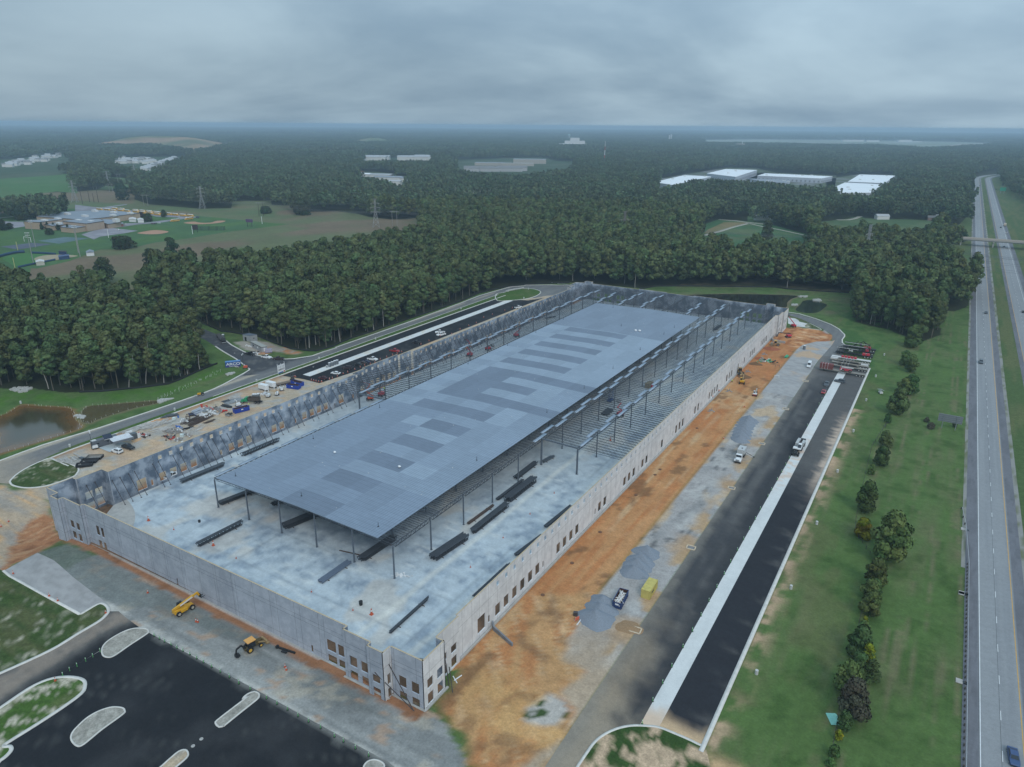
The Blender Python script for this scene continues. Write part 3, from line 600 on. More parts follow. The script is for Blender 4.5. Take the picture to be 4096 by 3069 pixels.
for P,e,mcol in ((POND1,(.15,.08,.03),(.05,.045,.025)),(POND2,(.10,.08,.04),(.085,.07,.035)),(POND3,(.03,.03,.022),(.018,.018,.016)),(POND4,(.03,.045,.03),(.025,.035,.03))):
 sheet('pond',curve(P,3,True),.05,M_WATER,silt(P,e,mcol),2.0)
# ------------------------------------------------------------------ highway
def hwy(x,y):
 c=np.empty(x.shape+(3,));c[:]=(.27,.275,.28);c=mixc(c,(.23,.235,.245),smooth(.4,.7,fbm(x/.8,y/60,201))*.6)
 L_=(x <23.0) |((x >30.9) &(x <44.5)) |(x >53.5);c=np.where(L_[...,None],mixc(np.broadcast_to(np.array((.165,.165,.18)),c.shape).copy(),(.12,.12,.13),smooth(.45,.6,fbm(x/1.5,y/8,202))*.5),c)
 c=mixc(c,(.08,.08,.085),np.where(L_,smooth(.03,.0,np.abs(fbm(x/3.2,y/1.6,203)-.5)),0)*.35)
 return c
def bend(y):return np.where(y >2150,(np.asarray(y)-2150)**2/1500.0,0)
def strip(name,xa,xb,y0,y1,dz,m,colf=None,step=4.0,kind='structure',n=None):
 ys=np.arange(y0,y1+1,step);nx=n or max(2,int((xb-xa)/1.0)+1);xs=np.linspace(xa,xb,nx);X,Y=np.meshgrid(xs,ys);cc=colf(X,Y).reshape(-1,3) if colf else None
 Xb=X+bend(Y)*1.0;V=np.column_stack([Xb.ravel(),Y.ravel(),np.full(X.size,dz)]);i=np.arange(X.size).reshape(X.shape)
 Fq=np.column_stack([i[:-1,:-1].ravel(),i[:-1,1:].ravel(),i[1:,1:].ravel(),i[1:,:-1].ravel()]);o=link(name,npmesh(name,V,Fq,m,cc));o['kind']=kind;return o
M_HWY=painted('highway_paving',.9,2.5,.10,.05,.05,.15,.1)
strip('highway',19.9,33.6,40,2560,.08,M_HWY,hwy,2.0,n=40)
strip('highway',42.3,57.0,40,2560,.08,M_HWY,hwy,3.0,n=30)
def shoulder(x,y):c=np.empty(x.shape+(3,));c[:]=(.26,.25,.23);return mixc(c,(.13,.14,.07),smooth(.5,.65,fbm(x/.7,y/5,205)))
strip('gravel_shoulder',33.6,34.9,40,2560,.05,M_CONC,shoulder,3.0);strip('gravel_shoulder',18.9,19.9,214,2560,.05,M_CONC,shoulder,3.0)
def vg(x,y):c=np.empty(x.shape+(3,));c[:]=(.075,.115,.042);return mixc(c,(.13,.135,.06),smooth(.4,.65,fbm(x/3,y/30,206))*.7)
strip('highway_verge',34.9,42.3,40,2560,.04,M_GRASS,vg,4.0);strip('highway_verge',57.0,110,40,2600,.04,M_GRASS,vg,6.0,n=20)
sheet('highway_verge',[(18.6,640),(18.6,2360),(16,1900),(14,1500),(12,1200),(4,1090),(-16,1010),(-10,930),(-40,860),(-45,800),(-20,720),(8,640)],.05,M_GRASS,vg,8.0)
M_WHITE=mat('road_white_paint',(.70,.70,.69),.7,var=.15,scale=.4);M_YEL=mat('road_orange_paint',(.62,.34,.06),.7,var=.12,scale=.4)
def line(name,x,y0,y1,w,m,dash=None):
 mb=MB();ys=np.arange(y0,y1,dash[0] if dash else 20.0)
 for y in ys:
  L=dash[1] if dash else 20.0
  a,b=x+float(bend(y)),x+float(bend(y+L));mb.add([(a-w/2,y,.095),(a+w/2,y,.095),(b+w/2,y+L,.095),(b-w/2,y+L,.095)],[(0,1,2,3)])
 o=mb.build(name,m);o['kind']='structure'
line('edge_line',23.2,40,2540,.16,M_WHITE);line('edge_line',30.55,40,2540,.16,M_YEL);line('lane_dashes',26.9,44,2540,.13,M_WHITE,(12.19,3.05))
line('edge_line',44.6,40,2540,.16,M_YEL);line('edge_line',52.4,40,2540,.16,M_WHITE);line('lane_dashes',48.5,50,2540,.13,M_WHITE,(12.19,3.05))
M_SEAL=mat('crack_sealant',(.035,.035,.037),.6);line('joint_seal',26.75,40,900,.05,M_SEAL);line('joint_seal',22.95,40,900,.06,M_SEAL)
# ------------------------------------------------------------------ far fields and clearings
M_FIELD=painted('field_crops',.95,.5,.14,.02,.15,.05,.3)
def flat(col,col2=None,s=40,thr=(.4,.65),sy=None,seed=300):
 def f(x,y):
  c=np.empty(x.shape+(3,));c[:]=col
  return mixc(c,col2,smooth(thr[0],thr[1],fbm(x/s,y/(sy or s),seed))) if col2 else c
 return f
CORN=(.125,.14,.07);BROWN=(.17,.13,.085);SGR=(.065,.125,.052);FGR=(.09,.14,.06)
SCH=GP('F1',(-200,1110),(-200,820),(0,815),(250,800),(520,775),(900,765),(1090,790),(1300,810),(1560,830),(1830,855),(2212,893))+GP('F2',(320,898))+GP('M1',(2212,10),(1800,62),(1500,112),(1250,142),(1085,182),(920,197),(800,200),(560,292),(300,352),(250,350))+GP('M1',(100,355),(0,290),(-200,250),z=TH)
def k1c(x,y):
 c=np.empty(x.shape+(3,));c[:]=CORN;c=mixc(c,BROWN,smooth(.50,.66,fbm(x/70,y/130,301)+.13*smooth(-560,-700,x)*smooth(520,400,y)))
 c=mixc(c,BROWN,inpoly(x,y,GP('F1',(-200,645),(480,640),(1100,620),(1080,735),(500,740),(440,690),(-200,710)))*.8)
 c=mixc(c,FGR,inpoly(x,y,GP('F1',(495,700),(1100,742),(1860,772),(2212,800),(2212,850),(1500,800),(900,765),(500,780)))*.6*smooth(.3,.55,fbm(x/30,y/60,303)))
 return c
sheet('field',K1,.06,M_FIELD,k1c,7.0)
sheet('school_grounds',SCH,.12,M_FIELD,flat(SGR,(.075,.14,.045),30,seed=305),7.0)
sheet('power_line_clearing',K2,.08,M_FIELD,flat(FGR,(.055,.085,.035),40,seed=306),16.0)
sheet('field',K3,.08,M_FIELD,flat((.07,.15,.05),(.09,.15,.06),60),20.0)
for P,nm in ((K4,'housing_ground'),(K5,'housing_ground'),(K12,'housing_ground'),(K13,'shop_ground'),(K14,'shop_ground')):
 sheet(nm,P,.10,M_FIELD,flat((.05,.08,.04),(.08,.10,.06),60),30.0)
sheet('field',K7,.08,M_FIELD,flat((.055,.12,.05),(.10,.13,.06),30),7.0)
sheet('field',GP('F3',(1640,975),(1670,945),(1800,885),(1950,885),(1990,893),(1860,930),(1700,975)),.14,M_FIELD,flat((.21,.165,.085),(.17,.15,.07),12),6.0)
M_PATH=mat('gravel_path',(.36,.33,.28),.9,var=.1,scale=.3)
kerb('farm_track',GP('F3',(1640,990),(1760,960),(1870,925),(2000,893)),5,.2,M_PATH);kerb('country_road',GP('F3',(1760,862),(1900,873),(2000,887))+GP('F4',(0,890),(90,900),(165,908)),6,.2,M_PATH)
kerb('farm_track',GP('F3',(2000,893))+GP('F4',(90,920),(250,950),(480,1000)),3.5,.2,M_PATH)
sheet('farm_yard',K7B,.10,M_FIELD,flat(SGR,FGR,20),8.0);sheet('farm_yard',K9,.10,M_FIELD,flat((.07,.115,.05),(.10,.13,.06),30),12.0)
kerb('country_road',GP('F4',(700,868),(790,868),(845,858),(890,840)),6,.2,M_PATH);kerb('country_road',GP('F4',(1500,880),(1530,910),(1640,920)),5,.2,M_PATH)
sheet('meadow',K10,.10,M_FIELD,flat(FGR),20.0)
sheet('airfield',K11,.3,M_FIELD,flat((.30,.31,.27),(.20,.24,.16),260,sy=120,seed=310),90.0)
for P in (K15,K16,K17):sheet('industrial_ground',P,.10,M_FIELD,flat((.10,.12,.075),(.2,.2,.2),50,thr=(.55,.65)),20.0)
sheet('runway',GP('F4',(1480,283),(1700,255),(1990,246),(1960,250),(1750,262),(1560,285)),.5,M_PATH)
# school precinct paving, courts and diamonds
M_FARASPH=painted('old_paving',.9,.6,.08,.03,.1)
def fa(col):return lambda x,y:mixc(np.broadcast_to(np.array(col),x.shape+(3,)).copy(),tuple(v*1.2 for v in col),smooth(.4,.6,fbm(x/9,y/9,320)))
sheet('school_yard',GP('Y7',(-100,640),(0,594),(400,540),(615,498),(340,472),(200,452),(0,465),(-300,560)),.2,M_FARASPH,fa((.24,.23,.25)),5)
sheet('school_drive',GP('Y7',(-400,80),(0,128),(430,68),(440,80),(180,120),(420,160),(700,190),(1000,215),(1600,275),(1600,290),(1500,290),(1340,310),(1000,365),(600,400),(340,440),(200,455),(400,380),(700,372),(1000,335),(1290,300),(1240,285),(900,270),(700,215),(400,190),(-100,165),(-400,190)),.2,M_FARASPH,fa((.22,.21,.225)),5)
sheet('school_car_park',GP('Y6',(-200,340),(0,352),(200,372),(520,375),(520,400),(560,480),(270,520),(200,540),(40,535),(-200,440)),.2,M_FARASPH,fa((.25,.24,.26)),5)
kerb('school_path',GP('Y6',(-100,300),(0,290),(270,262),(600,215),(860,190),(1060,182),(1500,150)),5,.15,M_PATH)
sheet('tennis_court',GP('Y6',(840,800),(1420,715),(1980,742),(1300,862)),.2,M_FARASPH,fa((.10,.15,.16)),5);sheet('tennis_court',GP('Y6',(0,930),(700,845),(1165,870),(420,990)),.2,M_FARASPH,fa((.09,.10,.13)),5)
M_CLAY=mat('infield_clay',(.40,.22,.14),.95,var=.1,scale=.2);M_CLAY2=mat('infield_sand',(.34,.28,.185),.95,var=.1,scale=.2)
def disc(name,P,m,dz=.22):return sheet(name,curve(P,4,True),dz,m,None,6)
disc('ball_diamond',GP('Y7',(600,538),(720,510),(860,490),(1000,495),(1105,515),(1000,545),(860,556),(720,553)),M_CLAY)
disc('ball_diamond',GP('Y7',(1345,372),(1500,352),(1620,370),(1780,368),(1880,340),(2015,338),(1980,360),(1850,380),(1650,393),(1480,390)),M_CLAY)
disc('ball_diamond',GP('Y6',(755,1200),(850,1150),(1050,1115),(1300,1105),(1600,1115),(1720,1135),(1500,1180),(1200,1235),(950,1245),(800,1230)),M_CLAY2)
disc('outfield',GP('Y6',(60,1200),(200,1130),(480,1080),(760,1080),(1100,1105),(850,1150),(760,1200),(850,1240),(1200,1220),(700,1320),(360,1370),(200,1280)),mat('outfield_grass',(.05,.15,.035),.95,var=.12,scale=.1),.18)
# landfill mounds and low hills
def mound(name,P,hgt,colf,step,label=None):
 xs=[p[0] for p in P];ys=[p[1] for p in P];X,Y=np.meshgrid(np.arange(min(xs),max(xs)+step,step),np.arange(min(ys),max(ys)+step,step));sd=sdist(X,Y,P)
 Z=hgt*smooth(0,1,sd/(max(sd.max(),1)))*(.8+.4*fbm(X/150,Y/150,331))-.4;i=np.arange(X.size).reshape(X.shape)
 Fq=np.column_stack([i[:-1,:-1].ravel(),i[:-1,1:].ravel(),i[1:,1:].ravel(),i[1:,:-1].ravel()]);k=(sd.ravel()[Fq] >-step).all(1)
 o=link(name,npmesh(name,np.column_stack([X.ravel(),Y.ravel(),Z.ravel()]),Fq[k],M_FIELD,colf(X,Y).reshape(-1,3)));o['kind']='structure';return o
mound('hill',K18,46,lambda x,y:mixc(flat((.13,.135,.07),(.34,.22,.14),170,(.40,.52),sy=300,seed=335)(x,y),(.10,.14,.06),smooth(.5,.7,fbm(x/110,y/110,336))*.7),60)
mound('hill',GP('F2',(235,250),(330,238),(450,238),(535,252),(400,256)),22,flat((.30,.21,.15),(.14,.15,.08),150),90)
mound('hill',GP('F2',(720,262),(860,248),(1020,238),(1150,240),(1215,258),(1000,266)),36,flat((.13,.16,.08),(.34,.24,.16),180,(.5,.6)),90)

# ------------------------------------------------------------------ trees
def foliage_mat(name,tint=(1,1,1),var=.28):
 m,nt,b=nodemat(name);N=nt.nodes;L=nt.links;at=N.new('ShaderNodeAttribute');at.attribute_name='Col'
 oi=N.new('ShaderNodeObjectInfo');r=N.new('ShaderNodeMapRange');L.new(oi.outputs['Random'],r.inputs[0]);r.inputs[3].default_value=1-var;r.inputs[4].default_value=1+var
 hs=N.new('ShaderNodeHueSaturation');r2=N.new('ShaderNodeMapRange');mm=N.new('ShaderNodeMath');mm.operation='FRACT';m3=N.new('ShaderNodeMath');m3.operation='MULTIPLY';m3.inputs[1].default_value=7.31
 L.new(oi.outputs['Random'],m3.inputs[0]);L.new(m3.outputs[0],mm.inputs[0]);L.new(mm.outputs[0],r2.inputs[0]);r2.inputs[3].default_value=.455;r2.inputs[4].default_value=.52;L.new(r2.outputs[0],hs.inputs['Hue'])
 tn=N.new('ShaderNodeVectorMath');tn.operation='MULTIPLY';L.new(at.outputs['Color'],tn.inputs[0]);tn.inputs[1].default_value=tint
 s=N.new('ShaderNodeVectorMath');s.operation='SCALE';L.new(tn.outputs[0],s.inputs[0]);L.new(r.outputs[0],s.inputs['Scale']);L.new(s.outputs[0],hs.inputs['Color'])
 L.new(hs.outputs[0],b.inputs['Base Color']);b.inputs['Roughness'].default_value=.75;b.inputs['Specular IOR Level'].default_value=.12
 return m
M_LEAF=foliage_mat('broad_leaves');M_DARK=foliage_mat('cedar_needles',(.75,.86,.95),.15);M_LIME=foliage_mat('yellow_green_leaves',(3.6,2.6,.8),.1)
M_BARK=mat('bark',(.13,.115,.09),.95,var=.3,scale=.6,streak=True);M_PALE=mat('pale_dead_wood',(.36,.34,.31),.9,var=.2,scale=.5)
def crown_arrays(seed,nq,R,z0,H,leaf,nl=14,cone=0.0,base=(.086,.124,.048)):
 """leaf clumps spread over overlapping lobes; every clump is a small crumpled quad"""
 g=np.random.default_rng(seed);L=[]
 for i in range(nl):
  t=(i+.5)/nl;zz_=z0+(H-z0)*(.12+.80*t);prof=math.sin(math.pi*min(1,(t*.82+.16)))**.7*(1-cone*t)
  a=i*2.4+g.uniform(-.5,.5);rr=R*prof*g.uniform(.2,.6);lr=R*g.uniform(.38,.58)*(1-.45*cone*t)*(1-.25*t)
  L.append((rr*math.cos(a),rr*math.sin(a),zz_,lr,lr*g.uniform(.65,.9),g.uniform(.72,1.28),g.uniform(-.012,.014)))
 L.append((0,0,z0+(H-z0)*.78,R*.5*(1-.6*cone),R*.55,1.05,0));L=np.array(L)
 w=L[:,3]**2;pick=g.choice(len(L),nq,p=w/w.sum());l=L[pick]
 d=g.normal(size=(nq,3));d[:,2]=d[:,2]*.8+.35;d /= np.linalg.norm(d,axis=1)[:,None];rad_=g.uniform(.74,1.08,nq)[:,None]
 C=l[:,:3]+d*np.column_stack([l[:,3],l[:,3],l[:,4]])*rad_;C[:,2]=np.minimum(C[:,2],H)
 n=d+g.normal(size=(nq,3))*.26;n /= np.linalg.norm(n,axis=1)[:,None];u=np.cross(n,g.normal(size=(nq,3)));u /= np.linalg.norm(u,axis=1)[:,None];v=np.cross(n,u)
 s=(leaf*g.uniform(.6,1.25,nq))[:,None];asp=g.uniform(.55,1,nq)[:,None];bend_=n*s*.28
 V=np.stack([C-u*s-bend_,C-v*s*asp+bend_*.4,C+u*s-bend_,C+v*s*asp+bend_*.4],1).reshape(-1,3)
 br=(l[:,5]*g.uniform(.8,1.2,nq))[:,None];col=np.array(base)[None]*br;col[:,0] += l[:,6];col=np.clip(col,.006,1)
 return V,np.repeat(col,4,0)
def crown_mesh(name,m=None,**k):
 V,c=crown_arrays(**k);return npmesh(name,V,np.arange(len(V)).reshape(-1,4),m or M_LEAF,c)
def trunk_mesh(seed,H,z0,r=.28,branches=7,m=None,lean=.03):
 g=random.Random(seed);mb=MB();p=Vector((0,0,-.3));pts=[p.copy()]
 for i in range(6):p=p+Vector((g.uniform(-lean,lean)*H/6,g.uniform(-lean,lean)*H/6,(H*.86)/6));pts.append(p.copy())
 for i in range(6):mb.cyl(pts[i],pts[i+1],r*(1-i*.15),r*(1-(i+1)*.15),6,False)
 for i in range(branches):
  t=g.uniform(.25,.95);k=int(t*5.99);a=pts[k].lerp(pts[k+1],t*6-k if t*6-k <1 else 1);an=g.uniform(0,6.28);L=H*g.uniform(.1,.2)
  mb.cyl(a,a+Vector((math.cos(an)*L,math.sin(an)*L,L*g.uniform(.5,.9))),r*.32,.04,4,False)
 return mb.mesh('trunk',m or M_BARK)
TREES=[]
for s_,(R_,z0_,H_) in enumerate([(5.4,6.5,27),(4.7,5.5,24),(6.2,8,28),(4.2,8,26),(5.4,4,23),(4.6,2.5,19),(4.0,1.0,15)]):
 TREES.append((crown_mesh('crown',seed=10+s_,nq=2300,R=R_*1.02,z0=z0_,H=H_,leaf=.52,nl=13,cone=.12),trunk_mesh(s_,H_,z0_,.22+.02*s_ % .1)))
rng=np.random.default_rng(7)
def view_keep(x,y,margin=6):
 v=np.column_stack([x,y]);fw=np.array([-math.sin(YAW),math.cos(YAW)]);rt=np.array([math.cos(YAW),math.sin(YAW)]);a=v@fw;b=v@rt
 return (a >0) &(np.abs(b)/np.maximum(a,1) <math.tan(rad(37.5+margin)))
def scatter(d0,d1,sp,jit=.45,mg=6):
 n=int(2*d1/sp);gx_,gy_=np.meshgrid(np.arange(-n//2,n//2+1)*sp,np.arange(0,n+1)*sp-d1*.35);x=gx_.ravel()+rng.uniform(-jit,jit,gx_.size)*sp;y=gy_.ravel()+rng.uniform(-jit,jit,gx_.size)*sp
 d=np.hypot(x,y);k=(d >= d0) &(d <d1) &view_keep(x,y,mg);x,y=x[k],y[k];k=~clear_at(x,y);return x[k],y[k]
nx1,ny1=scatter(150,1000,6.4)
# keep crowns off the ponds, tracks and near edges
dE=-sdist(nx1,ny1,SITE);order=np.argsort(np.hypot(nx1,ny1)+np.where(dE <16,-500,0)+np.clip(dE,0,60)*2);near=order[:300];rest=order[300:]
k_=dE[near];yard=[(-312,250),(-270,320),(-200,520),(-60,600)]
for j,i in enumerate(near):
 x,y=float(nx1[i]),float(ny1[i]);v=int(rng.integers(0,5)) if rng.random() <.75 else int(rng.integers(5,7));s=float(rng.uniform(.78,1.18));e=dE[i]
 where='beside the pond and entrance road' if x <-285 and y <235 else ('behind the car park and loop road' if x <-200 else ('behind the far wall of the building' if x <-45 else 'between the work site and the highway'))
 t=thing('tree','tall green broadleaf tree in the crowded wood '+where,'tree',(x,y,0),float(rng.uniform(0,6.28)),'woodland trees '+where)
 t.scale=(s,s,s*float(rng.uniform(.92,1.08))*(1.0 if x >-285 else .86));link('crown',TREES[v][0],t);link('trunk',TREES[v][1],t)
# geometry-node wood: the rest of the trees, one object per belt of woodland
def proto_collection(name,meshes):
 c=bpy.data.collections.new(name)
 for k,me in enumerate(meshes):
  o=bpy.data.objects.new('%s_%02d' % (name,k),me);c.objects.link(o)
 return c
def instancer(name,pts,idx,rot,scl,coll,label):
 me=bpy.data.meshes.new(name);me.vertices.add(len(pts));me.vertices.foreach_set('co',np.asarray(pts,np.float32).ravel())
 for nm,ty,arr in (('vi','INT',np.asarray(idx,np.int32)),('rz','FLOAT',np.asarray(rot,np.float32)),('sc','FLOAT',np.asarray(scl,np.float32))):
  a=me.attributes.new(nm,ty,'POINT');a.data.foreach_set('value',arr)
 o=link(name,me);tag(o,label,'woodland',kind='stuff')
 ng=bpy.data.node_groups.new(name,'GeometryNodeTree');ng.interface.new_socket('Geometry',in_out='INPUT',socket_type='NodeSocketGeometry');ng.interface.new_socket('Geometry',in_out='OUTPUT',socket_type='NodeSocketGeometry')
 N=ng.nodes;L=ng.links;gi=N.new('NodeGroupInput');go=N.new('NodeGroupOutput');m2p=N.new('GeometryNodeMeshToPoints');iop=N.new('GeometryNodeInstanceOnPoints');ci=N.new('GeometryNodeCollectionInfo')
 ci.inputs['Collection'].default_value=coll;ci.inputs['Separate Children'].default_value=True;ci.inputs['Reset Children'].default_value=True
 def at(nm,ty):n=N.new('GeometryNodeInputNamedAttribute');n.data_type=ty;n.inputs['Name'].default_value=nm;return n.outputs['Attribute']
 cr=N.new('ShaderNodeCombineXYZ');L.new(at('rz','FLOAT'),cr.inputs[2]);L.new(gi.outputs[0],m2p.inputs[0]);L.new(m2p.outputs[0],iop.inputs['Points']);L.new(ci.outputs[0],iop.inputs['Instance'])
 iop.inputs['Pick Instance'].default_value=True;L.new(at('vi','INT'),iop.inputs['Instance Index']);L.new(cr.outputs[0],iop.inputs['Rotation']);L.new(at('sc','FLOAT'),iop.inputs['Scale']);L.new(iop.outputs[0],go.inputs[0])
 md=o.modifiers.new('trees','NODES');md.node_group=ng;return o
PC1=proto_collection('wood_tree',[crown_mesh('leafy_tree',seed=60+i,nq=620,R=a*1.05,z0=b,H=h_,leaf=.85,nl=9,cone=.1) for i,(a,b,h_) in enumerate([(5.5,5,25),(4.9,4,22),(6.2,6,26),(5.6,3,20),(4.7,5,24),(6.6,5,24)])])
x,y=nx1[rest],ny1[rest];n=len(x)
instancer('woodland',np.column_stack([x,y,np.zeros(n)]),rng.integers(0,6,n),rng.uniform(0,6.28,n),.70+.5*fbm(x/35,y/35,771)+rng.uniform(-.05,.22,n),PC1,'dense green broadleaf wood filling the ground beyond the site')
def patch_mesh(seed,size,nt_,R_,H_,q,base=(.074,.110,.054)):
 g=np.random.default_rng(seed);Vs=[];Cs=[]
 for i in range(nt_):
  x_,y_=g.uniform(-size/2,size/2,2);r=R_*g.uniform(.7,1.25);hh_=H_*g.uniform(.75,1.1)
  V_,c_=crown_arrays(int(g.integers(1e6)),q,r,hh_*.35,hh_,r*.30,nl=7,cone=.2,base=base);V_[:,0] += x_;V_[:,1] += y_;Vs.append(V_);Cs.append(c_*g.uniform(.72,1.3))
 V_=np.vstack(Vs);return npmesh('canopy',V_,np.arange(len(V_)).reshape(-1,4),M_LEAF,np.vstack(Cs))
for nm,d0,d1,size,nt_,R_,q,lab in (('woodland',1000,2700,26,16,4.6,60,'hazy green woodland in the middle distance round the fields and warehouses'),('woodland',2700,7500,70,60,6.5,22,'blue green woodland fading into haze far behind the fields'),('woodland',7500,20500,240,90,17,18,'pale blue woodland on the horizon')):
 x,y=scatter(d0,d1,size*.86,.25,5);n=len(x)
 pc=proto_collection('canopy_patch',[patch_mesh(900+i+int(d0),size,nt_,R_,22 if d0 <7000 else 26,q) for i in range(5)])
 instancer(nm,np.column_stack([x,y,np.zeros(n)]),rng.integers(0,5,n),rng.uniform(0,6.28,n),rng.uniform(.9,1.1,n),pc,lab)
# single trees and shrubs that stand alone
def lone(t,base,w,h,label,kind='tree',m=None,seed=0,z0=.12,cone=.35,group=None,leaf=None,nq=900,dark=(.070,.115,.038)):
 x,y=G(t,*base) if isinstance(t,str) else t
 r=thing(kind,label,'tree' if kind == 'tree' else 'shrub',(x,y,0),seed*.7,group)
 me=crown_mesh('crown',m,seed=500+seed,nq=int(nq*1.8),R=w/2*1.12,z0=h*z0*.2,H=h,leaf=leaf or max(.22,w*.05),nl=14,cone=cone,base=dark);link('crown',me,r);link('trunk',trunk_mesh(seed,h*.8,1,max(.08,h*.012),3),r);return r
HEDGE=[('O4',(1850,190),6,6.5,'dark rounded cedar nearest the bare patch at the top of the near hedge line','D'),('O4',(1820,365),7,8,'dark broad cedar second from the highest single cedar','D'),('O4',(1735,440),3.2,4,'small light green sapling between the cedars','L'),
 ('O4',(1685,770),8,11,'tall dense green tree directly above the lime leaved shrub','L'),('O4',(1650,985),6.5,6,'lime yellow shrub leaning against the biggest hedge tree','Y'),('O4',(1880,1190),11.5,16,'biggest dark green tree of the hedge line','L'),('O4',(2010,960),2.5,4,'lime yellow sapling on the highway side of the biggest hedge tree','Y'),
 ('O4',(1760,1430),7.5,8.5,'round green tree just below the biggest hedge tree','L'),('O4',(1800,1240),3.5,5,'slim young tree at the foot of the biggest hedge tree','L'),('O4',(1720,1540),6,6,'leafy green tree below the round one','L'),
 ('Q4',(1720,215),6,7.5,'bright green tree with open crown beside the wire fence','L'),('Q4',(1760,60),5,6,'dark green tree behind the open crowned one','L'),('Q4',(1670,300),1.8,3,'small yellow green sapling on the fence line','Y'),
 ('Q4',(1650,400),4,5,'light green bush at the top of the dark cedar clump','L'),('Q4',(1620,560),7,8,'dark cedar at the top of the lower clump','D'),('Q4',(1690,660),4,6.5,'yellow green tree in the middle of the cedar clump','Y'),('Q4',(1720,800),5,6,'dark green cedar on the highway side of the clump','D'),('Q4',(1600,760),6,7,'blue green cedar in the heart of the clump','D'),
 ('Q4',(1520,880),7,8,'bushy green tree on the site side of the clump','L'),('Q4',(1560,1090),7.5,9.5,'big grey leaved tree with seed heads above the turquoise sheet','G'),('Q4',(1490,1230),4.5,5,'blue green bush beside the turquoise sheet','D'),('Q4',(1440,1310),2,2.6,'bright green shrub growing on the wire fence','Y'),('Q4',(1400,1460),2.6,3,'low green shrub on the fence','L'),('Q4',(1370,1540),2.2,2,'last low shrub on the fence at the bottom edge','L'),
 ('N4',(2080,1060),9,10,'rounded tree in the hedge beside the parked trailers','L'),('N4',(2020,1060),7,8,'bushy tree on the site side of the hedge beside the trailers','L'),('N4',(1960,1230),10,12,'dark green tree in the hedge level with the solar trailer','D'),('N4',(1880,1310),3.5,4.5,'small dark bush under the dark hedge tree','D'),
 ('N4',(2080,860),8,9,'green tree above the rounded one in the hedge','L'),('N4',(2030,800),7,8,'leafy tree level with the back of the trailers','L'),('N4',(2090,640),11,13,'pale green spreading tree at the top of the hedge','L'),('N4',(2130,560),8,11,'tree where the hedge meets the wood','L'),
 ('Q6',(775,385),2.4,2.6,'small dark bush between the legs of the road sign','D'),('Q6',(600,395),3.6,2.6,'low scrubby bush in the long grass left of the road sign','G'),('Q6',(570,345),2.6,2.0,'straggly little bush behind the scrubby one','G')]
for i,(t,b,w,h,lab,k) in enumerate(HEDGE):
 lone(t,b,w,h,lab,'tree' if h >3.2 else 'shrub',{'D':M_DARK,'L':M_LEAF,'Y':M_LIME,'G':M_LEAF}[k],i,group='trees and shrubs of the hedge line',dark={'G':(.085,.09,.06),'Y':(.05,.075,.02)}.get(k,(.078,.128,.040)),nq=1500 if w >5 else 500)
FARS=[('F1',(980,705),26,26,'big round dark tree standing alone in the brown field'),('F1',(1000,1095),26,11,'broad dome of bushes alone at the edge of the corn field'),('F1',(180,865),26,19,'wide spreading tree in front of the school'),('F1',(285,850),14,16,'dark tree beside the wide spreading one at the school'),
 ('F1',(1195,880),13,10,'spreading tree by the two white sheds'),('F1',(1135,845),9,7,'purple leaved tree by the white sheds'),('F1',(1320,845),9,10,'dark upright tree among the yellow buses'),('F1',(340,945),6,9,'conical evergreen leftmost of the school row'),('F1',(385,940),6,9,'second conical evergreen of the school row'),('F1',(435,940),6,8,'third conical evergreen of the school row'),
 ('F1',(470,950),6,8.5,'fourth conical evergreen of the school row'),('F1',(550,962),6,9,'conical evergreen standing apart by the low wing'),('F1',(400,985),10,7,'small spreading tree in front of the evergreens'),('F2',(410,825),26,19,'dark tree jutting from the wood into the corn field'),('F2',(125,812),20,9,'leafy clump under the twin pole power line'),
 ('F1',(20,950),13,12,'dark tree at the left edge by the school car park'),('F1',(80,940),9,7,'small tree by the school car park'),('M1',(850,470),16,20,'tall tree leaning out over the corn field'),('M1',(1400,340),15,26,'tallest dark tree at the edge of the corn field'),('M1',(1300,390),12,20,'dark tree in the group standing out into the corn'),('M1',(1230,420),14,24,'broad dark tree of the group in the corn'),('M1',(1540,330),9,17,'ragged thin tree at the end of the group in the corn'),
 ('F3',(1635,945),8,10,'bushy tree at the corner of the green field'),('F4',(1705,1050),12,14,'tree by the bridge ramp'),('F4',(130,1050),15,24,'tree rising above the others at the green field edge')]
for i,(t,b,w,h,lab) in enumerate(FARS):
 dk=(.05,.035,.035) if 'purple' in lab else (.036,.062,.028)
 lone(t,b,w,h,lab,'tree',M_DARK if 'evergreen' in lab else M_LEAF,60+i,z0=.05,cone=.75 if 'conical' in lab else .2,nq=900,leaf=w*.05,dark=dk)
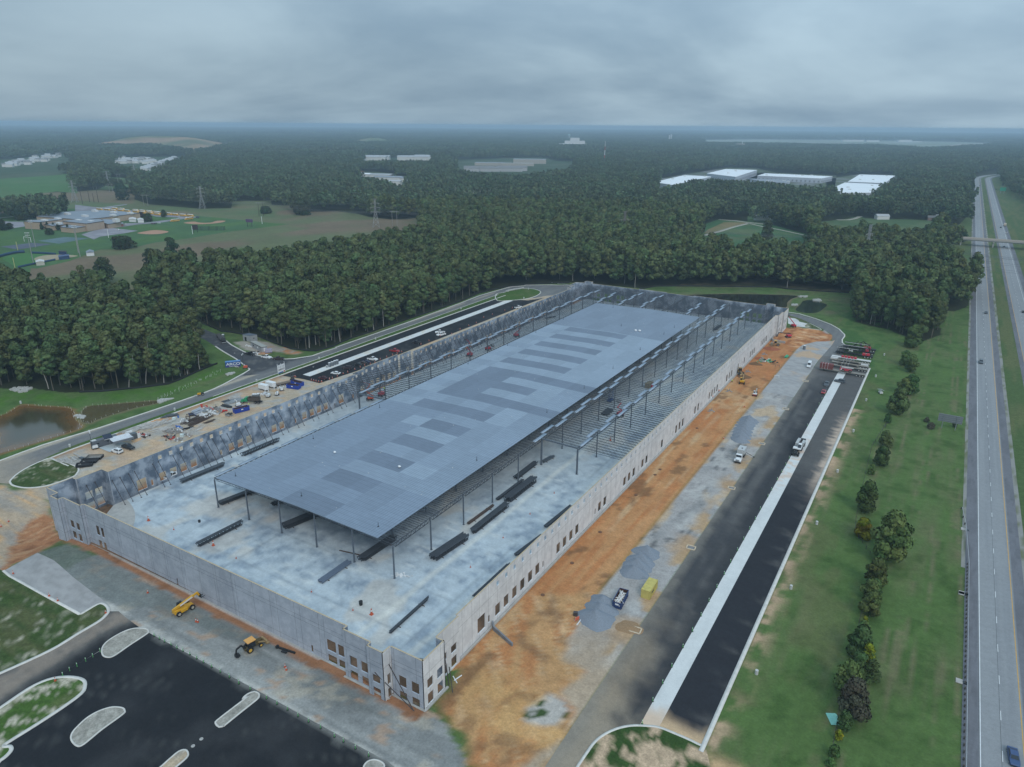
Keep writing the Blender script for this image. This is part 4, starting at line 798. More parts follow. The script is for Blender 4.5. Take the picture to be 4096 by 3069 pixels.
# bare leaning trunks along the wood edge by the pond and the loop road
g_=random.Random(5)
for i,(t,p,hh_,ln) in enumerate([('N1',(1290,300),19,.35),('N1',(1450,290),15,.3),('N1',(1600,235),17,-.1),('N1',(1660,215),18,.08),('N1',(1770,180),20,.02),('N1',(430,345),18,-.2),('N1',(1140,330),15,.5),('Z6',(100,620),27,.02),('Z6',(240,550),29,-.02),('Z6',(590,450),24,-.06),('Z6',(780,480),21,0),('Z6',(1340,240),20,.06),('Z6',(1520,240),21,0),('Z6',(1740,165),22,0),
 ('M2',(530,960),22,-.03),('M2',(475,985),18,0),('M2',(1680,470),22,0),('M2',(1835,470),24,0),('M3',(585,450),23,.02),('M3',(760,430),23,0),('M3',(1085,505),25,.04),('M3',(1000,470),20,.1),('M3',(480,440),20,0),('M3',(210,440),18,0),('M4',(740,520),24,.05),('M4',(970,800),20,.08),('M4',(300,505),20,0),('M4',(1180,830),15,.12)]):
 x,y=G(t,*p);mb=MB();q=Vector((0,0,-.3));pr_=.24
 for k in range(6):
  nq_=q+Vector((ln*hh_/6*(.4+k*.2)+g_.uniform(-.3,.3),g_.uniform(-.3,.3),hh_/6));mb.cyl(q,nq_,pr_,pr_*.8,6,False);pr_ *= .8;q=nq_
  if k >2:mb.cyl(q,q+Vector((g_.uniform(-2,2),g_.uniform(-1,1),g_.uniform(1,2.5))),.07,.03,4,False)
 tg=thing('tree','slender tree with a pale bare trunk at the wood edge','tree',(x,y,0),0,'pale bare trunked trees along the wood edge')
 mb.build('trunk',M_PALE,tg);c_=link('crown',TREES[6][0],tg,(float(q.x)*.9,float(q.y)*.9,hh_-13));c_.scale=(.7,.7,.9)
# ------------------------------------------------------------------ the warehouse under construction
def wall_mat(name,base,dark,lines,blotch=.5,sc=.35,tint=.1):
 m,nt,b=nodemat(name);N=nt.nodes;L=nt.links
 def ma(op,a,b_=None,c_=None):
  n=N.new('ShaderNodeMath');n.operation=op
  for i,v in enumerate((a,b_,c_)):
   if v is None:continue
   if isinstance(v,(int,float)):n.inputs[i].default_value=v
   else:L.new(v,n.inputs[i])
  return n.outputs[0]
 tcn=N.new('ShaderNodeTexCoord');sp=N.new('ShaderNodeSeparateXYZ');L.new(tcn.outputs['Object'],sp.inputs[0]);g=N.new('ShaderNodeNewGeometry')
 n=N.new('ShaderNodeTexNoise');n.inputs['Scale'].default_value=sc;n.inputs['Detail'].default_value=7;n.inputs['Roughness'].default_value=.6;n.inputs['Distortion'].default_value=.15;L.new(g.outputs['Position'],n.inputs['Vector'])
 n2_=N.new('ShaderNodeTexNoise');n2_.inputs['Scale'].default_value=3;n2_.inputs['Detail'].default_value=4;L.new(g.outputs['Position'],n2_.inputs['Vector'])
 r=N.new('ShaderNodeMapRange');L.new(n.outputs[0],r.inputs[0]);r.inputs[1].default_value=.60;r.inputs[2].default_value=.42
 mx=N.new('ShaderNodeMix');mx.data_type='RGBA';L.new(r.outputs[0],mx.inputs['Factor']);mx.inputs[6].default_value=(*base,1);mx.inputs[7].default_value=(*dark,1)
 fac=None
 for k,v in lines:
  d=ma('LESS_THAN',ma('ABSOLUTE',ma('SUBTRACT',sp.outputs[2 if k == 'z' else 0],v)),.045);fac=d if fac is None else ma('MAXIMUM',fac,d)
 oi=N.new('ShaderNodeObjectInfo');rr=ma('MULTIPLY_ADD',oi.outputs['Random'],2*tint,1-tint);rr=ma('MULTIPLY',rr,ma('MULTIPLY_ADD',n2_.outputs[0],.22,.89))
 if fac is not None:rr=ma('MULTIPLY',rr,ma('MULTIPLY_ADD',fac,-.5,1))
 s=N.new('ShaderNodeVectorMath');s.operation='SCALE';L.new(mx.outputs[2],s.inputs[0]);L.new(rr,s.inputs['Scale']);L.new(s.outputs[0],b.inputs['Base Color']);b.inputs['Roughness'].default_value=.88;b.inputs['Specular IOR Level'].default_value=.2
 return m
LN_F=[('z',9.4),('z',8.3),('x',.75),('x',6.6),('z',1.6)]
M_WF=wall_mat('tilt_up_front_shaded',(.41,.44,.49),(.34,.37,.42),LN_F,.5,.5,.09)  # same concrete as the side walls, darker and bluer to paint in its shade
M_WR=wall_mat('tilt_up_side_lit',(.68,.67,.66),(.58,.57,.565),[('z',8.6),('x',2.0),('x',6.0)],.45,.4,.05)  # lighter copy of the front concrete, its brighter lighting put into the colour
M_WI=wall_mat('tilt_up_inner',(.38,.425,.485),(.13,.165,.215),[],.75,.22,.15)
M_CAPW=mat('form_lumber',(.50,.40,.27),.85,var=.15,scale=.6);M_FOOT=mat('footing_concrete',(.40,.38,.35),.9,var=.15,scale=.7)
BLD=thing('warehouse','huge unfinished concrete warehouse with grey roof deck and open steel frame','building',(0,0,0))
def panel(p0,p1,z0,z1,ops,outside,mo,name='wall_panel',th=.26,cap=True):
 """a tilt-up panel from p0 to p1 with openings (u0,u1,za,zb); outside = +1 when the exterior is on the left of p0->p1"""
 dx,dy=p1[0]-p0[0],p1[1]-p0[1];Lg=math.hypot(dx,dy)-.03;us=sorted({0,Lg,*[o[0] for o in ops],*[o[1] for o in ops]});zs=sorted({z0,z1,*[o[2] for o in ops],*[o[3] for o in ops]})
 def hole(i,j):
  if i <0 or j <0 or i >= len(us)-1 or j >= len(zs)-1:return True
  u=(us[i]+us[i+1])/2;z=(zs[j]+zs[j+1])/2;return any(o[0] <u <o[1] and o[2] <z <o[3] for o in ops)
 mb=MB();a=0;b_=th
 for i in range(len(us)-1):
  for j in range(len(zs)-1):
   if hole(i,j):continue
   u0,u1,w0,w1=us[i],us[i+1],zs[j],zs[j+1]
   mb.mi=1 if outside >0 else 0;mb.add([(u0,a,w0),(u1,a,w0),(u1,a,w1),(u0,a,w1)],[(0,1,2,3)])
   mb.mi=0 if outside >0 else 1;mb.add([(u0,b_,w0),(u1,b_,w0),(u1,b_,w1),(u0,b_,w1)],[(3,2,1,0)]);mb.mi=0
   if hole(i-1,j):mb.add([(u0,a,w0),(u0,b_,w0),(u0,b_,w1),(u0,a,w1)],[(3,2,1,0)])
   if hole(i+1,j):mb.add([(u1,a,w0),(u1,b_,w0),(u1,b_,w1),(u1,a,w1)],[(0,1,2,3)])
   if hole(i,j-1):mb.add([(u0,a,w0),(u1,a,w0),(u1,b_,w0),(u0,b_,w0)],[(3,2,1,0)])
   if hole(i,j+1):mb.add([(u0,a,w1),(u1,a,w1),(u1,b_,w1),(u0,b_,w1)],[(0,1,2,3)])
 o=mb.build(name,[mo,M_WI],BLD,(p0[0],p0[1],0),math.atan2(dy,dx))
 if cap:MB().box((Lg/2,th/2,z1+.03),(Lg,th+.04,.06)).build('wall_cap',M_CAPW,o)
 return o
YG=[124.05+16.13*n for n in range(21)];XL=[-182.4+14.31*k for k in range(6)];XLL,XRR=-196.7,-96.75;SLAB=1.9;ZT=12.6
CLX=[XLL]+XL+[XRR]
def zr(x):return 13.2-.022*abs(x+146.45)
# openings of the long walls, per panel of 8.065 m starting at y=108
RD=[(117.2,120.6,1.5,5.9),(121.8,122.7,1.7,3.9)]+[(y,y+2.45,1.45,4.75) for y in (125,129,133.1,137.1,141.2,145.1)]+[(149.1,150,1.7,3.9)]+[(y,y+2.45,1.45,4.75) for y in (157.2,161.1,165.2,169.1)]  +[(182.7,183.6,1.7,3.9)]+[(y,y+2.45,1.45,4.75) for y in (185.1,189.1,205.2,209.2,213.3)]+[(218.2,219.1,1.7,3.9)]+[(y,y+2.4,1.45,4.7) for y in (221.5,225.4)]+[(241.3,243.7,1.45,4.8),(254,254.9,1.7,3.9)]  +[(y,y+2.4,1.45,5) for y in (257.3,261.4,265.3,281.2,285.4)]+[(290,290.9,1.7,4)]+[(y,y+2.4,1.45,5) for y in (301.5,305.5,309.4,313.5)]+[(318.2,319.1,1.7,4)]+[(y,y+2.4,1.45,5) for y in (329.3,333.8,337.8)]+[(349.8,352.2,1.45,5),(358.2,359.1,1.7,4)]  +[(y,y+2.4,1.45,5) for y in (361.8,374.5,378.6,382.6,398,401.9,405.9,409.9)]+[(421.4,424.2,1.5,6.2)]
LD=[(117,120.3,1.9,5.8),(121.8,122.6,1.9,4)]+[(y,y+2.4,2.1,5.1) for y in (125,129,132.9,136.9)]+[(149,149.9,2.1,4.1)]+[(y,y+2.4,2.1,5.1) for y in (152.8,156.8,160.8,172.9,176.8)]+[(184.7,185.5,2,4)]+[(y,y+2.4,2.1,5.1) for y in (188.7,192.8,196.8,200.7)]+[(209.6,213,2.1,6.2),(218,218.8,2,4)]  +[(y,y+2.4,2.1,5.1) for y in (225,233,237,241,245,249,257,265,269,273,285,289,293,305,309,317,325,329,341,345,357,361,373,377,389,393,405,409)]
rows=[108.9]+[115.985+8.065*i for i in range(39)]+[430.5]
def cut(lst,a,b):return [(max(u0,a+.15)-a,min(u1,b-.15)-a,z0,z1) for u0,u1,z0,z1 in lst if u1 >a+.4 and u0 <b-.4 and min(u1,b-.15)-max(u0,a+.15) >.3]
UPR=[(125.6+4.03*i,126.9+4.03*i,9.95,11.35) for i in range(74)]
for a,b in zip(rows[:-1],rows[1:]):panel((-79.6,a),(-79.6,b),-1.5 if a <180 else-.6,ZT,cut(RD+UPR,a,b),-1,M_WR).rotation_euler.z += 0
def lx(y):return-213.3 if y <224 or y >262 else (-216.3 if 232 <y+4 <254 else-214.9)
for a,b in zip(rows[:-1],rows[1:]):
 x=lx((a+b)/2);panel((x,a),(x,b),-.5,ZT,cut(LD+UPR,a,b),1,M_WR)
for y in (rows[15],rows[16],rows[18],rows[19]):
 pass
def seg(p,q,ops,outside,z0=-.6,mo=None,z1=ZT):return panel(p,q,z0,z1,ops,outside,mo or M_WF)
# front wall (seen from outside) with its stepped corner bays
E4=lambda us,lo=(.1,2.2),up=(3.3,6.3):[(u,u+w,*z) for u,w in us for z in (lo,up)]
fx=[-199.5,-191.1,-184.0,-176.6,-169.8,-163.0,-155.8,-149.6,-142.8,-135.6,-129.2,-121.0,-113.3,-105.8]
for i,(a,b) in enumerate(zip(fx[:-1],fx[1:])):
 ops=E4([(3.9,1.9),(6.3,1.7)],(.2,2.4),(3.9,7.2)) if i == 0 else ([(3.2,4.0,.3,2.4)] if i in (5,12) else [])
 seg((a,93.15),(b,93.15),ops,-1)
seg((-105.8,93.15),(-98.0,93.15),E4([(1.1,2.9),(4.5,2.4)],(.1,2.3),(3.3,6.45)),-1)
seg((-98.0,91.9),(-90.0,91.9),E4([(1.3,2.4),(4.8,2.4)],(.0,2.4),(3.6,6.4)),-1);seg((-98.0,93.4),(-98.0,91.9),[],-1)
seg((-90.0,90.7),(-85.5,90.7),E4([(1.1,2.2)],(-.1,2.5),(3.8,5.9)),-1);seg((-90.0,91.9),(-90.0,90.7),[],-1)
seg((-85.5,90.7),(-85.5,93.2),E4([(1.0,1.0)],(0,2.5),(3.4,6.2)),-1,mo=M_WR);seg((-85.4,93.15),(-76.9,93.15),E4([(1.7,2.1),(5.1,2.1)],(.0,2.0),(3.2,6.1)),-1)
# right corner returns
seg((-76.9,93.15),(-76.9,100.6),E4([(1.2,2.0),(4.6,2.1)],(.3,3.1),(4.4,6.9)),-1,mo=M_WR);seg((-76.9,100.6),(-79.0,100.6),[],-1);seg((-79.0,100.6),(-79.0,108.9),E4([(1.6,1.9),(5.1,2.2)],(.4,3.1),(4.3,6.4)),-1,mo=M_WR)
# left corner
seg((-218.9,92.9),(-212.8,92.9),E4([(2.6,2.1)],(-2.0,.6),(1.6,4.0)),-1,z0=-3.4);seg((-212.8,92.9),(-212.8,90.7),[],-1,z0=-3.4);seg((-212.8,90.7),(-208.5,90.7),[],-1,z0=-3.2)
seg((-208.5,90.7),(-208.5,92.1),[],-1,z0=-3.2);seg((-208.5,92.1),(-199.5,92.1),E4([(1.2,2.2),(4.3,2.0)],(-.4,2.2),(3.3,5.9)),-1,z0=-2.4);seg((-199.5,92.1),(-199.5,93.2),[],-1,z0=-1)
seg((-218.9,100.8),(-218.9,92.9),E4([(2.4,2.1),(4.9,1.5)],(-1.4,1.4),(3.2,5.6)),-1,z0=-3.4);seg((-217.0,100.8),(-218.9,100.8),[],-1);seg((-217.0,108.9),(-217.0,100.8),[(1.0,3.4,1.1,3.5),(4.2,6.5,.9,3.3),(1.0,3.4,4.8,7.1),(4.2,6.5,4.7,7.1)],-1);seg((-213.3,108.9),(-217.0,108.9),[],-1)
# back wall and its corner towers
bx=[-209.0,-200.5,-191.5,-182.4,-173.6,-163.3,-154.2,-145.2,-136.1,-128.4,-120.7,-113.5,-106.3,-98.2,-90.5]
for i,(a,b) in enumerate(zip(bx[:-1],bx[1:])):seg((b,453.0),(a,453.0),E4([(1.6,2.2),(4.9,2.2)],(.4,2.8),(4,6.8)) if i in (0,1,2) or i >11 else [],-1,z1=ZT+(.35 if i in (4,5,8,9) else 0))
seg((-209.0,453.0),(-209.0,456),[],-1,z1=13.3);seg((-209,456),(-214.2,456),[],-1,z1=13.3);seg((-214.2,456),(-214.2,453),[],-1,z1=13.3);seg((-214.2,453),(-220,450.5),[],-1)
seg((-220,450.5),(-219.3,440),E4([(2,2),(5.5,2)]),-1);seg((-219.3,440),(-216.4,440),[],-1);seg((-216.4,440),(-216.4,430.5),[],-1);seg((-216.4,430.5),(-213.3,430.5),[],-1)
seg((-85.4,456),(-90.5,456),[],-1,z1=13.3);seg((-90.5,456),(-90.5,453),[],-1,z1=13.3);seg((-85.4,453.2),(-85.4,456),[],-1,z1=13.3);seg((-76.9,452.6),(-85.4,452.6),E4([(1.6,2.1),(5.1,2.1)]),-1)
seg((-79.6,430.5),(-77.9,430.5),[],-1,mo=M_WR);seg((-77.9,430.5),(-77.9,440.2),E4([(2.2,2.2),(6,2.2)],(1,3.6),(4.6,7.4)),-1,mo=M_WR);seg((-77.9,440.2),(-76.9,440.2),[],-1,mo=M_WR);seg((-76.9,440.2),(-76.9,452.6),E4([(3.2,2.2),(7.6,2.2)],(1,3.6),(4.6,7.4)),-1,mo=M_WR)
# jogs of the left wall bump-out
for y,xa,xb in ((rows[15],-213.3,-214.9),(rows[16],-214.9,-216.3),(rows[18],-216.3,-214.9),(rows[20],-214.9,-213.3)):pass
MB().beam((-79.2,109,.2),(-79.2,430,.2),.5,.55).build('footing',M_FOOT,BLD)
MB().beam((-199,92.95,-.1),(-98,92.95,-.1),.45,.4).build('footing',M_FOOT,BLD)
MB().beam((-98.3,91.6,-.1),(-85.2,91.6,-.1),.5,.4).beam((-85.4,92.9,-.1),(-76.5,92.9,-.1),.5,.4).beam((-76.6,92.8,.05),(-76.6,101,.05),.5,.5).build('footing',M_FOOT,BLD)
# floor slab
def slabc(x,y):
 n=fbm(x/9,y/9,401);m_=fbm((x+y*.3)/2.2,(y-x*.3)/2.2,402,5);s2=fbm(x/1.2,y/14,403);s3=fbm(x/14,y/1.2,404);c=np.empty(x.shape+(3,));c[:]=(.445,.495,.52)
 dk=smooth(.42,.68,n*.45+m_*.55);c=mixc(c,(.19,.24,.30),dk*.65);c=mixc(c,(.14,.175,.22),smooth(.55,.72,m_*.5+s2*.25+s3*.25)*smooth(.4,.6,n)*.5)
 c=mixc(c,(.60,.62,.60),smooth(.58,.74,fbm(x/5,y/4,405)*.5+s3*.5)*.7);c=mixc(c,(.56,.50,.42),smooth(.60,.70,fbm(x/11,y/16,406))*.55)
 c=mixc(c,(.35,.36,.35),smooth(150,190,y)*smooth(-84,-118,x)*.45)
 for px_,w in ((-103.9,.16),(-89,.16)):c=mixc(c,(.64,.62,.55),smooth(1.6,.1,np.abs(x-px_-fbm(x*0,y/8,407)*1.2))*.6)
 jx=np.abs(((x+182.4) % 4.77)-2.385);jy=np.abs(((y-124.05) % 5.377)-2.69);c=mixc(c,(.13,.15,.17),np.maximum(smooth(2.27,2.36,jx),smooth(2.56,2.66,jy))*smooth(.35,.6,fbm(x/20,y/20,408))*.28)
 return c
M_SLAB=painted('floor_slab_concrete',.55,1.6,.12,.25,.10,.35,.05)
SP=[(-211.6,107.5),(-205,99),(-98,98.6),(-84.3,104),(-84.3,450.5),(-211.6,450.5)]
so_=sheet('floor_slab',SP,SLAB,M_SLAB,slabc,.85,None);so_.parent=BLD
so2=MB().prism([(x*1,y) for x,y in SP],.35,SLAB-.02).build('slab_edge',M_FOOT,BLD)
pit=sheet('backfill',[(-218.4,93.5),(-213.3,91.2),(-208,92.5),(-98,93.6),(-90,92.4),(-86,91.4),(-85,93.6),(-77.2,93.6),(-77.2,100.4),(-79.3,101),(-79.9,109),(-79.9,452.5),(-213.2,452.5),(-213.2,109),(-216.8,108.5),(-216.8,101),(-218.5,100.5)],.4,M_GROUND,flat((.13,.08,.05),(.24,.14,.085),3),2.0,None);pit.parent=BLD  # soil darkened in colour to stand for the shade behind the door openings
# steel
M_STEEL=mat('grey_primed_steel',(.105,.125,.15),.55,.0,.15,.6,spec=.4);M_JOIST=mat('dark_primed_steel',(.055,.063,.074),.6,.0,.15,.6,spec=.3)
def deck_mat():
 m,nt,b=nodemat('roof_deck_steel');N=nt.nodes;L=nt.links;at=N.new('ShaderNodeAttribute');at.attribute_name='Col';g=N.new('ShaderNodeNewGeometry');sp=N.new('ShaderNodeSeparateXYZ');L.new(g.outputs['Position'],sp.inputs[0])
 def ma(op,a,b_=None,c_=None):
  n=N.new('ShaderNodeMath');n.operation=op
  for i,v in enumerate((a,b_,c_)):
   if v is None:continue
   if isinstance(v,(int,float)):n.inputs[i].default_value=v
   else:L.new(v,n.inputs[i])
  return n.outputs[0]
 wx=ma('PINGPONG',sp.outputs[0],.46);rib=ma('LESS_THAN',wx,.10)
 wy=ma('PINGPONG',ma('SUBTRACT',sp.outputs[1],124.05),1.008);pud=ma('LESS_THAN',wy,.12)
 rib2=ma('MULTIPLY',ma('SINE',ma('MULTIPLY',sp.outputs[0],2*math.pi/.92)),.5)
 n=N.new('ShaderNodeTexNoise');n.inputs['Scale'].default_value=.5;n.inputs['Detail'].default_value=6;L.new(g.outputs['Position'],n.inputs['Vector'])
 f=ma('MULTIPLY',ma('MULTIPLY_ADD',rib,-.2,1.03),ma('MULTIPLY_ADD',pud,-.14,1.02));f=ma('MULTIPLY',f,ma('MULTIPLY_ADD',n.outputs[0],.26,.87));f=ma('MULTIPLY',f,ma('MULTIPLY_ADD',rib2,.1,1))
 s=N.new('ShaderNodeVectorMath');s.operation='SCALE';L.new(at.outputs['Color'],s.inputs[0]);L.new(f,s.inputs['Scale']);L.new(s.outputs[0],b.inputs['Base Color']);b.inputs['Roughness'].default_value=.5;b.inputs['Metallic'].default_value=.15
 bu=N.new('ShaderNodeBump');bu.inputs['Strength'].default_value=.35;bu.inputs['Distance'].default_value=.08;L.new(rib2,bu.inputs['Height']);L.new(bu.outputs[0],b.inputs['Normal']);return m
M_DECK=deck_mat()
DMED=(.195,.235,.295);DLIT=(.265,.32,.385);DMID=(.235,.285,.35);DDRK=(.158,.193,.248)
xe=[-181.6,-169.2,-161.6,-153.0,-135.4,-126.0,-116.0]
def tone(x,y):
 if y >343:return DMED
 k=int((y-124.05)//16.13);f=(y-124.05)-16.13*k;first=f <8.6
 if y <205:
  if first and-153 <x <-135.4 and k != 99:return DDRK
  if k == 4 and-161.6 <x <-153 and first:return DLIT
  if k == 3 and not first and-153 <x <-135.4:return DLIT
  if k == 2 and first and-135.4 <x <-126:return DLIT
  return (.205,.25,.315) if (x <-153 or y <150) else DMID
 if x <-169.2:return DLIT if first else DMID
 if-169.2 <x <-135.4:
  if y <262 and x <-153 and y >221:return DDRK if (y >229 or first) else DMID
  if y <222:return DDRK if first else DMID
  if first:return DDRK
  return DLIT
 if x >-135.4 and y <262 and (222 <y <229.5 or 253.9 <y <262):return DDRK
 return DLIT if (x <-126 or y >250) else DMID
dv=[];df=[];dc=[]
ys_=[124.05]
for n in range(18):ys_ += [124.05+16.13*n+8.3,124.05+16.13*(n+1)]
ys_=sorted([y for y in ys_ if y <402]+[402.0,221.5,343.0])
xs_=sorted(set(xe+[-177,-173,-165,-157,-149,-146.45,-142,-138,-131,-121]))
rg=random.Random(4)
for j in range(len(ys_)-1):
 for i in range(len(xs_)-1):
  xa,xb,ya,yb=xs_[i],xs_[i+1],ys_[j],ys_[j+1]
  if yb-ya <.05:continue
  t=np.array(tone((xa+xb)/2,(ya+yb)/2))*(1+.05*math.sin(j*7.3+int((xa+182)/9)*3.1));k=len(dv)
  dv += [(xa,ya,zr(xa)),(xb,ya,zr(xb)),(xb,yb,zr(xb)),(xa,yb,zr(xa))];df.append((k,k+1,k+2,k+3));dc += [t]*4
  dv += [(xa,ya,zr(xa)-.08),(xb,ya,zr(xb)-.08),(xb,yb,zr(xb)-.08),(xa,yb,zr(xa)-.08)];df.append((k+7,k+6,k+5,k+4));dc += [t]*4
link('roof_deck',npmesh('roof_deck',dv,df,M_DECK,np.array(dc)),BLD)
MB().beam((-181.6,124.0,zr(-181.6)-.1),(-146.4,124.0,zr(-146.4)-.1),.1,.22).beam((-146.4,124.0,zr(-146.4)-.1),(-116,124.0,zr(-116)-.1),.1,.22).build('deck_edge',M_STEEL,BLD)
# loose deck sheets laid over the girder lines
def dsheet(x,y,w,L):
 z=zr(x)+.06;V_=[(x-w/2,y,z),(x+w/2,y,z),(x+w/2,y+L,z),(x-w/2,y+L,z)];V_ += [(a,b,c_-.09) for a,b,c_ in V_]
 me=npmesh('deck_sheet',V_,[(0,1,2,3),(7,6,5,4),(0,4,5,1),(1,5,6,2),(2,6,7,3),(3,7,4,0)],M_DECK,np.tile(np.array(DLIT)*1.08,(8,1)));link('deck_sheet',me,BLD)
for x0_,lo,hi in ((XLL,205,446),(XL[5],200,446),(XRR,206,446)):
 y=lo;k=0
 while y <hi-8:
  dsheet(x0_+(-1.05 if k % 2 else .35)-(.9 if x0_ == XL[5] else 0),y,1.25,8.6);y += 8.06;k += 1
for x0_,n_ in ((XL[0],4),(XL[1],5),(XL[2],5),(XL[4],4)):
 for k in range(n_):dsheet(x0_+(-1 if k % 2 else .4),404+k*8.1,1.25,8)
for y in range(0,9):dsheet(-182.9,125+y*8.9,1.3,7.2)
# columns
def col_mb(x,y,big=False):w=.5 if big else .33;t=zr(x)-1.0;return MB().box((0,0,(t+SLAB)/2),(w,w,t-SLAB)).box((0,0,SLAB+.02),(w+.3,w+.3,.05)).box((0,0,t+.25),(w*.6,w*.6,.6))
colpos=[(x,y) for x in XL for y in YG]+[(x,y) for x in (XLL,XRR) for y in YG[5:]]
colpos.sort(key=lambda p:(0 if (p[1] <125 or p[0] >-97 or (p[0] >-112) or (p[0] <-196)) else 1,p[1]))
cme={};rest_=MB()
for i,(x,y) in enumerate(colpos):
 big=abs(y-YG[5]) <1 and (x >-112 or x <-196)
 if i <98:
  key=(round(x,1),big)
  if key not in cme:cme[key]=col_mb(x,y,big).mesh('column',M_STEEL)
  link('column',cme[key],BLD,(x,y,0))
 else:
  m_=col_mb(x,y);rest_.add([(a+x,b+y,c_) for a,b,c_ in m_.v],m_.f)
tag(rest_.build('column',M_STEEL,BLD),kind='stuff')
# joist girders along the column lines
def truss(mb,a,b,d,w,n,wr):
 a=Vector(a);b=Vector(b);mb.beam(a,b,w,.12);dn=Vector((0,0,-d));s=(b-a)/n;mb.beam(a+s*.5+dn,b-s*.5+dn,w*.8,.1)
 for i in range(n):
  mb.beam(a+s*i,a+s*(i+.5)+dn,wr);mb.beam(a+s*(i+.5)+dn,a+s*(i+1),wr)
for x in CLX:
 mb=MB();y0i=0 if x in XL else 5
 for ya,yb in zip(YG[y0i:-1],YG[y0i+1:]):truss(mb,(x,ya,zr(x)-.14),(x,yb,zr(x)-.14),1.15,.3,8,.11)
 mb.build('joist_girder',M_JOIST,BLD)
# beams at the expansion joint
for xa,xb in ((XLL,XL[0]),(XL[5],XRR)):MB().beam((xa,YG[5]-.4,zr(xa)-.15),(xb,YG[5]-.4,zr(xb)-.15),.35,.5).build('tie_beam',M_STEEL,BLD)
# open web joists
def joist(mb,xa,xb,y,n=None,d=.75):
 za,zb=zr(xa)-.08,zr(xb)-.08;n=n or int(abs(xb-xa)/1.5);mb.beam((xa,y,za),(xb,y,zb),.15,.09);a=Vector((xa,y,za));b=Vector((xb,y,zb));s=(b-a)/n;dn=Vector((0,0,-d));mb.beam(a+s*.7+dn,b-s*.7+dn,.12,.07)
 for i in range(n):mb.beam(a+s*i,a+s*(i+.5)+dn,.045);mb.beam(a+s*(i+.5)+dn,a+s*(i+1),.045)
JS=16.13/8;jy=[YG[5]+.9+JS*i for i in range(int((446.7-YG[5]-.9)/JS)+1)];jfull=[124.05+JS*i for i in range(161)]
mbR=MB();joist(mbR,XRR,-79.7,0);meR=mbR.mesh('joist',M_JOIST);mb=MB()
for i,y in enumerate(jy):
 if i <100:link('joist',meR,BLD,(0,y,0))
 else:joist(mb,XRR,-79.7,y)
for y in jy+[448.7,450.6]:
 joist(mb,XL[5],XRR,y);joist(mb,XLL,XL[0],y);joist(mb,-213.1,XLL,y)
for y in jfull+[448.7,450.6]:
 joist(mb,XL[4],XL[5],y)
 for k in range(4):
  if y <128 or y >398 or k == 0:joist(mb,XL[k],XL[k+1],y)
  else:mb.beam((XL[k],y,zr(XL[k])-.08),(XL[k+1],y,zr(XL[k+1])-.08),.15,.09)
tag(mb.build('joist',M_JOIST,BLD),kind='stuff')
mb=MB()
for x in (-206,-203,-189.5,-104,-91.2,-85.6):
 mb.beam((x,YG[5]+1,zr(x)-.85),(x,446,zr(x)-.85),.06)
mb.build('bridging',M_JOIST,BLD)
# braces that prop the wall panels
mb=MB();mb.cyl((.0,0,9.4),(4.3,.3,SLAB+.1),.1,.085,6);mb.box((4.3,.3,SLAB+.06),(.35,.35,.12));mb.box((.05,0,9.4),(.15,.3,.3));M_BRACE=mat('brace_pipe',(.075,.065,.065),.6,.2,.2,1);meB=mb.mesh('wall_brace',M_BRACE)
by=[103.2,105.9,109.3,111.9,114.8,116.8,123.2,125.3,130.7,133.3,138.8,141.2,144,146.6]
for a in rows[5:-1]:
 if a >147:by += [a+1.6,a+4.4]
by=by[:84]
for y in by:link('wall_brace',meB,BLD,(-216.7 if y <109 else lx(y)+.28,y,0))
for x in (-200,-190,-183,-175,-166,-157,-148):
 o=link('wall_brace',meB,BLD,(x,452.7,0),-math.pi/2)
for a,b in (((-88.0,90.6,6.6),(-78.5,91.6,.2)),((-85.6,92.4,8.6),(-78.8,91.7,.2)),((-76.5,101.5,5.2),(-74.6,100.0,.3)),((-78.9,103.2,5.4),(-76.5,101.3,.3))):MB().cyl(a,b,.12,.1,6).build('wall_brace',M_BRACE,BLD)
# wing walls of the truck court
M_DKC=mat('damp_concrete',(.20,.21,.225),.85,var=.2,scale=.6)
def wing(P,h0,h1):
 mb=MB();n=len(P)
 for i in range(n-1):
  a,b=P[i],P[i+1];ha=h0+(h1-h0)*i/(n-1);hb=h0+(h1-h0)*(i+1)/(n-1);dx,dy=b[0]-a[0],b[1]-a[1];L_=math.hypot(dx,dy);nx_,ny_=-dy/L_*.2,dx/L_*.2
  mb.add([(a[0]-nx_,a[1]-ny_,-.4),(a[0]+nx_,a[1]+ny_,-.4),(a[0]+nx_,a[1]+ny_,ha),(a[0]-nx_,a[1]-ny_,ha),(b[0]-nx_,b[1]-ny_,-.4),(b[0]+nx_,b[1]+ny_,-.4),(b[0]+nx_,b[1]+ny_,hb),(b[0]-nx_,b[1]-ny_,hb)],[(0,3,7,4),(1,5,6,2),(3,2,6,7),(0,1,2,3),(4,7,6,5)])
 return mb
tag(wing([(-79.3,123.3),(-78.2,122.2),(-71.5,119.8)],1.7,.8).build('retaining_wall',M_DKC),'low dark concrete wing wall at the near end of the dock wall','retaining wall')
w2=GP('N4',(855,575),(865,590),(975,607));tag(wing(w2,1.8,1.2).build('retaining_wall',mat('wing_grey',(.36,.35,.34),.9)),'low grey concrete wing wall at the far end of the dock wall','retaining wall')
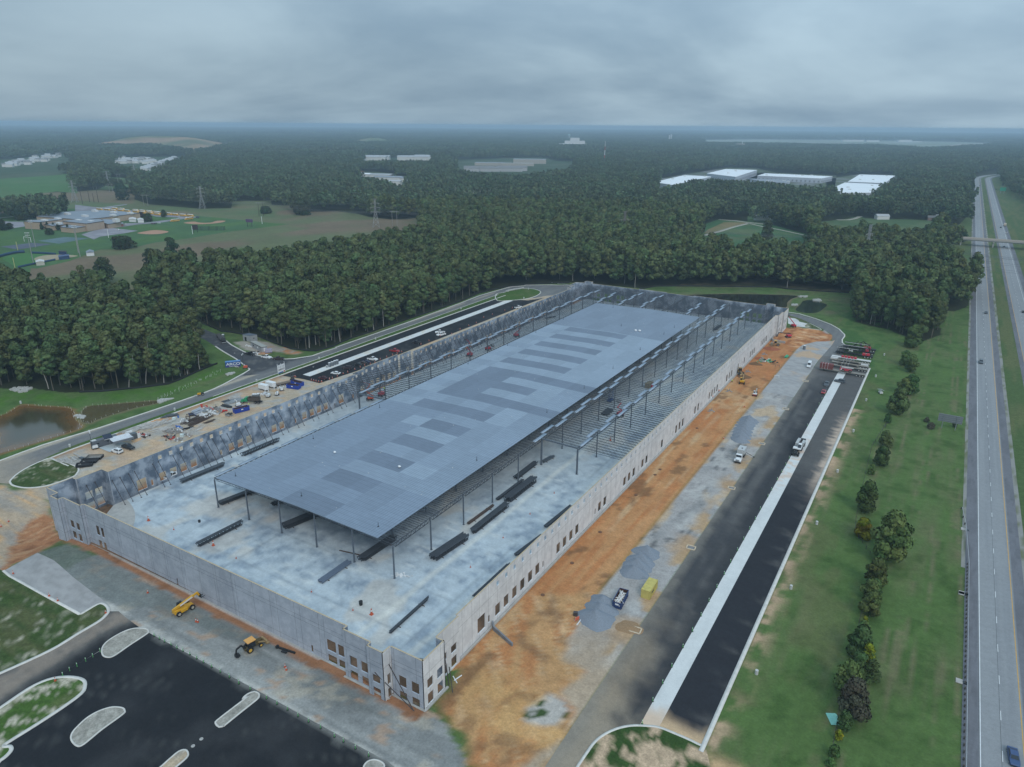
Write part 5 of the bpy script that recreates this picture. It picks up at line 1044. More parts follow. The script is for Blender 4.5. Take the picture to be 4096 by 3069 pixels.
# ------------------------------------------------------------------ vehicles
M_TYRE=mat('tyre_rubber',(.022,.022,.023),.85,var=.2,scale=4);M_RIM=mat('steel_rim',(.32,.32,.33),.45,.4);M_GLASS=mat('dark_glass',(.018,.022,.028),.12,var=.05,spec=.6)
M_LAMP=mat('headlamp_lens',(.62,.62,.60),.3);M_TAIL=mat('tail_lamp_lens',(.30,.015,.012),.35);M_BLACK=mat('black_plastic',(.022,.023,.025),.6);M_CHROME=mat('galvanised',(.36,.37,.38),.5,.3)
def paint(name,c,r=.35):return mat(name,c,r,var=.05,scale=1.2,spec=.5)
WHEELC={}
def wheel(parent,x,y,r,w=.24,rim=M_RIM):
 k=(round(r,2),round(w,2),rim.name)
 if k not in WHEELC:WHEELC[k]=(MB().cyl((0,-w/2,0),(0,w/2,0),r,n=14).mesh('tyre',M_TYRE),MB().cyl((0,-w/2-.02,0),(0,w/2+.02,0),r*.55,n=10).mesh('rim',rim))
 o=bpy.data.objects.new('wheel',WHEELC[k][0]);COL.objects.link(o);o.parent=parent;o.location=(x,y,r);q=bpy.data.objects.new('rim',WHEELC[k][1]);COL.objects.link(q);q.parent=o;return o
def car(kind,m,label,loc,rz,group=None,z=0.0,cat='car'):
 spec=dict(sedan=(4.8,1.85,1.42),suv=(4.9,1.95,1.78),van=(5.9,2.05,2.55),pickup=(5.8,2.0,1.92),minivan=(5.1,1.98,1.78),hatch=(4.3,1.8,1.5))[kind];L_,W_,Hh=spec
 t=thing(dict(pickup='pickup_truck',van='van',suv='parked_suv',minivan='minivan').get(kind,'car'),label,cat,(loc[0],loc[1],z+float(h_at(*loc))),rz,group);l,w=L_/2,W_/2
 belt={'sedan':.92,'suv':1.12,'van':1.25,'pickup':1.15,'minivan':1.08,'hatch':.95}[kind]
 prof={'sedan':(-.80,-.42,.12,.52),'suv':(-.97,-.86,.10,.42),'van':(-.98,-.96,.42,.62),'pickup':(-.20,-.14,.22,.42),'minivan':(-.97,-.86,.24,.56),'hatch':(-.95,-.7,.12,.5)}[kind]
 secs=[]
 for fx_,hw,zt,zb in ((-1,.86,belt*.92,.42),(-.96,.96,belt*.99,.32),(-.5,1,belt,.28),(.35,1,belt*.99,.28),(.72,.98,belt*.93,.30),(.95,.90,belt*.84,.34),(1,.80,belt*.72,.42)):
  x=fx_*l;hw *= w;secs.append([(x,-hw,zb),(x,hw,zb),(x,hw*1.0,(zb+zt)*.55),(x,hw*.95,zt),(x,-hw*.95,zt),(x,-hw*1.0,(zb+zt)*.55)])
 b=MB().loft(secs);r0,r1,f1,f0=[v*l for v in prof]
 b.add([(r0,-w*.9,belt-.02),(f0,-w*.9,belt-.02),(f0,w*.9,belt-.02),(r0,w*.9,belt-.02),(r1,-w*.74,Hh),(f1,-w*.74,Hh),(f1,w*.74,Hh),(r1,w*.74,Hh)],[(4,5,6,7),(0,1,5,4),(1,2,6,5),(2,3,7,6),(3,0,4,7)])
 b.build('body',m,t)
 def lerp(a,c,u):return tuple(a[i]+(c[i]-a[i])*u for i in range(3))
 g=MB();P_=lambda x,y,z_:(x,y,z_)
 def pane(a,b_,c_,d_,off):
  q=[lerp(lerp(a,b_,u),lerp(d_,c_,u),v) for u,v in ((.07,.14),(.93,.14),(.93,.88),(.07,.88))];g.add([(p[0]+off[0],p[1]+off[1],p[2]+off[2]) for p in q],[(0,1,2,3)])
 pane((f0,-w*.9,belt),(f0,w*.9,belt),(f1,w*.74,Hh),(f1,-w*.74,Hh),(.03,0,.02));g.build('windscreen',M_GLASS,t);g=MB()
 if kind != 'van':pane((r0,w*.9,belt),(r0,-w*.9,belt),(r1,-w*.74,Hh),(r1,w*.74,Hh),(-.03,0,.02));g.build('rear_window',M_GLASS,t)
 g=MB();xs=(r0,r1) if kind != 'van' else (f1-.3,f1-.3)
 for s in (-1,1):pane((xs[0],s*w*.9,belt),(f0,s*w*.9,belt),(f1,s*w*.74,Hh),(xs[1],s*w*.74,Hh),(0,s*.025,0))
 g.build('side_window',M_GLASS,t)
 if kind == 'pickup':MB().add([(-l*.97,-w*.8,belt+.012),(r0-.05,-w*.8,belt+.012),(r0-.05,w*.8,belt+.012),(-l*.97,w*.8,belt+.012)],[(0,1,2,3)]).build('bed_liner',M_BLACK,t)
 if kind in ('suv','minivan'):MB().beam((r1+.3,-w*.6,Hh+.05),(f1-.3,-w*.6,Hh+.05),.05).beam((r1+.3,w*.6,Hh+.05),(f1-.3,w*.6,Hh+.05),.05).build('roof_rail',M_BLACK,t)
 for s in (-1,1):MB().box((l*.955,s*w*.62,belt*.68),(.12,.34,.16)).build('headlight',M_LAMP,t);MB().box((-l*.985,s*w*.72,belt*.75),(.06,.24,.2)).build('taillight',M_TAIL,t)
 MB().box((l*.985,0,.42),(.12,W_*.8,.2)).box((-l*.99,0,.45),(.1,W_*.85,.2)).build('bumper',M_BLACK if kind != 'pickup' else M_CHROME,t)
 wr=.37 if kind in ('pickup','van','suv') else .33
 for x in (l*.62,-l*.62):
  for s in (-1,1):wheel(t,x,s*(w-.12),wr)
 return t
P_WHITE=paint('white_paint',(.72,.73,.73));P_BLK=paint('black_paint',(.016,.017,.019));P_RED=paint('red_paint',(.32,.022,.025));P_MAR=paint('maroon_paint',(.075,.018,.022));P_PLUM=paint('plum_paint',(.045,.028,.032));P_NAVY=paint('navy_paint',(.02,.028,.075));P_GRY=paint('slate_paint',(.085,.10,.115));P_BRN=paint('bronze_paint',(.075,.05,.045));P_BLUE=paint('blue_paint',(.035,.07,.17));P_SLV=paint('silver_paint',(.38,.39,.40))
def cpx(kind,m,lab,t,c,a,b,**k):return car(kind,m,lab,G(t,*c),head(t,a,b),**k)
cpx('suv',P_WHITE,'white suv parked on the pale slab by the grey site office container','Z4',(1352,655),(1440,670),(1260,615))
cpx('pickup',P_BLK,'black pickup truck parked under the edge of the white canopy','Z4',(1580,575),(1470,530),(1690,600),cat='pickup truck')
cpx('pickup',P_BLK,'black pickup parked at the kerb nearest the site office trailer','Z5',(885,612),(800,590),(975,615),cat='pickup truck')
cpx('pickup',P_WHITE,'white pickup parked between two black pickups at the road junction','Z5',(1250,680),(1160,660),(1350,690),cat='pickup truck')
cpx('pickup',P_PLUM,'dark pickup with a loaded bed, rightmost of three at the road junction','Z5',(1515,715),(1620,715),(1410,710),cat='pickup truck')
PKG='cars parked on the new black asphalt'
cpx('hatch',P_MAR,'dark red hatchback parked by the row of traffic cones','Z6',(392,1310),(470,1315),(310,1300),group=PKG)
cpx('sedan',P_WHITE,'white sedan parked alone on the black asphalt','Z6',(680,1200),(770,1205),(590,1185),group=PKG)
cpx('minivan',P_PLUM,'dark plum minivan parked behind the white sedan','Z6',(940,1085),(1040,1085),(840,1070),group=PKG)
cpx('hatch',P_BLK,'black compact car first of the close row of three','Z6',(1170,1015),(1250,1015),(1095,1000),group=PKG)
cpx('hatch',P_BRN,'brown compact car in the middle of the close row of three','Z6',(1272,980),(1340,980),(1200,960),group=PKG)
cpx('sedan',P_NAVY,'navy blue car last of the close row of three','Z6',(1350,950),(1440,955),(1255,930),group=PKG)
t=cpx('pickup',P_WHITE,'white work pickup with a black ladder rack and blue door panel','Z6',(1495,890),(1385,860),(1605,895),group=PKG,cat='pickup truck')
mb=MB()
for x in (-2.6,-1.3,-.3):
 for s in (-.8,.8):mb.beam((x,s,1.1),(x,s,2.15),.07)
for s in (-.8,.8):mb.beam((-2.7,s,2.15),(.8,s,2.15),.07)
mb.build('ladder_rack',M_BLACK,t);MB().box((.1,1.0,.9),(.9,.03,.5)).build('door_panel',P_BLUE,t)
cpx('pickup',P_RED,'red pickup parked alone beside the left wall','Z6',(1985,705),(1880,680),(2085,710),group=PKG,cat='pickup truck')
cpx('pickup',P_BLK,'black pickup parked alone beyond the red one','N2',(1697,165),(1738,170),(1657,158),group=PKG,cat='pickup truck')
cpx('pickup',P_WHITE,'white pickup with dark bed, farther of a side by side pair','N2',(1903,72),(1940,68),(1866,72),group=PKG,cat='pickup truck')
cpx('pickup',P_WHITE,'white pickup with green marks, nearer of a side by side pair','N2',(1912,93),(1943,85),(1883,97),group=PKG,cat='pickup truck')
cpx('pickup',P_WHITE,'white pickup with a blue toolbox parked at the far end of the left wall','N3',(605,294),(578,297),(632,286),group=PKG,cat='pickup truck')
car('pickup',P_WHITE,'white pickup seen through a dock opening of the left wall',(-216.6,131.5),rad(95),cat='pickup truck')
cpx('suv',P_GRY,'slate grey suv parked across the concrete strip','N4',(1455,950),(1500,958),(1412,940))
cpx('pickup',P_GRY,'dark grey pickup parked left of the concrete strip','N4',(1340,975),(1350,945),(1325,1000),cat='pickup truck')
cpx('sedan',P_RED,'dull red car parked in front of the dark grey pickup','N4',(1313,1045),(1325,1020),(1303,1068))
cpx('van',P_WHITE,'white high roof van parked on the gravel court','N4',(1186,812),(1205,775),(1170,845),cat='van')
# highway traffic
HG='vehicles on the highway'
cpx('sedan',P_BLUE,'blue car on the highway in the bottom right corner','Q5',(1790,1580),(1770,1480),(1800,1640),group=HG,cat='car')
for lab,k,m_,q,back in (('dark car on the highway level with the parked trailers','suv',P_GRY,('M4',1863,1115),1),('dark car on the highway level with the far end of the building','sedan',P_GRY,('M4',1905,715),1),('dark car at the right edge on the far carriageway','sedan',P_BLK,('M4',2207,708),0),
 ('silver car just below the overpass on the far carriageway','hatch',P_SLV,('F4',2050,1087),0),('white car second below the overpass on the far carriageway','hatch',P_WHITE,('F4',2092,1100),0),('white pickup above the overpass on the far carriageway','pickup',P_WHITE,('F4',2066,975),0),
 ('small dark car behind the orange box truck','hatch',P_BLK,('F4',2023,932),0),('dark suv near the green road sign','suv',P_BLK,('F4',1985,624),0),('tiny dark car high up on the near carriageway','sedan',P_BLK,('F4',1853,595),1),('tiny silver car below the dark one high on the near carriageway','sedan',P_SLV,('F4',1870,640),1)):
 car(k,m_,lab,G(*q),-math.pi/2 if back else math.pi/2,HG)
def boxtruck(lab,p,rz,mcab,mbox,L_=7.0,grp=None):
 t=thing('box_truck',lab,'truck',(*p,0),rz,grp);MB().box((-.6,0,2.35),(L_-2.1,2.45,2.7)).build('cargo_box',mbox,t);c=MB().side([(L_/2-1.7,.6),(L_/2+.3,.6),(L_/2+.3,1.5),(L_/2-.3,1.7),(L_/2-.6,2.5),(L_/2-1.7,2.55)],-1.1,1.1).build('cab',mcab,t)
 MB().add([(L_/2-.26,-.95,1.72),(L_/2-.26,.95,1.72),(L_/2-.56,.9,2.42),(L_/2-.56,-.9,2.42)],[(0,1,2,3)]).build('windscreen',M_GLASS,c);MB().box((-.3,0,.8),(L_-.8,.9,.25)).build('chassis',M_BLACK,t)
 for x in (L_/2-.7,-L_/2+1.6,-L_/2+.5):
  for s in (-1,1):wheel(t,x,s*.95,.48,.35)
 return t
boxtruck('white box truck on the highway below the overpass',G('M4',1855,362),-math.pi/2,P_WHITE,P_WHITE,9.5,HG)
boxtruck('orange and white box truck above the overpass',G('F4',2056,918),math.pi/2,paint('orange_paint',(.55,.22,.05)),mat('box_cream',(.6,.5,.4)),8.5,HG)
# heavy trucks on the site
def bigtruck(name,lab,p,rz,mcab,cat='truck'):
 t=thing(name,lab,cat,(*p,0),rz);MB().box((-1.2,0,1.0),(8.2,.95,.35)).build('chassis',M_BLACK,t)
 c=MB().add([(1.2,-1.15,1.0),(2.6,-1.15,1.0),(2.6,1.15,1.0),(1.2,1.15,1.0),(1.25,-1.05,2.75),(2.35,-1.05,2.7),(2.35,1.05,2.7),(1.25,1.05,2.75)],[(4,5,6,7),(0,1,5,4),(1,2,6,5),(2,3,7,6),(3,0,4,7)]);c.loft([[(2.6,-.85,.9),(2.6,.85,.9),(2.6,.8,1.85),(2.6,-.8,1.85)],[(4.1,-.7,.85),(4.1,.7,.85),(4.1,.6,1.55),(4.1,-.6,1.55)]])
 for s in (-1,1):c.side([(2.7,1.0),(3.2,1.35),(4.0,1.3),(4.25,.8),(4.15,.7)],s*1.2,s*.72)
 c=c.build('cab',mcab,t);MB().add([(2.63,-.98,1.9),(2.63,.98,1.9),(2.40,.95,2.6),(2.40,-.95,2.6)],[(0,1,2,3)]).build('windscreen',M_GLASS,c);MB().box((4.14,0,1.15),(.06,1.1,.7)).build('grille',M_CHROME,c)
 for s in (-1,1):MB().box((4.18,s*.9,1.05),(.1,.25,.2)).build('headlight',M_LAMP,c)
 MB().box((4.35,0,.6),(.25,2.35,.35)).build('bumper',M_BLACK,t)
 for x in (3.45,-2.4,-3.8):
  for s in (-1,1):wheel(t,x,s*1.0,.53,.45 if x <0 else .34)
 return t
t=bigtruck('dust_truck','white lorry with a grey box body on the gravel court',G('Y3',720,700),head('Y3',(830,500),(560,950)),P_WHITE)
GB=mat('grey_bin_paint',(.46,.47,.47),.6);MB().box((-2.4,0,2.9),(4.3,2.5,1.5)).side([(-4.4,2.16),(-.4,2.16),(-1.2,1.2),(-3.6,1.2)],-1.1,1.1).build('hopper',GB,t);MB().box((-2.1,.1,3.67),(.7,.5,.06)).build('hatch',M_BLACK,t);MB().beam((-3.8,1.3,1.5),(-3.2,4.3,.7),.12).box((-3.1,4.4,.65),(.5,.5,.25)).build('side_arm',M_BLACK,t)
t=bigtruck('dump_truck','green cab dump truck with a rusty brown tipping body',G('Z2',625,765),head('Z2',(750,770),(510,760)),paint('green_paint',(.02,.25,.10)))
TB=mat('rusty_tipper',(.085,.07,.06),.8,var=.3);b_=MB()
for s in (-1,1):b_.box((-1.7,s*1.2,2.1),(4.6,.12,1.3))
b_.box((-4.0,0,2.1),(.12,2.4,1.3)).box((.65,0,2.2),(.12,2.4,1.6)).box((-1.7,0,1.5),(4.6,2.4,.12)).build('tipping_body',TB,t)
M_CATY=paint('machine_yellow',(.62,.33,.02),.45);M_CATT=mat('worn_machine_tan',(.34,.24,.12),.7,var=.25);M_ORGM=paint('lift_orange',(.55,.10,.05),.45);M_LRED=paint('lift_red',(.50,.03,.05),.45)
# telehandler
t=thing('telehandler','yellow telehandler with its boom raised beside the front wall','telehandler',(*G('Y4',400,400),0),head('Y4',(330,480),(570,350)))
MB().loft([[(-2.6,-.75,.75),(-2.6,.75,.75),(-2.6,.75,1.7),(-2.6,-.75,1.7)],[(-1.7,-.95,.65),(-1.7,.95,.65),(-1.7,.95,1.75),(-1.7,-.95,1.75)],[(2.4,-.6,.65),(2.4,.6,.65),(2.4,.6,1.2),(2.4,-.6,1.2)]]).build('chassis',M_CATY,t)
MB().box((-.4,-1.05,1.25),(1.7,.6,.75)).build('engine_cover',M_CATY,t)
c=MB().add([(-1.2,.35,1.0),(.5,.35,1.0),(.5,1.15,1.0),(-1.2,1.15,1.0),(-1.0,.45,2.7),(.1,.45,2.7),(.1,1.1,2.7),(-1.0,1.1,2.7)],[(4,5,6,7),(0,1,5,4),(1,2,6,5),(2,3,7,6),(3,0,4,7)]).build('cab',M_BLACK,t);MB().add([(.5,.4,1.2),(.5,1.1,1.2),(.14,1.05,2.6),(.14,.5,2.6)],[(0,1,2,3)]).build('window',M_GLASS,c)
bm=MB().beam((-2.5,-.15,2.0),(2.9,-.15,3.15),.5,.55).beam((2.6,-.15,3.05),(4.0,-.15,3.4),.36,.4).beam((3.9,-.15,3.5),(4.3,-.15,2.5),.5,.5).build('boom',M_CATY,t);MB().beam((-.9,-.42,2.36),(2.5,-.42,3.08),.03,.36).build('boom_decal',P_WHITE,bm);MB().box((4.55,-.15,2.3),(.1,1.4,1.2)).beam((4.55,-.6,1.75),(5.6,-.6,1.8),.12).beam((4.55,.3,1.75),(5.6,.3,1.8),.12).build('forks',M_BLACK,bm)
for x in (1.75,-1.75):
 for s in (-1,1):wheel(t,x,s*1.05,.68,.42,mat('rim_grey',(.42,.38,.30)))
# backhoe loader
t=thing('backhoe_loader','yellow roofed backhoe loader working by the front wall','backhoe',(*G('Y4',1850,1190),0),head('Y4',(1660,1270),(2050,1050)))
MB().box((-.3,0,1.0),(3.4,.9,.6)).loft([[(.6,-.55,.9),(.6,.55,.9),(.6,.5,1.9),(.6,-.5,1.9)],[(2.4,-.45,.9),(2.4,.45,.9),(2.4,.4,1.65),(2.4,-.4,1.65)]]).build('chassis',mat('backhoe_body',(.10,.075,.03),.5),t)
c=MB().add([(-1.3,-.8,1.2),(.5,-.8,1.2),(.5,.8,1.2),(-1.3,.8,1.2),(-1.2,-.75,2.7),(.3,-.75,2.7),(.3,.75,2.7),(-1.2,.75,2.7)],[(4,5,6,7),(0,1,5,4),(1,2,6,5),(2,3,7,6),(3,0,4,7)]).build('cab',M_GLASS,t);MB().box((-.45,0,2.8),(2.1,1.9,.16)).build('cab_roof',paint('cab_roof_orange',(.72,.36,.10),.5),c)
MB().beam((1.2,-.7,1.6),(3.0,-.7,.8),.18,.3).beam((1.2,.7,1.6),(3.0,.7,.8),.18,.3).build('loader_arm',M_CATT,t);MB().side([(2.9,.2),(3.9,.15),(3.3,1.1),(2.95,1.1)],-1.2,1.2).build('front_bucket',M_CATT,t)
MB().beam((-1.6,0,1.1),(-2.7,0,2.6),.3,.4).beam((-2.7,0,2.6),(-3.9,0,2.2),.28,.35).beam((-3.9,0,2.2),(-4.1,0,1.0),.25,.3).build('backhoe_arm',M_BLACK,t);MB().side([(-4.3,1.1),(-3.4,.9),(-3.3,.3),(-3.9,.1),(-4.4,.4)],-.4,.4).build('rear_bucket',M_BLACK,t)
RY=paint('rim_yellow',(.62,.36,.05))
for s in (-1,1):wheel(t,-1.1,s*.85,.78,.45,RY);wheel(t,1.7,s*.8,.52,.32,RY)
# soil compactor
t=thing('soil_compactor','tan road roller with a steel drum by the far wing wall','road roller',(*G('Z8',1110,455),0),head('Z8',(1220,465),(1000,440)))
MB().cyl((1.9,-1.0,.75),(1.9,1.0,.75),.75,n=20).build('drum',mat('drum_steel',(.30,.27,.22),.5,.4),t);f=MB()
for s in (-1.15,1.15):f.beam((.6,s,.85),(2.7,s,.85),.15,.3)
f.box((2.75,0,.85),(.15,2.4,.35)).box((.5,0,.9),(.5,2.3,.45)).build('drum_frame',M_CATT,t);MB().loft([[(-.6,-.8,.8),(-.6,.8,.8),(-.6,.75,1.9),(-.6,-.75,1.9)],[(-2.8,-.7,.9),(-2.8,.7,.9),(-2.8,.6,1.5),(-2.8,-.6,1.5)]]).build('body',M_CATT,t)
c=MB().box((0,0,2.05),(1.3,1.4,1.3),taper=.9).build('cab',M_GLASS,t);MB().box((0,0,2.8),(1.7,1.7,.14)).build('cab_roof',M_CATY,c)
for s in (-1,1):wheel(t,-1.5,s*.9,.75,.5)
# wheel loader by the dock wall
t=thing('wheel_loader','tan front loader parked tight against the dock wall','front loader',(*G('Z8',335,1100),0),head('Z8',(300,1040),(400,1120)))
MB().loft([[(-3.2,-.8,.9),(-3.2,.8,.9),(-3.2,.7,2.0),(-3.2,-.7,2.0)],[(-.8,-.9,.8),(-.8,.9,.8),(-.8,.8,2.3),(-.8,-.8,2.3)]]).box((.8,0,1.1),(1.8,1.0,.8)).build('body',M_CATT,t);c=MB().box((-.5,0,2.7),(1.3,1.3,1.3),taper=.9).build('cab',M_GLASS,t);MB().box((-.5,0,3.45),(1.6,1.6,.15)).build('cab_roof',M_CATT,c)
MB().beam((.6,-.6,1.8),(2.7,-.6,.7),.2,.35).beam((.6,.6,1.8),(2.7,.6,.7),.2,.35).build('loader_arm',M_BLACK,t);MB().side([(2.6,.1),(3.9,.1),(3.0,1.4),(2.6,1.3)],-1.4,1.4).build('bucket',M_CATT,t)
for x in (-2.1,1.0):
 for s in (-1,1):wheel(t,x,s*1.05,.8,.55)
def excavator(lab,p,rz,s,mbody,marm,mlow=None):
 t=thing('excavator',lab,'excavator',(*p,0),rz)
 for q in (-1,1):MB().side([(-1.6*s,.0),(1.6*s,.0),(1.9*s,.3*s),(1.6*s,.75*s),(-1.6*s,.75*s),(-1.9*s,.3*s)],q*1.15*s-.25*s,q*1.15*s+.25*s).build('track',M_BLACK,t)
 b=MB().box((0,0,.55*s),(1.2*s,1.9*s,.35*s)).loft([[(-1.9*s,-1.1*s,1.3*s),(-1.9*s,1.1*s,1.3*s),(-1.9*s,1.05*s,2.0*s),(-1.9*s,-1.05*s,2.0*s)],[(1.0*s,-1.15*s,.85*s),(1.0*s,1.15*s,.85*s),(1.0*s,1.05*s,1.7*s),(1.0*s,-1.05*s,1.7*s)]]).build('body',mbody,t)
 if mlow:MB().loft([[(-2.0*s,-1.12*s,.85*s),(-2.0*s,1.12*s,.85*s),(-2.0*s,1.15*s,1.35*s),(-2.0*s,-1.15*s,1.35*s)],[(.4*s,-1.18*s,.8*s),(.4*s,1.18*s,.8*s),(.4*s,1.18*s,1.0*s),(.4*s,-1.18*s,1.0*s)]]).build('counterweight',mlow,t)
 c=MB().box((.55*s,.6*s,2.2*s),(1.3*s,.9*s,1.2*s),taper=.88).build('cab',M_GLASS,t);MB().box((.55*s,.6*s,2.85*s),(1.3*s,.95*s,.1*s)).build('cab_roof',mbody,c)
 MB().beam((.9*s,-.25*s,1.5*s),(3.1*s,-.25*s,3.9*s),.35*s,.5*s).beam((3.1*s,-.25*s,3.9*s),(4.6*s,-.25*s,3.3*s),.32*s,.4*s).build('boom',marm,t);MB().beam((4.5*s,-.25*s,3.4*s),(4.9*s,-.25*s,1.3*s),.28*s,.35*s).build('dipper_arm',marm,t);MB().side([(4.6*s,1.4*s),(5.3*s,1.2*s),(5.3*s,.4*s),(4.5*s,.3*s),(4.3*s,.8*s)],-.75*s,.3*s).build('bucket',M_BLACK,t);return t
excavator('yellow tracked excavator digging beside the dark soil heap',G('Z8',375,1295),head('Z8',(370,1290),(405,1150)),.95,M_CATY,M_CATT)
excavator('small white and red excavator on the edge of the graded soil',G('N4',706,1068),head('N4',(702,1060),(726,1020)),.72,P_WHITE,mat('grey_arm',(.4,.4,.38)),P_RED)
def boomlift(lab,p,rz,z0,mb_,pts,basket=True,s=1.0):
 t=thing('boom_lift',lab,'boom lift',(*p,z0),rz);MB().box((0,0,.75),(2.6,1.1,.4)).build('chassis',M_BLACK,t)
 MB().loft([[(-1.7,-1.0,1.0),(-1.7,1.0,1.0),(-1.7,.9,1.9),(-1.7,-.9,1.9)],[(.9,-1.05,1.0),(.9,1.05,1.0),(.9,.95,1.9),(.9,-.95,1.9)]]).build('turntable',mb_,t);a=MB()
 for k in range(len(pts)-1):a.beam(pts[k],pts[k+1],.32-.06*k,.36-.06*k)
 a=a.build('boom',mb_ if s == 1 else M_BLACK,t);e=pts[-1];mb=MB()
 for dz in (.05,.6,1.1):mb.path([(e[0],-.9,e[2]+dz),(e[0]+.9,-.9,e[2]+dz),(e[0]+.9,.9,e[2]+dz),(e[0],.9,e[2]+dz),(e[0],-.9,e[2]+dz)],.07)
 for x_,y_ in ((0,-.9),(.9,-.9),(.9,.9),(0,.9)):mb.beam((e[0]+x_,y_,e[2]),(e[0]+x_,y_,e[2]+1.1),.07)
 mb.box((e[0]+.45,0,e[2]),(.9,1.8,.06)).build('basket',M_BRACE,t)
 for x_ in (-1.05,1.05):
  for q in (-1,1):wheel(t,x_,q*.95,.48,.36)
 return t
S19=lambda t_,x,y:Gz(t_,x,y,SLAB)
boomlift('orange boom lift on the bare slab under the first tie beam',S19('ZL',735,895),head('ZL',(850,870),(600,890)),SLAB,M_ORGM,[(-1.2,0,2.1),(1.5,0,4.6),(-.5,0,7.5),(2.4,0,8.6)])
boomlift('red boom lift reaching up by the second column of the left bay',S19('ZL',1090,770),head('ZL',(900,800),(1100,700)),SLAB,M_LRED,[(-1.2,0,2.1),(-1.0,0,5),(.6,0,8.6)],s=1.1)
boomlift('red boom lift with its arm raised in the left bay',S19('N3',170,720),head('N3',(180,700),(100,690)),SLAB,M_LRED,[(-1.2,0,2.1),(1.0,0,4.8),(-.4,0,7.5),(1.5,0,9)])
boomlift('low red boom lift with folded boom under the left bay joists',S19('N3',340,665),head('N3',(310,670),(390,640)),SLAB,M_LRED,[(-1.6,0,2.1),(2.6,0,2.4),(3.2,0,1.2)],s=1.1)
boomlift('red boom lift farthest up the left bay',S19('N3',590,548),head('N3',(560,550),(620,540)),SLAB,M_LRED,[(-1.4,0,2.1),(1.4,0,3.6),(2.2,0,4.6)])
boomlift('red boom lift cluster under the right bay girder',S19('Z1',1010,735),head('Z1',(1070,700),(950,730)),SLAB,M_LRED,[(-1.4,0,2.1),(1.4,0,4.5),(-.6,0,6.0),(.8,0,6.6)])
boomlift('red boom lift lying low on the red soil at the far corner',G('N4',1000,555),head('N4',(1030,545),(900,555)),0,M_LRED,[(-1.4,0,2.3),(6.8,0,3.6),(7.6,0,1.4)],s=1.1)
boomlift('small red boom lift reaching towards the corner tower',G('N4',1045,462),head('N4',(1050,460),(990,435)),0,M_LRED,[(-1.2,0,2.1),(3.4,0,4.3),(5.6,0,5.2)])
t=thing('scissor_lift','tall blue scissor lift raised between the right bay columns','scissor lift',(*S19('Z1',850,470),SLAB),math.pi/2);SB=paint('lift_blue',(.03,.08,.22));MB().box((0,0,.75),(3.6,1.7,.6)).build('chassis',SB,t);mb=MB()
for k in range(5):
 z0_,z1_=1.1+k*1.35,1.1+(k+1)*1.35
 for s in (-.75,.75):mb.beam((-1.3,s,z0_),(1.3,s,z1_),.14).beam((1.3,s,z0_),(-1.3,s,z1_),.14)
mb.build('scissor_stack',SB,t);mb=MB().box((0,0,7.95),(3.6,1.7,.15))
for z_ in (8.5,9.0):mb.path([(-1.8,-.85,z_),(1.8,-.85,z_),(1.8,.85,z_),(-1.8,.85,z_),(-1.8,-.85,z_)],.06)
mb.build('platform',M_CHROME,t)
for x_ in (-1.2,1.2):
 for q in (-1,1):wheel(t,x_,q*.8,.42,.3)
t=thing('tool_crate','tan crate with a red machine inside under the right bay girder','crate',(*S19('Z1',1530,215),SLAB),1.5);MB().box((0,0,1.2),(4.5,2.2,2.2)).build('crate_body',mat('crate_tan',(.22,.19,.13),.9),t);MB().box((.5,-1.3,.9),(1.6,.5,1.4)).build('machine',M_LRED,t)
# crane carrier
t=thing('crane_carrier','grey and white mobile crane without boom on the concrete strip','mobile crane',(*G('Y1',900,900),0),head('Y1',(1230,450),(700,1350)))
MB().box((1.5,0,1.25),(13.5,1.1,.6)).box((6.9,-.9,1.2),(3.6,.18,.35)).box((6.9,.9,1.2),(3.6,.18,.35)).box((8.6,0,1.2),(.3,2.0,.5)).build('chassis',M_BLACK,t);MB().box((1.2,0,1.75),(6.5,2.8,.35)).build('deck',mat('crane_deck',(.30,.30,.30),.7,var=.3,scale=2),t)
MB().box((-.6,-.8,2.5),(5.6,1.0,1.2)).box((-1.4,1.0,2.35),(3.5,.9,.95)).build('superstructure',mat('crane_grey',(.44,.45,.44),.55,var=.15),t);c=MB().side([(2.6,1.9),(4.7,1.9),(4.9,2.3),(3.9,3.5),(2.6,3.6)],.05,1.3).side([(4.2,1.9),(5.4,1.95),(5.3,2.4),(4.2,2.5)],-1.4,1.4).build('cab',P_WHITE,t);MB().add([(4.93,.1,2.35),(4.93,1.25,2.35),(3.95,1.25,3.48),(3.95,.1,3.48)],[(0,1,2,3)]).build('windscreen',M_GLASS,c)
mb=MB()
for x_ in (-4.6,-3.4,-2.4):mb.cyl((x_+3.4,-.35,2.5),(x_+3.4,.35,2.5),.5,n=12)
mb.build('winch_drum',mat('winch_dark',(.06,.045,.045)),t);MB().box((-4.9,0,1.9),(1.6,2.3,.9)).beam((-5.6,-.7,1.4),(-5.6,.7,1.4),.5).build('counterweight_frame',M_BLACK,t)
for x_ in (-4.6,-3.2,.2,1.6,6.2,7.4):
 for q in (-1,1):wheel(t,x_,q*1.05,.62,.55)
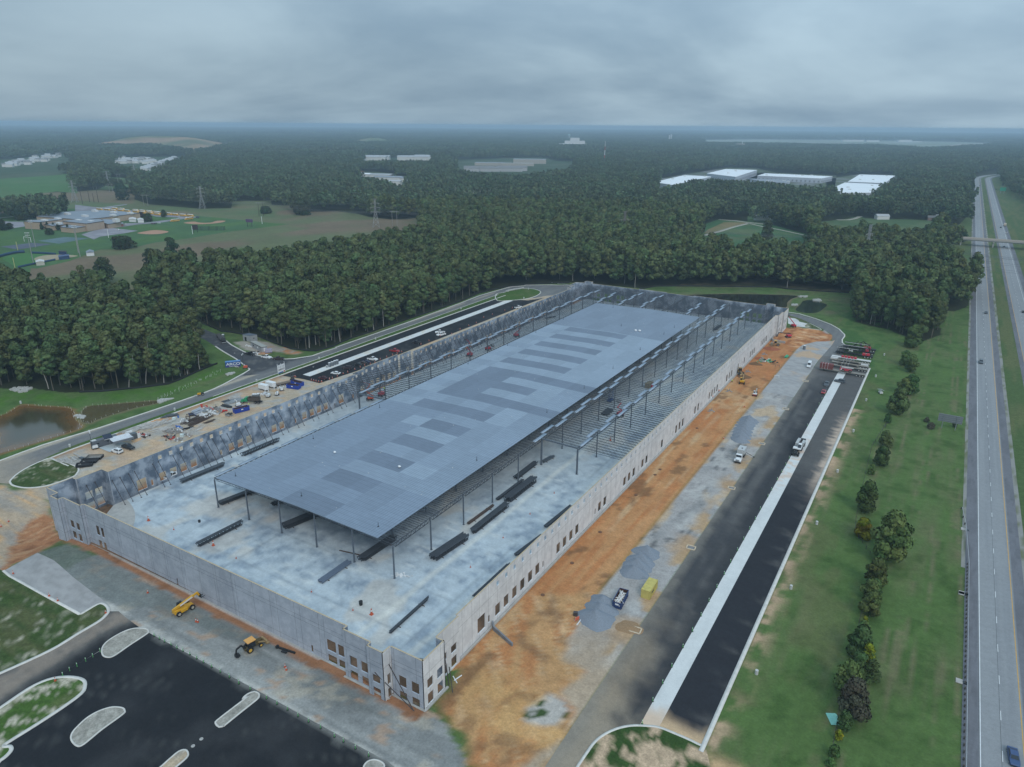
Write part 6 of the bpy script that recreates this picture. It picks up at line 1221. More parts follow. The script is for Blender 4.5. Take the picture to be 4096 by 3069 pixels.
# lowboy and flatbed trailers carrying a dismantled crane
RDP=paint('counter_red',(.48,.035,.05));WP=mat('worn_white',(.58,.57,.55),.7,var=.2);TK=mat('dusty_track',(.20,.175,.14),.9,var=.2,scale=3)
TX0,TX1=-47.5,-24.6
def trailer(lab,y,x0=-42,x1=-25,dk=M_BLACK,z=1.25):
 t=thing('flatbed_trailer',lab,'trailer',(0,y,0),0,'loaded trailers parked in a row');MB().box(((x0+x1)/2,0,z),(x1-x0,2.5,.22)).beam((x0,-.5,z-.3),(x1,-.5,z-.3),.18,.5).beam((x0,.5,z-.3),(x1,.5,z-.3),.18,.5).build('deck',dk,t)
 for x_ in (x1-1,x1-2.3,x1-3.8):
  for q in (-1,1):wheel(t,x_,q*.95,.5,.45,WP)
 MB().beam((x0+2,-.9,0),(x0+2,-.9,z),.15).beam((x0+2,.9,0),(x0+2,.9,z),.15).build('landing_leg',M_BLACK,t);return t
def yz(x,y):return Gz('Z7',x,y,0)[1]
yrow=[yz(1400,1190),yz(1440,1010),yz(1450,905),yz(1500,830),yz(1560,740),yz(1590,640),yz(1640,560),yz(1690,500),yz(1710,430),yz(1740,370)]
loads=[]
WD=mat('trailer_deck_wood',(.24,.22,.19),.85,var=.2)
t=trailer('nearest flatbed trailer, carrying a maroon container and a telehandler',yrow[0],-45.5,-24.3,WD);
t=trailer('second trailer, loaded with one crawler track',yrow[1],-42,-24.3,WD);t=trailer('third trailer, loaded with the farther crawler track',yrow[2],-42,-24.3,WD)
t=trailer('white edged trailer with four small tanks strapped on',yrow[3]+.2,-43,-24.5,WD);t=trailer('white flatbed trailer with a row of red counterweights',yrow[4]+.8,-43.5,-24.5,WP)
t=trailer('black trailer with lattice boom sections marked 348',yrow[6],-43,-24.5);t=trailer('black trailer with boom sections and red weights, second from the back',yrow[8]-.4,-42,-24.5);t=trailer('rearmost black trailer with boom sections and red weights',yrow[9]+2.2,-41,-24.5)
def corr(mb,c,d,n=14):
 x,y,z=d;mb.box(c,(x-.06,y-.06,z-.02))
 for i in range(n):
  u=-x/2+x*(i+.5)/n
  for s in (-1,1):mb.box((c[0]+u,c[1]+s*(y/2-.01),c[2]),(x/n*.5,.06,z-.3))
 for s in (-1,1):
  for q in (-1,1):mb.box((c[0]+s*(x/2-.06),c[1]+q*(y/2-.06),c[2]),(.16,.16,z+.04))
  mb.beam((c[0]-x/2,c[1]+s*(y/2-.03),c[2]+z/2),(c[0]+x/2,c[1]+s*(y/2-.03),c[2]+z/2),.12)
 return mb
t=thing('shipping_container','maroon container strapped on the nearest trailer','container',(-42.4,yrow[0],1.36),0);corr(MB(),(0,0,1.3),(6.1,2.4,2.6)).build('container_body',mat('maroon_container',(.20,.065,.06),.65,var=.12),t)
mb=MB()
for x_ in (-1.9,-.6,.7):mb.path([(x_,-1.25,0),(x_,-1.25,2.65),(x_,1.25,2.65),(x_,1.25,0)],.1,.04)
mb.build('strap',P_WHITE,t)
t=thing('telehandler','red and white telehandler carried on the nearest trailer','telehandler',(-33.0,yrow[0],1.36),0);MB().box((0,0,1.0),(4.6,1.4,.6)).box((0,-1.0,1.1),(1.8,.5,.9)).build('chassis',RDP,t);MB().beam((-2.4,0,2.0),(3.0,0,2.1),.4,.45).build('boom',WP,t);MB().box((-2.9,0,1.2),(.4,1.6,1.3)).build('fork_carriage',RDP,t)
for x_ in (-1.5,1.7):
 for q in (-1,1):wheel(t,x_,q*1.0,.65,.45,TK)
for i,(y_,lb) in enumerate(((yrow[1]+.6,'nearer dusty crawler track arched on its trailer'),(yrow[2]+.9,'farther dusty crawler track arched on its trailer'))):
 mb=MB();pts=[(-38.5+i*-1.5,.2),(-38+i*-1.5,1.2),(-32,1.1),(-29.6,.8),(-28.8,.1)]
 for (xa,za),(xb,zb) in zip(pts[:-1],pts[1:]):mb.beam((xa,0,1.5+za),(xb,0,1.5+zb),1.1,.3)
 t=thing('crawler_track',lb,'crawler track',(0,y_,0),0,'crawler tracks on trailers');mb.build('track_belt',TK,t);mb=MB().beam((-38.5,0,1.7),(-29,0,1.7),.7,.5).build('track_frame',M_BLACK,t);mb=MB()
 for x_ in (-36.5,-35,-33.5):mb.path([(x_,-.62,1.4),(x_,-.62,2.85),(x_,.62,2.85),(x_,.62,1.4)],.09,.04)
 mb.build('strap',P_WHITE,t)
t=thing('ballast_block','white ballast block on the end of the third trailer','ballast',(-26.5,yrow[2]+.9,1.36),0);MB().box((0,0,.25),(3.4,1.4,.5)).build('block',WP,t)
t=thing('ballast_block','white steel box on the front of the tank trailer','ballast',(-41.5,yrow[3]+.6,1.36),0);MB().box((0,0,.35),(3.6,1.7,.7)).build('block',WP,t)
for k in range(4):t=thing('tank','small dark tank strapped on the white edged trailer','tank',(-36.3+k*1.25,yrow[3]+.3,1.36),0,'row of small tanks');MB().box((0,0,.5),(.95,1.2,1.0),taper=.9).build('tank_body',P_GRY,t);MB().box((.55,0,.55),(.06,1.3,1.15)).build('strap',P_WHITE,t)
for k in range(5):tag(MB().box((0,0,.45),(1.25,1.5,.9),taper=.92).build('counterweight',RDP,None,(-38.2+k*1.55,yrow[4]+.8,1.36)),'red counterweight strapped in the row on the white flatbed','counterweight','red counterweights on the white trailer')
for k,(y_,x_) in enumerate(((yrow[6],-29),(yrow[6],-27),(yrow[8]-.4,-28.4),(yrow[9]+2.2,-28.0),(yrow[9]+2.2,-30.0))):tag(MB().box((0,0,.5),(1.7,1.8,1.0),taper=.9).build('counterweight',RDP,None,(x_,y_,1.36)),'red counterweight at the tail end of a black crane trailer','counterweight','red counterweights on black trailers')
def lattice(mb,x0_,x1_,w,h,z0_,n):
 for s in (-w/2,w/2):
  for z_ in (z0_,z0_+h):mb.beam((x0_,s,z_),(x1_,s,z_),.14)
  for i in range(n):
   a=x0_+(x1_-x0_)*i/n;b=x0_+(x1_-x0_)*(i+1)/n;mb.beam((a,s,z0_),((a+b)/2,s,z0_+h),.08).beam(((a+b)/2,s,z0_+h),(b,s,z0_),.08)
 for i in range(n+1):a=x0_+(x1_-x0_)*i/n;mb.beam((a,-w/2,z0_+h),(a,w/2,z0_+h),.08)
 return mb
for y_,xa,xb,h_,lb in ((yrow[6],-42.5,-31.0,2.3,'black lattice boom section marked 348'),(yrow[8]-.4,-41.5,-27.0,2.0,'black lattice boom section second from the back'),(yrow[9]+2.2,-40.5,-27.5,2.0,'rearmost black lattice boom section')):
 t=thing('lattice_boom',lb,'crane boom',(0,y_,1.36),0,'lattice boom sections');lattice(MB(),xa,xb,1.9,h_,.1,8).build('lattice',M_BLACK,t);MB().beam((xa,-1.1,h_+.25),(xb-1,-1.1,h_+.25),.28,.12).build('walkway_rail',WP,t)
def text(s,size,m,parent,loc,rot,ext=.02,name='lettering',sx=1.0):
 cu=bpy.data.curves.new(name,'FONT');cu.body=s;cu.size=size;cu.extrude=ext;cu.align_x='CENTER';cu.align_y='CENTER';cu.offset=size*.02;cu.materials.append(m)
 tmp=bpy.data.objects.new(name,cu);COL.objects.link(tmp);dg=bpy.context.evaluated_depsgraph_get();me=bpy.data.meshes.new_from_object(tmp.evaluated_get(dg));bpy.data.objects.remove(tmp)
 if not me.materials:me.materials.append(m)
 o=bpy.data.objects.new(name,me);COL.objects.link(o);o.parent=parent;o.location=loc;o.rotation_euler=rot;o.scale=(sx,1,1);return o
text('348',1.5,P_WHITE,t if False else bpy.data.objects['lattice_boom'],(-35.6,-1.2,1.6),(math.pi/2,0,0))
t=thing('gantry','folded black crane mast at the back of the trailer row','crane part',(0,yrow[9]+4.2,1.2),0);MB().beam((-36,0,.3),(-31.5,0,3.2),.35).beam((-31.5,0,3.2),(-27,0,.4),.4).beam((-36,.8,.3),(-34,.8,3.0),.25).cyl((-32.5,-.2,1.2),(-32.5,.2,1.2),.7,n=12).build('mast',M_BLACK,t)
# ------------------------------------------------------------------ containers, skips, offices
def container(lab,c,rz,d,m,name='shipping_container',n=14,z=0,cat='container'):
 t=thing(name,lab,cat,(c[0],c[1],z),rz);corr(MB(),(0,0,d[2]/2),d,n).build('container_body',m,t);return t
YC=mat('faded_yellow_container',(.50,.42,.13),.75,var=.18,scale=.8)
p=G('Y2',1500,690);rz=head('Y2',(1510,830),(1745,460));t=container('faded yellow shipping container on the gravel court',p,rz,(6.1,2.44,2.6),YC);MB().box((-1.0,-1.26,1.5),(1.6,.04,.5)).build('side_mark',mat('dark_mark',(.10,.10,.06)),t)
def skip(lab,c,rz,d,m,inner,z=0,fill=None,open_=True):
 t=thing('dumpster',lab,'dumpster',(c[0],c[1],z),rz);x,y,h=d;mb=MB()
 for s in (-1,1):mb.box((0,s*(y/2-.04),h/2+.1),(x,.08,h));mb.box((s*(x/2-.04),0,h/2+.1),(.08,y-.16,h))
 mb.box((0,0,.16),(x-.16,y-.16,.08))
 for i in range(7):
  for s in (-1,1):mb.box((-x/2+x*(i+.5)/7,s*(y/2+.04),h/2+.1),(.12,.1,h-.1))
 mb.build('skip_body',m,t);rm=MB()
 for s in (-1,1):rm.beam((-x/2,s*y/2,h+.12),(x/2,s*y/2,h+.12),.16,.12);rm.beam((s*x/2,-y/2,h+.12),(s*x/2,y/2,h+.12),.16,.12)
 rm.build('rim',m,t);ln=MB()
 ln.box((0,0,.24),(x-.2,y-.2,.04))
 for s in (-1,1):ln.box((0,s*(y/2-.1),h/2+.15),(x-.2,.03,h-.1)).box((s*(x/2-.1),0,h/2+.15),(.03,y-.22,h-.1))
 ln.build('lining',inner,t);return t
M_DMB=paint('dumpster_blue',(.015,.05,.33),.5);M_RUSTI=mat('rusty_lining',(.075,.04,.032),.9,var=.3);M_NVY=paint('navy_skip',(.022,.045,.13),.55);M_STIK=mat('white_sticker',(.7,.7,.72))
rng6=random.Random(11)
def sticks(name,lab,cat,p,rz,n,L_,spread,m,z=0.0,w=.14,ang=.15,hgt=.5,group=None):
 mb=MB()
 for i in range(n):
  a=rng6.gauss(0,ang);x,y=rng6.uniform(-spread[0],spread[0]),rng6.uniform(-spread[1],spread[1]);l=L_*rng6.uniform(.6,1.1)/2;zz_=w*.6+rng6.random()**2*hgt;dz=rng6.uniform(-.1,.1)
  mb.beam((x-l*math.cos(a),y-l*math.sin(a),max(w/2,zz_-dz)),(x+l*math.cos(a),y+l*math.sin(a),max(w/2,zz_+dz)),w*rng6.uniform(.8,1.5),w)
 o=mb.build(name,m,None,(p[0],p[1],z),rz);tag(o,lab,cat,group);return o
p=G('Y2',520,1000);rz=head('Y2',(370,1290),(680,700));t=skip('navy blue open dumpster full of broken white boards',p,rz,(6.4,2.4,1.7),M_NVY,M_RUSTI);MB().box((-3.26,0,1.35),(.04,.9,.45)).build('sticker',M_STIK,t)
sticks('scrap_boards','broken white boards heaped in the navy dumpster','scrap',p,rz,22,3.0,(1.7,.6),mat('white_board',(.62,.59,.56),.8),z=.9,w=.22,ang=.5,hgt=.7)
for lab,c,a,b in (('blue open dumpster standing apart beside the debris piles',(430,935),(300,960),(580,890)),('blue open dumpster, nearer of the pair by the trailers',(1485,470),(1360,455),(1610,490)),('blue open dumpster with rusty inside, farther of the pair',(1560,405),(1440,375),(1680,440))):
 q=G('Z2',*c);t=skip(lab,q,head('Z2',a,b),(6.4,2.4,1.7),M_DMB,M_RUSTI);MB().box((0,-1.3,1.3),(.9,.04,.4)).build('sticker',M_STIK,t)
 sticks('rubbish','mixed grey rubbish inside a blue dumpster','rubbish',q,head('Z2',a,b),12,1.6,(2.3,.6),mat('grey_rubbish',(.13,.12,.11),.9,var=.4),z=.4,w=.3,ang=1.2,hgt=.6,group='rubbish in the blue dumpsters')
for i,(lab,c,a,b) in enumerate((('low black washout pan, nearest of three',(700,925),(560,935),(830,900)),('low black washout pan, middle of three',(800,850),(670,855),(935,840)),('low black washout pan with grey slurry, farthest of three',(905,775),(785,780),(1035,770)))):
 skip(lab,G('Z4',*c),head('Z4',a,b),(5.2,2.9,.8),mat('black_pan',(.02,.021,.024),.6),mat('pan_slurry_dark' if i <2 else 'pan_slurry',(.04,.04,.045) if i <2 else (.26,.25,.23),.9,var=.3))
M_PLNK=mat('weathered_planks',(.40,.385,.36),.9,var=.25,scale=2);M_RUSTB=mat('rusty_bars',(.085,.06,.05),.9,var=.3,scale=2);M_PIPEW=mat('pale_conduit',(.50,.48,.45),.8,var=.2);M_GALV=mat('galvanised_frames',(.30,.32,.335),.6,.2,.2);M_NEWW=mat('new_lumber',(.60,.36,.19),.85,var=.15);M_GRVD=mat('grey_slurry',(.30,.29,.28),.9)
def pile(lab,t_,c,a,b,n,L_,sp_,m,w=.14,ang=.15,hgt=.5,name='material_pile',cat='pile',grp=None):return sticks(name,lab,cat,G(t_,*c),head(t_,a,b),n,L_,sp_,m,0,w,ang,hgt,grp)
pile('stack of pale grey shoring beams beside the washout pans, farther bundle','Z4',(480,770),(400,720),(560,790),34,3.8,(2.2,2.2),M_PLNK,.2,.04,.35)
pile('stack of pale grey shoring beams beside the washout pans, nearer bundle','Z4',(500,860),(420,820),(620,880),34,3.8,(2.4,2.2),M_PLNK,.2,.04,.35)
pile('stack of pale grey shoring beams along the kerb','Z4',(270,820),(220,790),(330,860),22,3.4,(1.2,1.6),M_PLNK,.2,.05,.35)
pile('blue grey pallet of forms beside the shoring beams','Z4',(630,795),(570,780),(690,800),8,2.4,(.3,1.0),P_GRY,.3,.03,.4)
pile('long heap of white boards beside the verge, nearest the canopy','Z3',(240,780),(60,840),(400,700),60,5.5,(4.5,2.2),M_PIPEW,.16,.18,.6);pile('heap of jumbled white boards in the middle of the yard','Z3',(620,700),(420,760),(760,660),80,5.0,(5.5,2.6),M_PIPEW,.16,.25,.7)
pile('loose fan of white boards lying on the gravel','Z3',(700,800),(520,840),(830,770),26,5.0,(3.5,1.6),M_PIPEW,.13,.3,.2);pile('stack of new orange lumber beside the verge','Z3',(740,615),(580,640),(880,600),34,5.0,(2.6,1.4),M_NEWW,.15,.07,.4)
pile('stack of black steel plates by the kerb','Z3',(910,530),(780,560),(1040,510),26,3.4,(2.6,1.2),P_GRY,.28,.06,.6);pile('long heap of rusty reinforcing bars across the yard','Z3',(1500,620),(1280,720),(1670,540),60,8.5,(3.5,2.0),M_RUSTB,.10,.05,.4)
pile('second heap of rusty bars and joists behind the first','Z3',(1350,610),(1180,690),(1480,560),30,6,(3,1.2),M_RUSTB,.12,.1,.4);pile('short brown bars scattered near the long heap','Z3',(1700,640),(1640,670),(1800,610),18,3.5,(1.5,.8),M_RUSTB,.1,.2,.3)
pile('bundle of pale wrapped studs standing in the yard','Z3',(1460,460),(1390,480),(1530,420),40,4.6,(.4,1.2),mat('wrapped_studs',(.46,.50,.56),.6),.2,.01,1.5);pile('silver insulation rolls beside the wrapped studs','Z3',(1640,420),(1570,450),(1710,390),16,3.6,(.6,1.0),M_GALV,.28,.05,.6)
pile('pale pipes and boards scattered near the wall','Z3',(1430,800),(1330,850),(1560,780),36,4.0,(3.4,2.2),M_PIPEW,.11,.35,.3);pile('black trusses lying near the blue boxes','Z3',(1250,780),(1170,810),(1340,760),12,4.4,(.8,.8),M_BLACK,.16,.1,.4)
pile('flat stacks of grey panels by the green dump truck, nearer','Z2',(210,765),(140,780),(290,745),16,3.6,(1.0,1.4),M_GALV,.3,.03,.3);pile('flat stacks of grey panels by the kerb','Z2',(140,735),(80,745),(200,720),14,3.4,(1.0,1.2),P_GRY,.3,.03,.3);pile('stack of silver panels behind the grey ones','Z2',(340,715),(260,725),(430,700),18,3.8,(1.6,1.6),M_GALV,.3,.04,.35)
pile('pile of pale concrete blocks farthest up the panel stacks','Z2',(330,665),(260,680),(400,650),16,2.6,(1.6,1.2),M_PLNK,.35,.1,.4);pile('black tarred mats lying flat near the lone blue dumpster','Z2',(140,840),(60,815),(240,860),10,5.2,(.7,.9),M_BLACK,.35,.03,.12)
JK=random.Random(3)
def junk(lab,t_,c,sx,sy,n,cols,name='debris_heap',cat='debris',s=.5,z=0):
 q=G(t_,*c);t=MB()
 for i in range(n):t.mi=JK.randrange(len(cols));t.box((JK.gauss(0,sx),JK.gauss(0,sy),s*.35+JK.random()**3*s),(s*JK.uniform(.5,1.9),s*JK.uniform(.4,1.3),s*JK.uniform(.4,1.1)),JK.uniform(0,3),JK.uniform(-.3,.3))
 return tag(t.build(name,cols,None,(q[0],q[1],z)),lab,cat)
JW=mat('white_sheeting',(.64,.64,.63),.8,var=.1);JG=mat('grey_debris',(.27,.26,.25),.9,var=.3);JD=mat('dark_debris',(.06,.055,.05),.9,var=.3);JR=mat('red_plastic',(.50,.04,.03),.6);JB=mat('blue_plastic',(.03,.13,.42),.5);JP=mat('pinkish_blocks',(.36,.31,.28),.9)
junk('heap of white bags and sheeting in the debris yard','Z3',(1760,470),2.2,.9,40,[JW,JW,JG],s=.6);junk('white sheeting heap beside the brown bars','Z3',(1580,520),1.3,.7,24,[JW],s=.6);junk('red barriers heaped at the end of the debris yard','Z3',(1950,440),1.0,.6,22,[JR,JR,JG],s=.55)
junk('red and white scraps behind the wrapped studs','Z3',(1640,360),2.4,.7,24,[JG,JR,JW],s=.5);junk('tangle of grey debris beside the silver rolls','Z3',(1830,385),2.0,1.0,34,[JG,JG,JD],s=.5);junk('dark bundles next to the rusty frame','Z3',(1360,515),1.6,.7,24,[JD,JD,M_NVY],s=.6)
junk('white blocks stacked in the middle of the yard','Z3',(1160,640),1.3,.7,24,[JW,JW,JG],s=.6);junk('grey sacks and rubble near the wall, left heap','Z3',(930,860),1.8,.8,30,[JG,JP,JG],s=.6);junk('grey debris with a red post near the wall','Z3',(900,965),1.8,1.0,36,[JG,JD,JR,JG],s=.5)
junk('pale blocks and boards beside the blue boxes','Z3',(1110,820),1.8,.9,26,[JG,JW,JP],s=.7);junk('blue boxes stacked in the yard','Z3',(1080,765),.7,.4,10,[JB],s=.6);junk('grey heap with a white cover nearest the wall','Z3',(1080,1010),1.1,.6,22,[JG,JW,JG],s=.5);junk('scraps of board near the wall, right heap','Z3',(1260,920),2.0,.7,26,[JG,JP,JW],s=.5)
junk('tools and bags piled by the open storage box','Z3',(370,920),1.9,.7,40,[JD,JG,JW,JR],s=.5);junk('grey machine parts at the end of the rusty bars','Z3',(2080,515),.8,.5,12,[JG,JD],s=.8);junk('white wrapped bundles beside the light towers','Z2',(900,600),2.0,.7,34,[JW,mat('plastic_wrap',(.48,.5,.52),.4)],s=.6)
for i,(lab,c) in enumerate((('white cube tank in the middle of the yard',(990,610)),('white cube tank nearest the left wall',(1150,945)))):
 t=thing('cube_tank',lab,'tank',(*G('Z3',*c),0),.4);MB().box((0,0,.65),(1.2,1.0,1.1)).build('tank_body',mat('pale_plastic',(.60,.68,.66),.5),t);MB().box((0,0,.06),(1.25,1.05,.12)).build('pallet',M_PLNK,t)
t=thing('concrete_block','long pale concrete block lying in the debris yard','block',(*G('Z3',1030,705),0),head('Z3',(950,710),(1110,695)));MB().box((0,0,.45),(2.9,1.0,.9)).build('block',mat('pale_block',(.44,.42,.38),.9),t)
t=thing('steel_frame','rusty square frame standing in the debris yard','frame',(*G('Z3',1270,590),0),.3);MB().path([(-.9,0,.1),(.9,0,.1),(.9,0,1.3),(-.9,0,1.3),(-.9,0,.1)],.22).build('frame_bars',M_RUSTB,t)  # plain square steel frame, not a box for trenches
t=thing('drum','blue drum standing by the black steel plates','drum',(*G('Z3',1072,560),0));MB().cyl((0,0,0),(0,0,.9),.3,n=12).build('drum_body',JB,t)
# grey office container with canopy, solar panel
p=G('Z4',1110,500);rz=head('Z4',(1030,560),(1330,480));t=container('dark grey site office container beside the canopy',p,rz,(9.0,2.5,2.7),mat('office_grey',(.115,.125,.145),.6),'site_office',18,cat='site office')
MB().box((-2.6,-1.3,1.7),(.9,.05,.5)).box((.9,-1.3,1.7),(.5,.05,.4)).build('window',M_GLASS,t);MB().box((2.3,-1.3,1.1),(.9,.05,2.0)).build('door',P_GRY,t);MB().box((-3.6,.3,2.78),(1.8,1.5,.08)).build('roof_sheet',WP,t)
t=thing('solar_array','dark tilted solar panel standing on the grey office container','solar panel',(*Gz('Z4',1160,370,2.8),2.75),rz);MB().add([(-1.5,-1.1,.35),(1.5,-1.1,.35),(1.5,1.0,1.5),(-1.5,1.0,1.5),(-1.5,-1.15,.28),(1.5,-1.15,.28),(1.5,.95,1.43),(-1.5,.95,1.43)],[(0,1,2,3),(7,6,5,4),(0,4,5,1),(1,5,6,2),(2,6,7,3),(3,7,4,0)]).build('panel',mat('solar_cells',(.012,.018,.04),.2,spec=.6),t);MB().box((0,-1.0,.15),(3.0,.1,.3)).beam((-1.3,.9,0),(-1.3,.9,1.4),.08).beam((1.3,.9,0),(1.3,.9,1.4),.08).build('stand',WP,t)
p=Gz('Z4',1430,350,3.0);t=thing('canopy','white fabric canopy with a grey valance beside the office container','canopy',(*p,0),rz);mb=MB();nx2=8
V_=[];F_=[]
for i in range(nx2+1):
 for j in range(5):u=i/nx2;v=j/4;V_.append((-3.6+7.2*u,-2.6+5.2*v,3.0-.28*math.sin(math.pi*v)*(1)+.12*math.sin(i*2.2)*math.sin(math.pi*v)))
for i in range(nx2):
 for j in range(4):F_.append((i*5+j,(i+1)*5+j,(i+1)*5+j+1,i*5+j+1))
MB().add(V_,F_).build('canopy_cloth',mat('canopy_white',(.60,.61,.63),.7,var=.12,scale=.8),t,smooth_=True);MB().box((0,-2.65,2.6),(7.3,.05,.8)).box((3.65,0,2.6),(.05,5.3,.8)).build('valance',mat('valance_grey',(.17,.18,.20),.8),t);mb=MB()
for x_,y_ in ((-3.5,-2.5),(3.5,-2.5),(3.5,2.5),(-3.5,2.5)):mb.beam((x_,y_,0),(x_,y_,3),.09)
mb.build('post',M_CHROME,t);PADP=GP('Z4',(960,560),(1200,655),(1260,640),(1470,545),(1600,470),(1300,440))
sheet('concrete_slab',PADP,.18,M_CONC,lambda x,y:np.broadcast_to(np.array((.42,.46,.47)),x.shape+(3,)),1.0)
t=thing('storage_box','open white storage box with doors ajar behind the canopy','storage box',(*G('Z4',1690,370),0),rz);MB().box((0,0,1.1),(2.2,2.0,2.2)).build('box_body',P_GRY,t);MB().box((1.6,-1.1,1.1),(1.2,.08,2.1),.3).build('door',P_WHITE,t)
t=thing('board_stack','sheets of white board stacked on the storage box','board stack',(*G('Z4',1590,300),0),rz);MB().box((0,0,1.0),(2.4,1.2,.3)).box((.2,.2,1.3),(2.2,1.2,.2),.1).box((0,0,.45),(2,.9,.9)).build('boards',JW,t)
tag(sheet('osb_mat',GP('Z4',(1620,420),(1820,360),(1840,400),(1690,465)),.06,M_NEWW,None,1.0,None),'flat sheet of orange plywood lying behind the black pickup','plywood')
# light towers
def tower(lab,p,h_,rz=0,body=P_WHITE,folded=False):
 t=thing('light_tower',lab,'light tower',(*p,0),rz);MB().box((0,0,.95),(2.0,1.2,1.0),taper=.85).build('generator',body,t);MB().box((0,0,.42),(2.5,1.4,.14)).beam((1.2,0,.45),(2.6,0,.45),.1).beam((-.9,-1.3,.3),(-.9,1.3,.3),.1).build('chassis',M_BLACK,t)
 for s in (-1,1):wheel(t,0,s*.8,.32,.2)
 if not folded:m_=MB().cyl((-.9,0,.5),(-.9,0,h_),.1,.06,6).build('mast',M_BLACK,t);MB().beam((-.9,-.9,h_),(-.9,.9,h_),.08).build('crossbar',M_BLACK,m_)
 else:m_=MB().beam((-1.6,0,1.7),(2.2,0,2.1),.14).build('mast',M_CHROME,t);h_=2.1
 for y_ in (-.8,.8):
  for z_ in (.0,.45):MB().cyl((-.75,y_,h_+z_-.3),(-1.05,y_,h_+z_-.2),.24,.1,10).build('lamp_head',P_WHITE,m_)
 return t
tower('raised light tower at the corner of the grey office container',G('Z4',915,580),7.2,1.2);tower('raised light tower on the kerb beside the blue sign container',G('Z5',790,905),7.4,.6,M_ORGM)
tower('folded white light tower near the white box trailers',G('Z2',1240,515),3,2.6,folded=True);tower('white light tower, left of the pair in the yard',G('Z2',975,645),3.4,1.9);tower('white light tower, right of the pair in the yard',G('Z2',1150,605),3.6,2.2);tower('white light tower behind the lone blue dumpster',G('Z2',370,830),2.8,1.2)
# porta toilets
def toilet(lab,p,rz=0,grp=None):
 t=thing('portable_toilet',lab,'portable toilet',(*p,0),rz,grp);MB().box((0,0,1.1),(1.15,1.15,2.2),taper=.96).build('cabin',mat('toilet_grey',(.15,.17,.19),.6),t);MB().box((0,0,2.28),(1.2,1.2,.16),taper=.85).build('roof',P_WHITE,t);MB().box((0,-.58,1.1),(.75,.04,1.9)).build('door',mat('toilet_door',(.22,.24,.26),.6),t);return t
for lab,x,y in (('first grey toilet at the near end of the row of four on the concrete strip',548,1040),('second grey toilet in the row of four on the concrete strip',608,1018),('third grey toilet in the row of four on the concrete strip',663,995),('last grey toilet in the row of four on the concrete strip',713,980)):toilet(lab,G('Z6',x,y),.3,'toilets on the concrete strip')
for lab,x,y in (('grey toilet nearest the green dump truck',685,680),('middle grey toilet behind the green dump truck',728,680),('grey toilet farthest from the green dump truck',770,675)):toilet(lab,G('Z2',x,y),.3,'toilets in the left yard')
toilet('single grey toilet on the gravel court',G('Z8',1750,545),1.2);toilet('single grey toilet beside the entrance road in the shade',G('Z5',295,240),.5)
t=thing('hand_wash_station','small grey hand wash stand at the end of the toilets','wash stand',(*G('Z6',485,1060),0),.3);MB().box((0,0,.6),(.6,.5,1.2)).build('stand',M_GALV,t);MB().box((0,0,1.25),(.7,.6,.15)).build('basin',WP,t)
# enclosed trailers, flatbed, forklift
for lab,c,a,b in (('white enclosed cargo trailer, left of the pair',(890,500),(800,470),(990,520)),('white enclosed cargo trailer, right of the pair',(1035,445),(940,420),(1130,465))):
 t=thing('cargo_trailer',lab,'trailer',(*G('Z2',*c),0),head('Z2',a,b));MB().prism([(-2.6,-1.05),(2.0,-1.05),(2.7,-.35),(2.7,.35),(2.0,1.05),(-2.6,1.05)],.55,2.65).build('trailer_body',P_WHITE,t);MB().prism([(-2.65,-1.1),(2.0,-1.1),(2.75,-.35),(2.75,.35),(2.0,1.1),(-2.65,1.1)],.4,.56).build('frame',M_BLACK,t);MB().beam((2.7,0,.45),(3.9,0,.45),.1).build('drawbar',M_BLACK,t)
 for x_ in (-.6,.3):
  for s in (-1,1):wheel(t,x_,s*1.0,.36,.22)
p=G('Z2',1290,395);t=thing('flatbed_trailer','brown flatbed trailer next to the white cargo trailers','trailer',(*p,0),head('Z2',(1170,415),(1420,355)));MB().box((0,0,.95),(7.6,2.4,.2)).build('deck',mat('old_deck',(.17,.13,.10),.9,var=.3),t);MB().beam((-3.8,.6,.7),(4.2,.6,.7),.15,.3).beam((-3.8,-.6,.7),(4.2,-.6,.7),.15,.3).build('frame',M_BLACK,t)
for x_ in (-.5,.6,1.7):
 for s in (-1,1):wheel(t,x_,s*.95,.42,.3)
p=G('Z2',1465,335);t=thing('forklift','dark rough terrain forklift behind the blue dumpsters','forklift',(*p,0),2.6);MB().box((0,0,1.1),(2.6,1.5,.9)).build('chassis',M_BLACK,t);MB().box((-.2,0,2.2),(1.3,1.3,1.3),taper=.9).build('cage',M_BRACE,t);MB().beam((1.5,-.5,.2),(1.4,-.5,4.0),.16).beam((1.5,.5,.2),(1.4,.5,4.0),.16).beam((1.4,-.5,4),(1.4,.5,4),.16).build('mast',M_BRACE,t)
for x_ in (-1,1):
 for s in (-1,1):wheel(t,x_,s*.9,.55,.4)
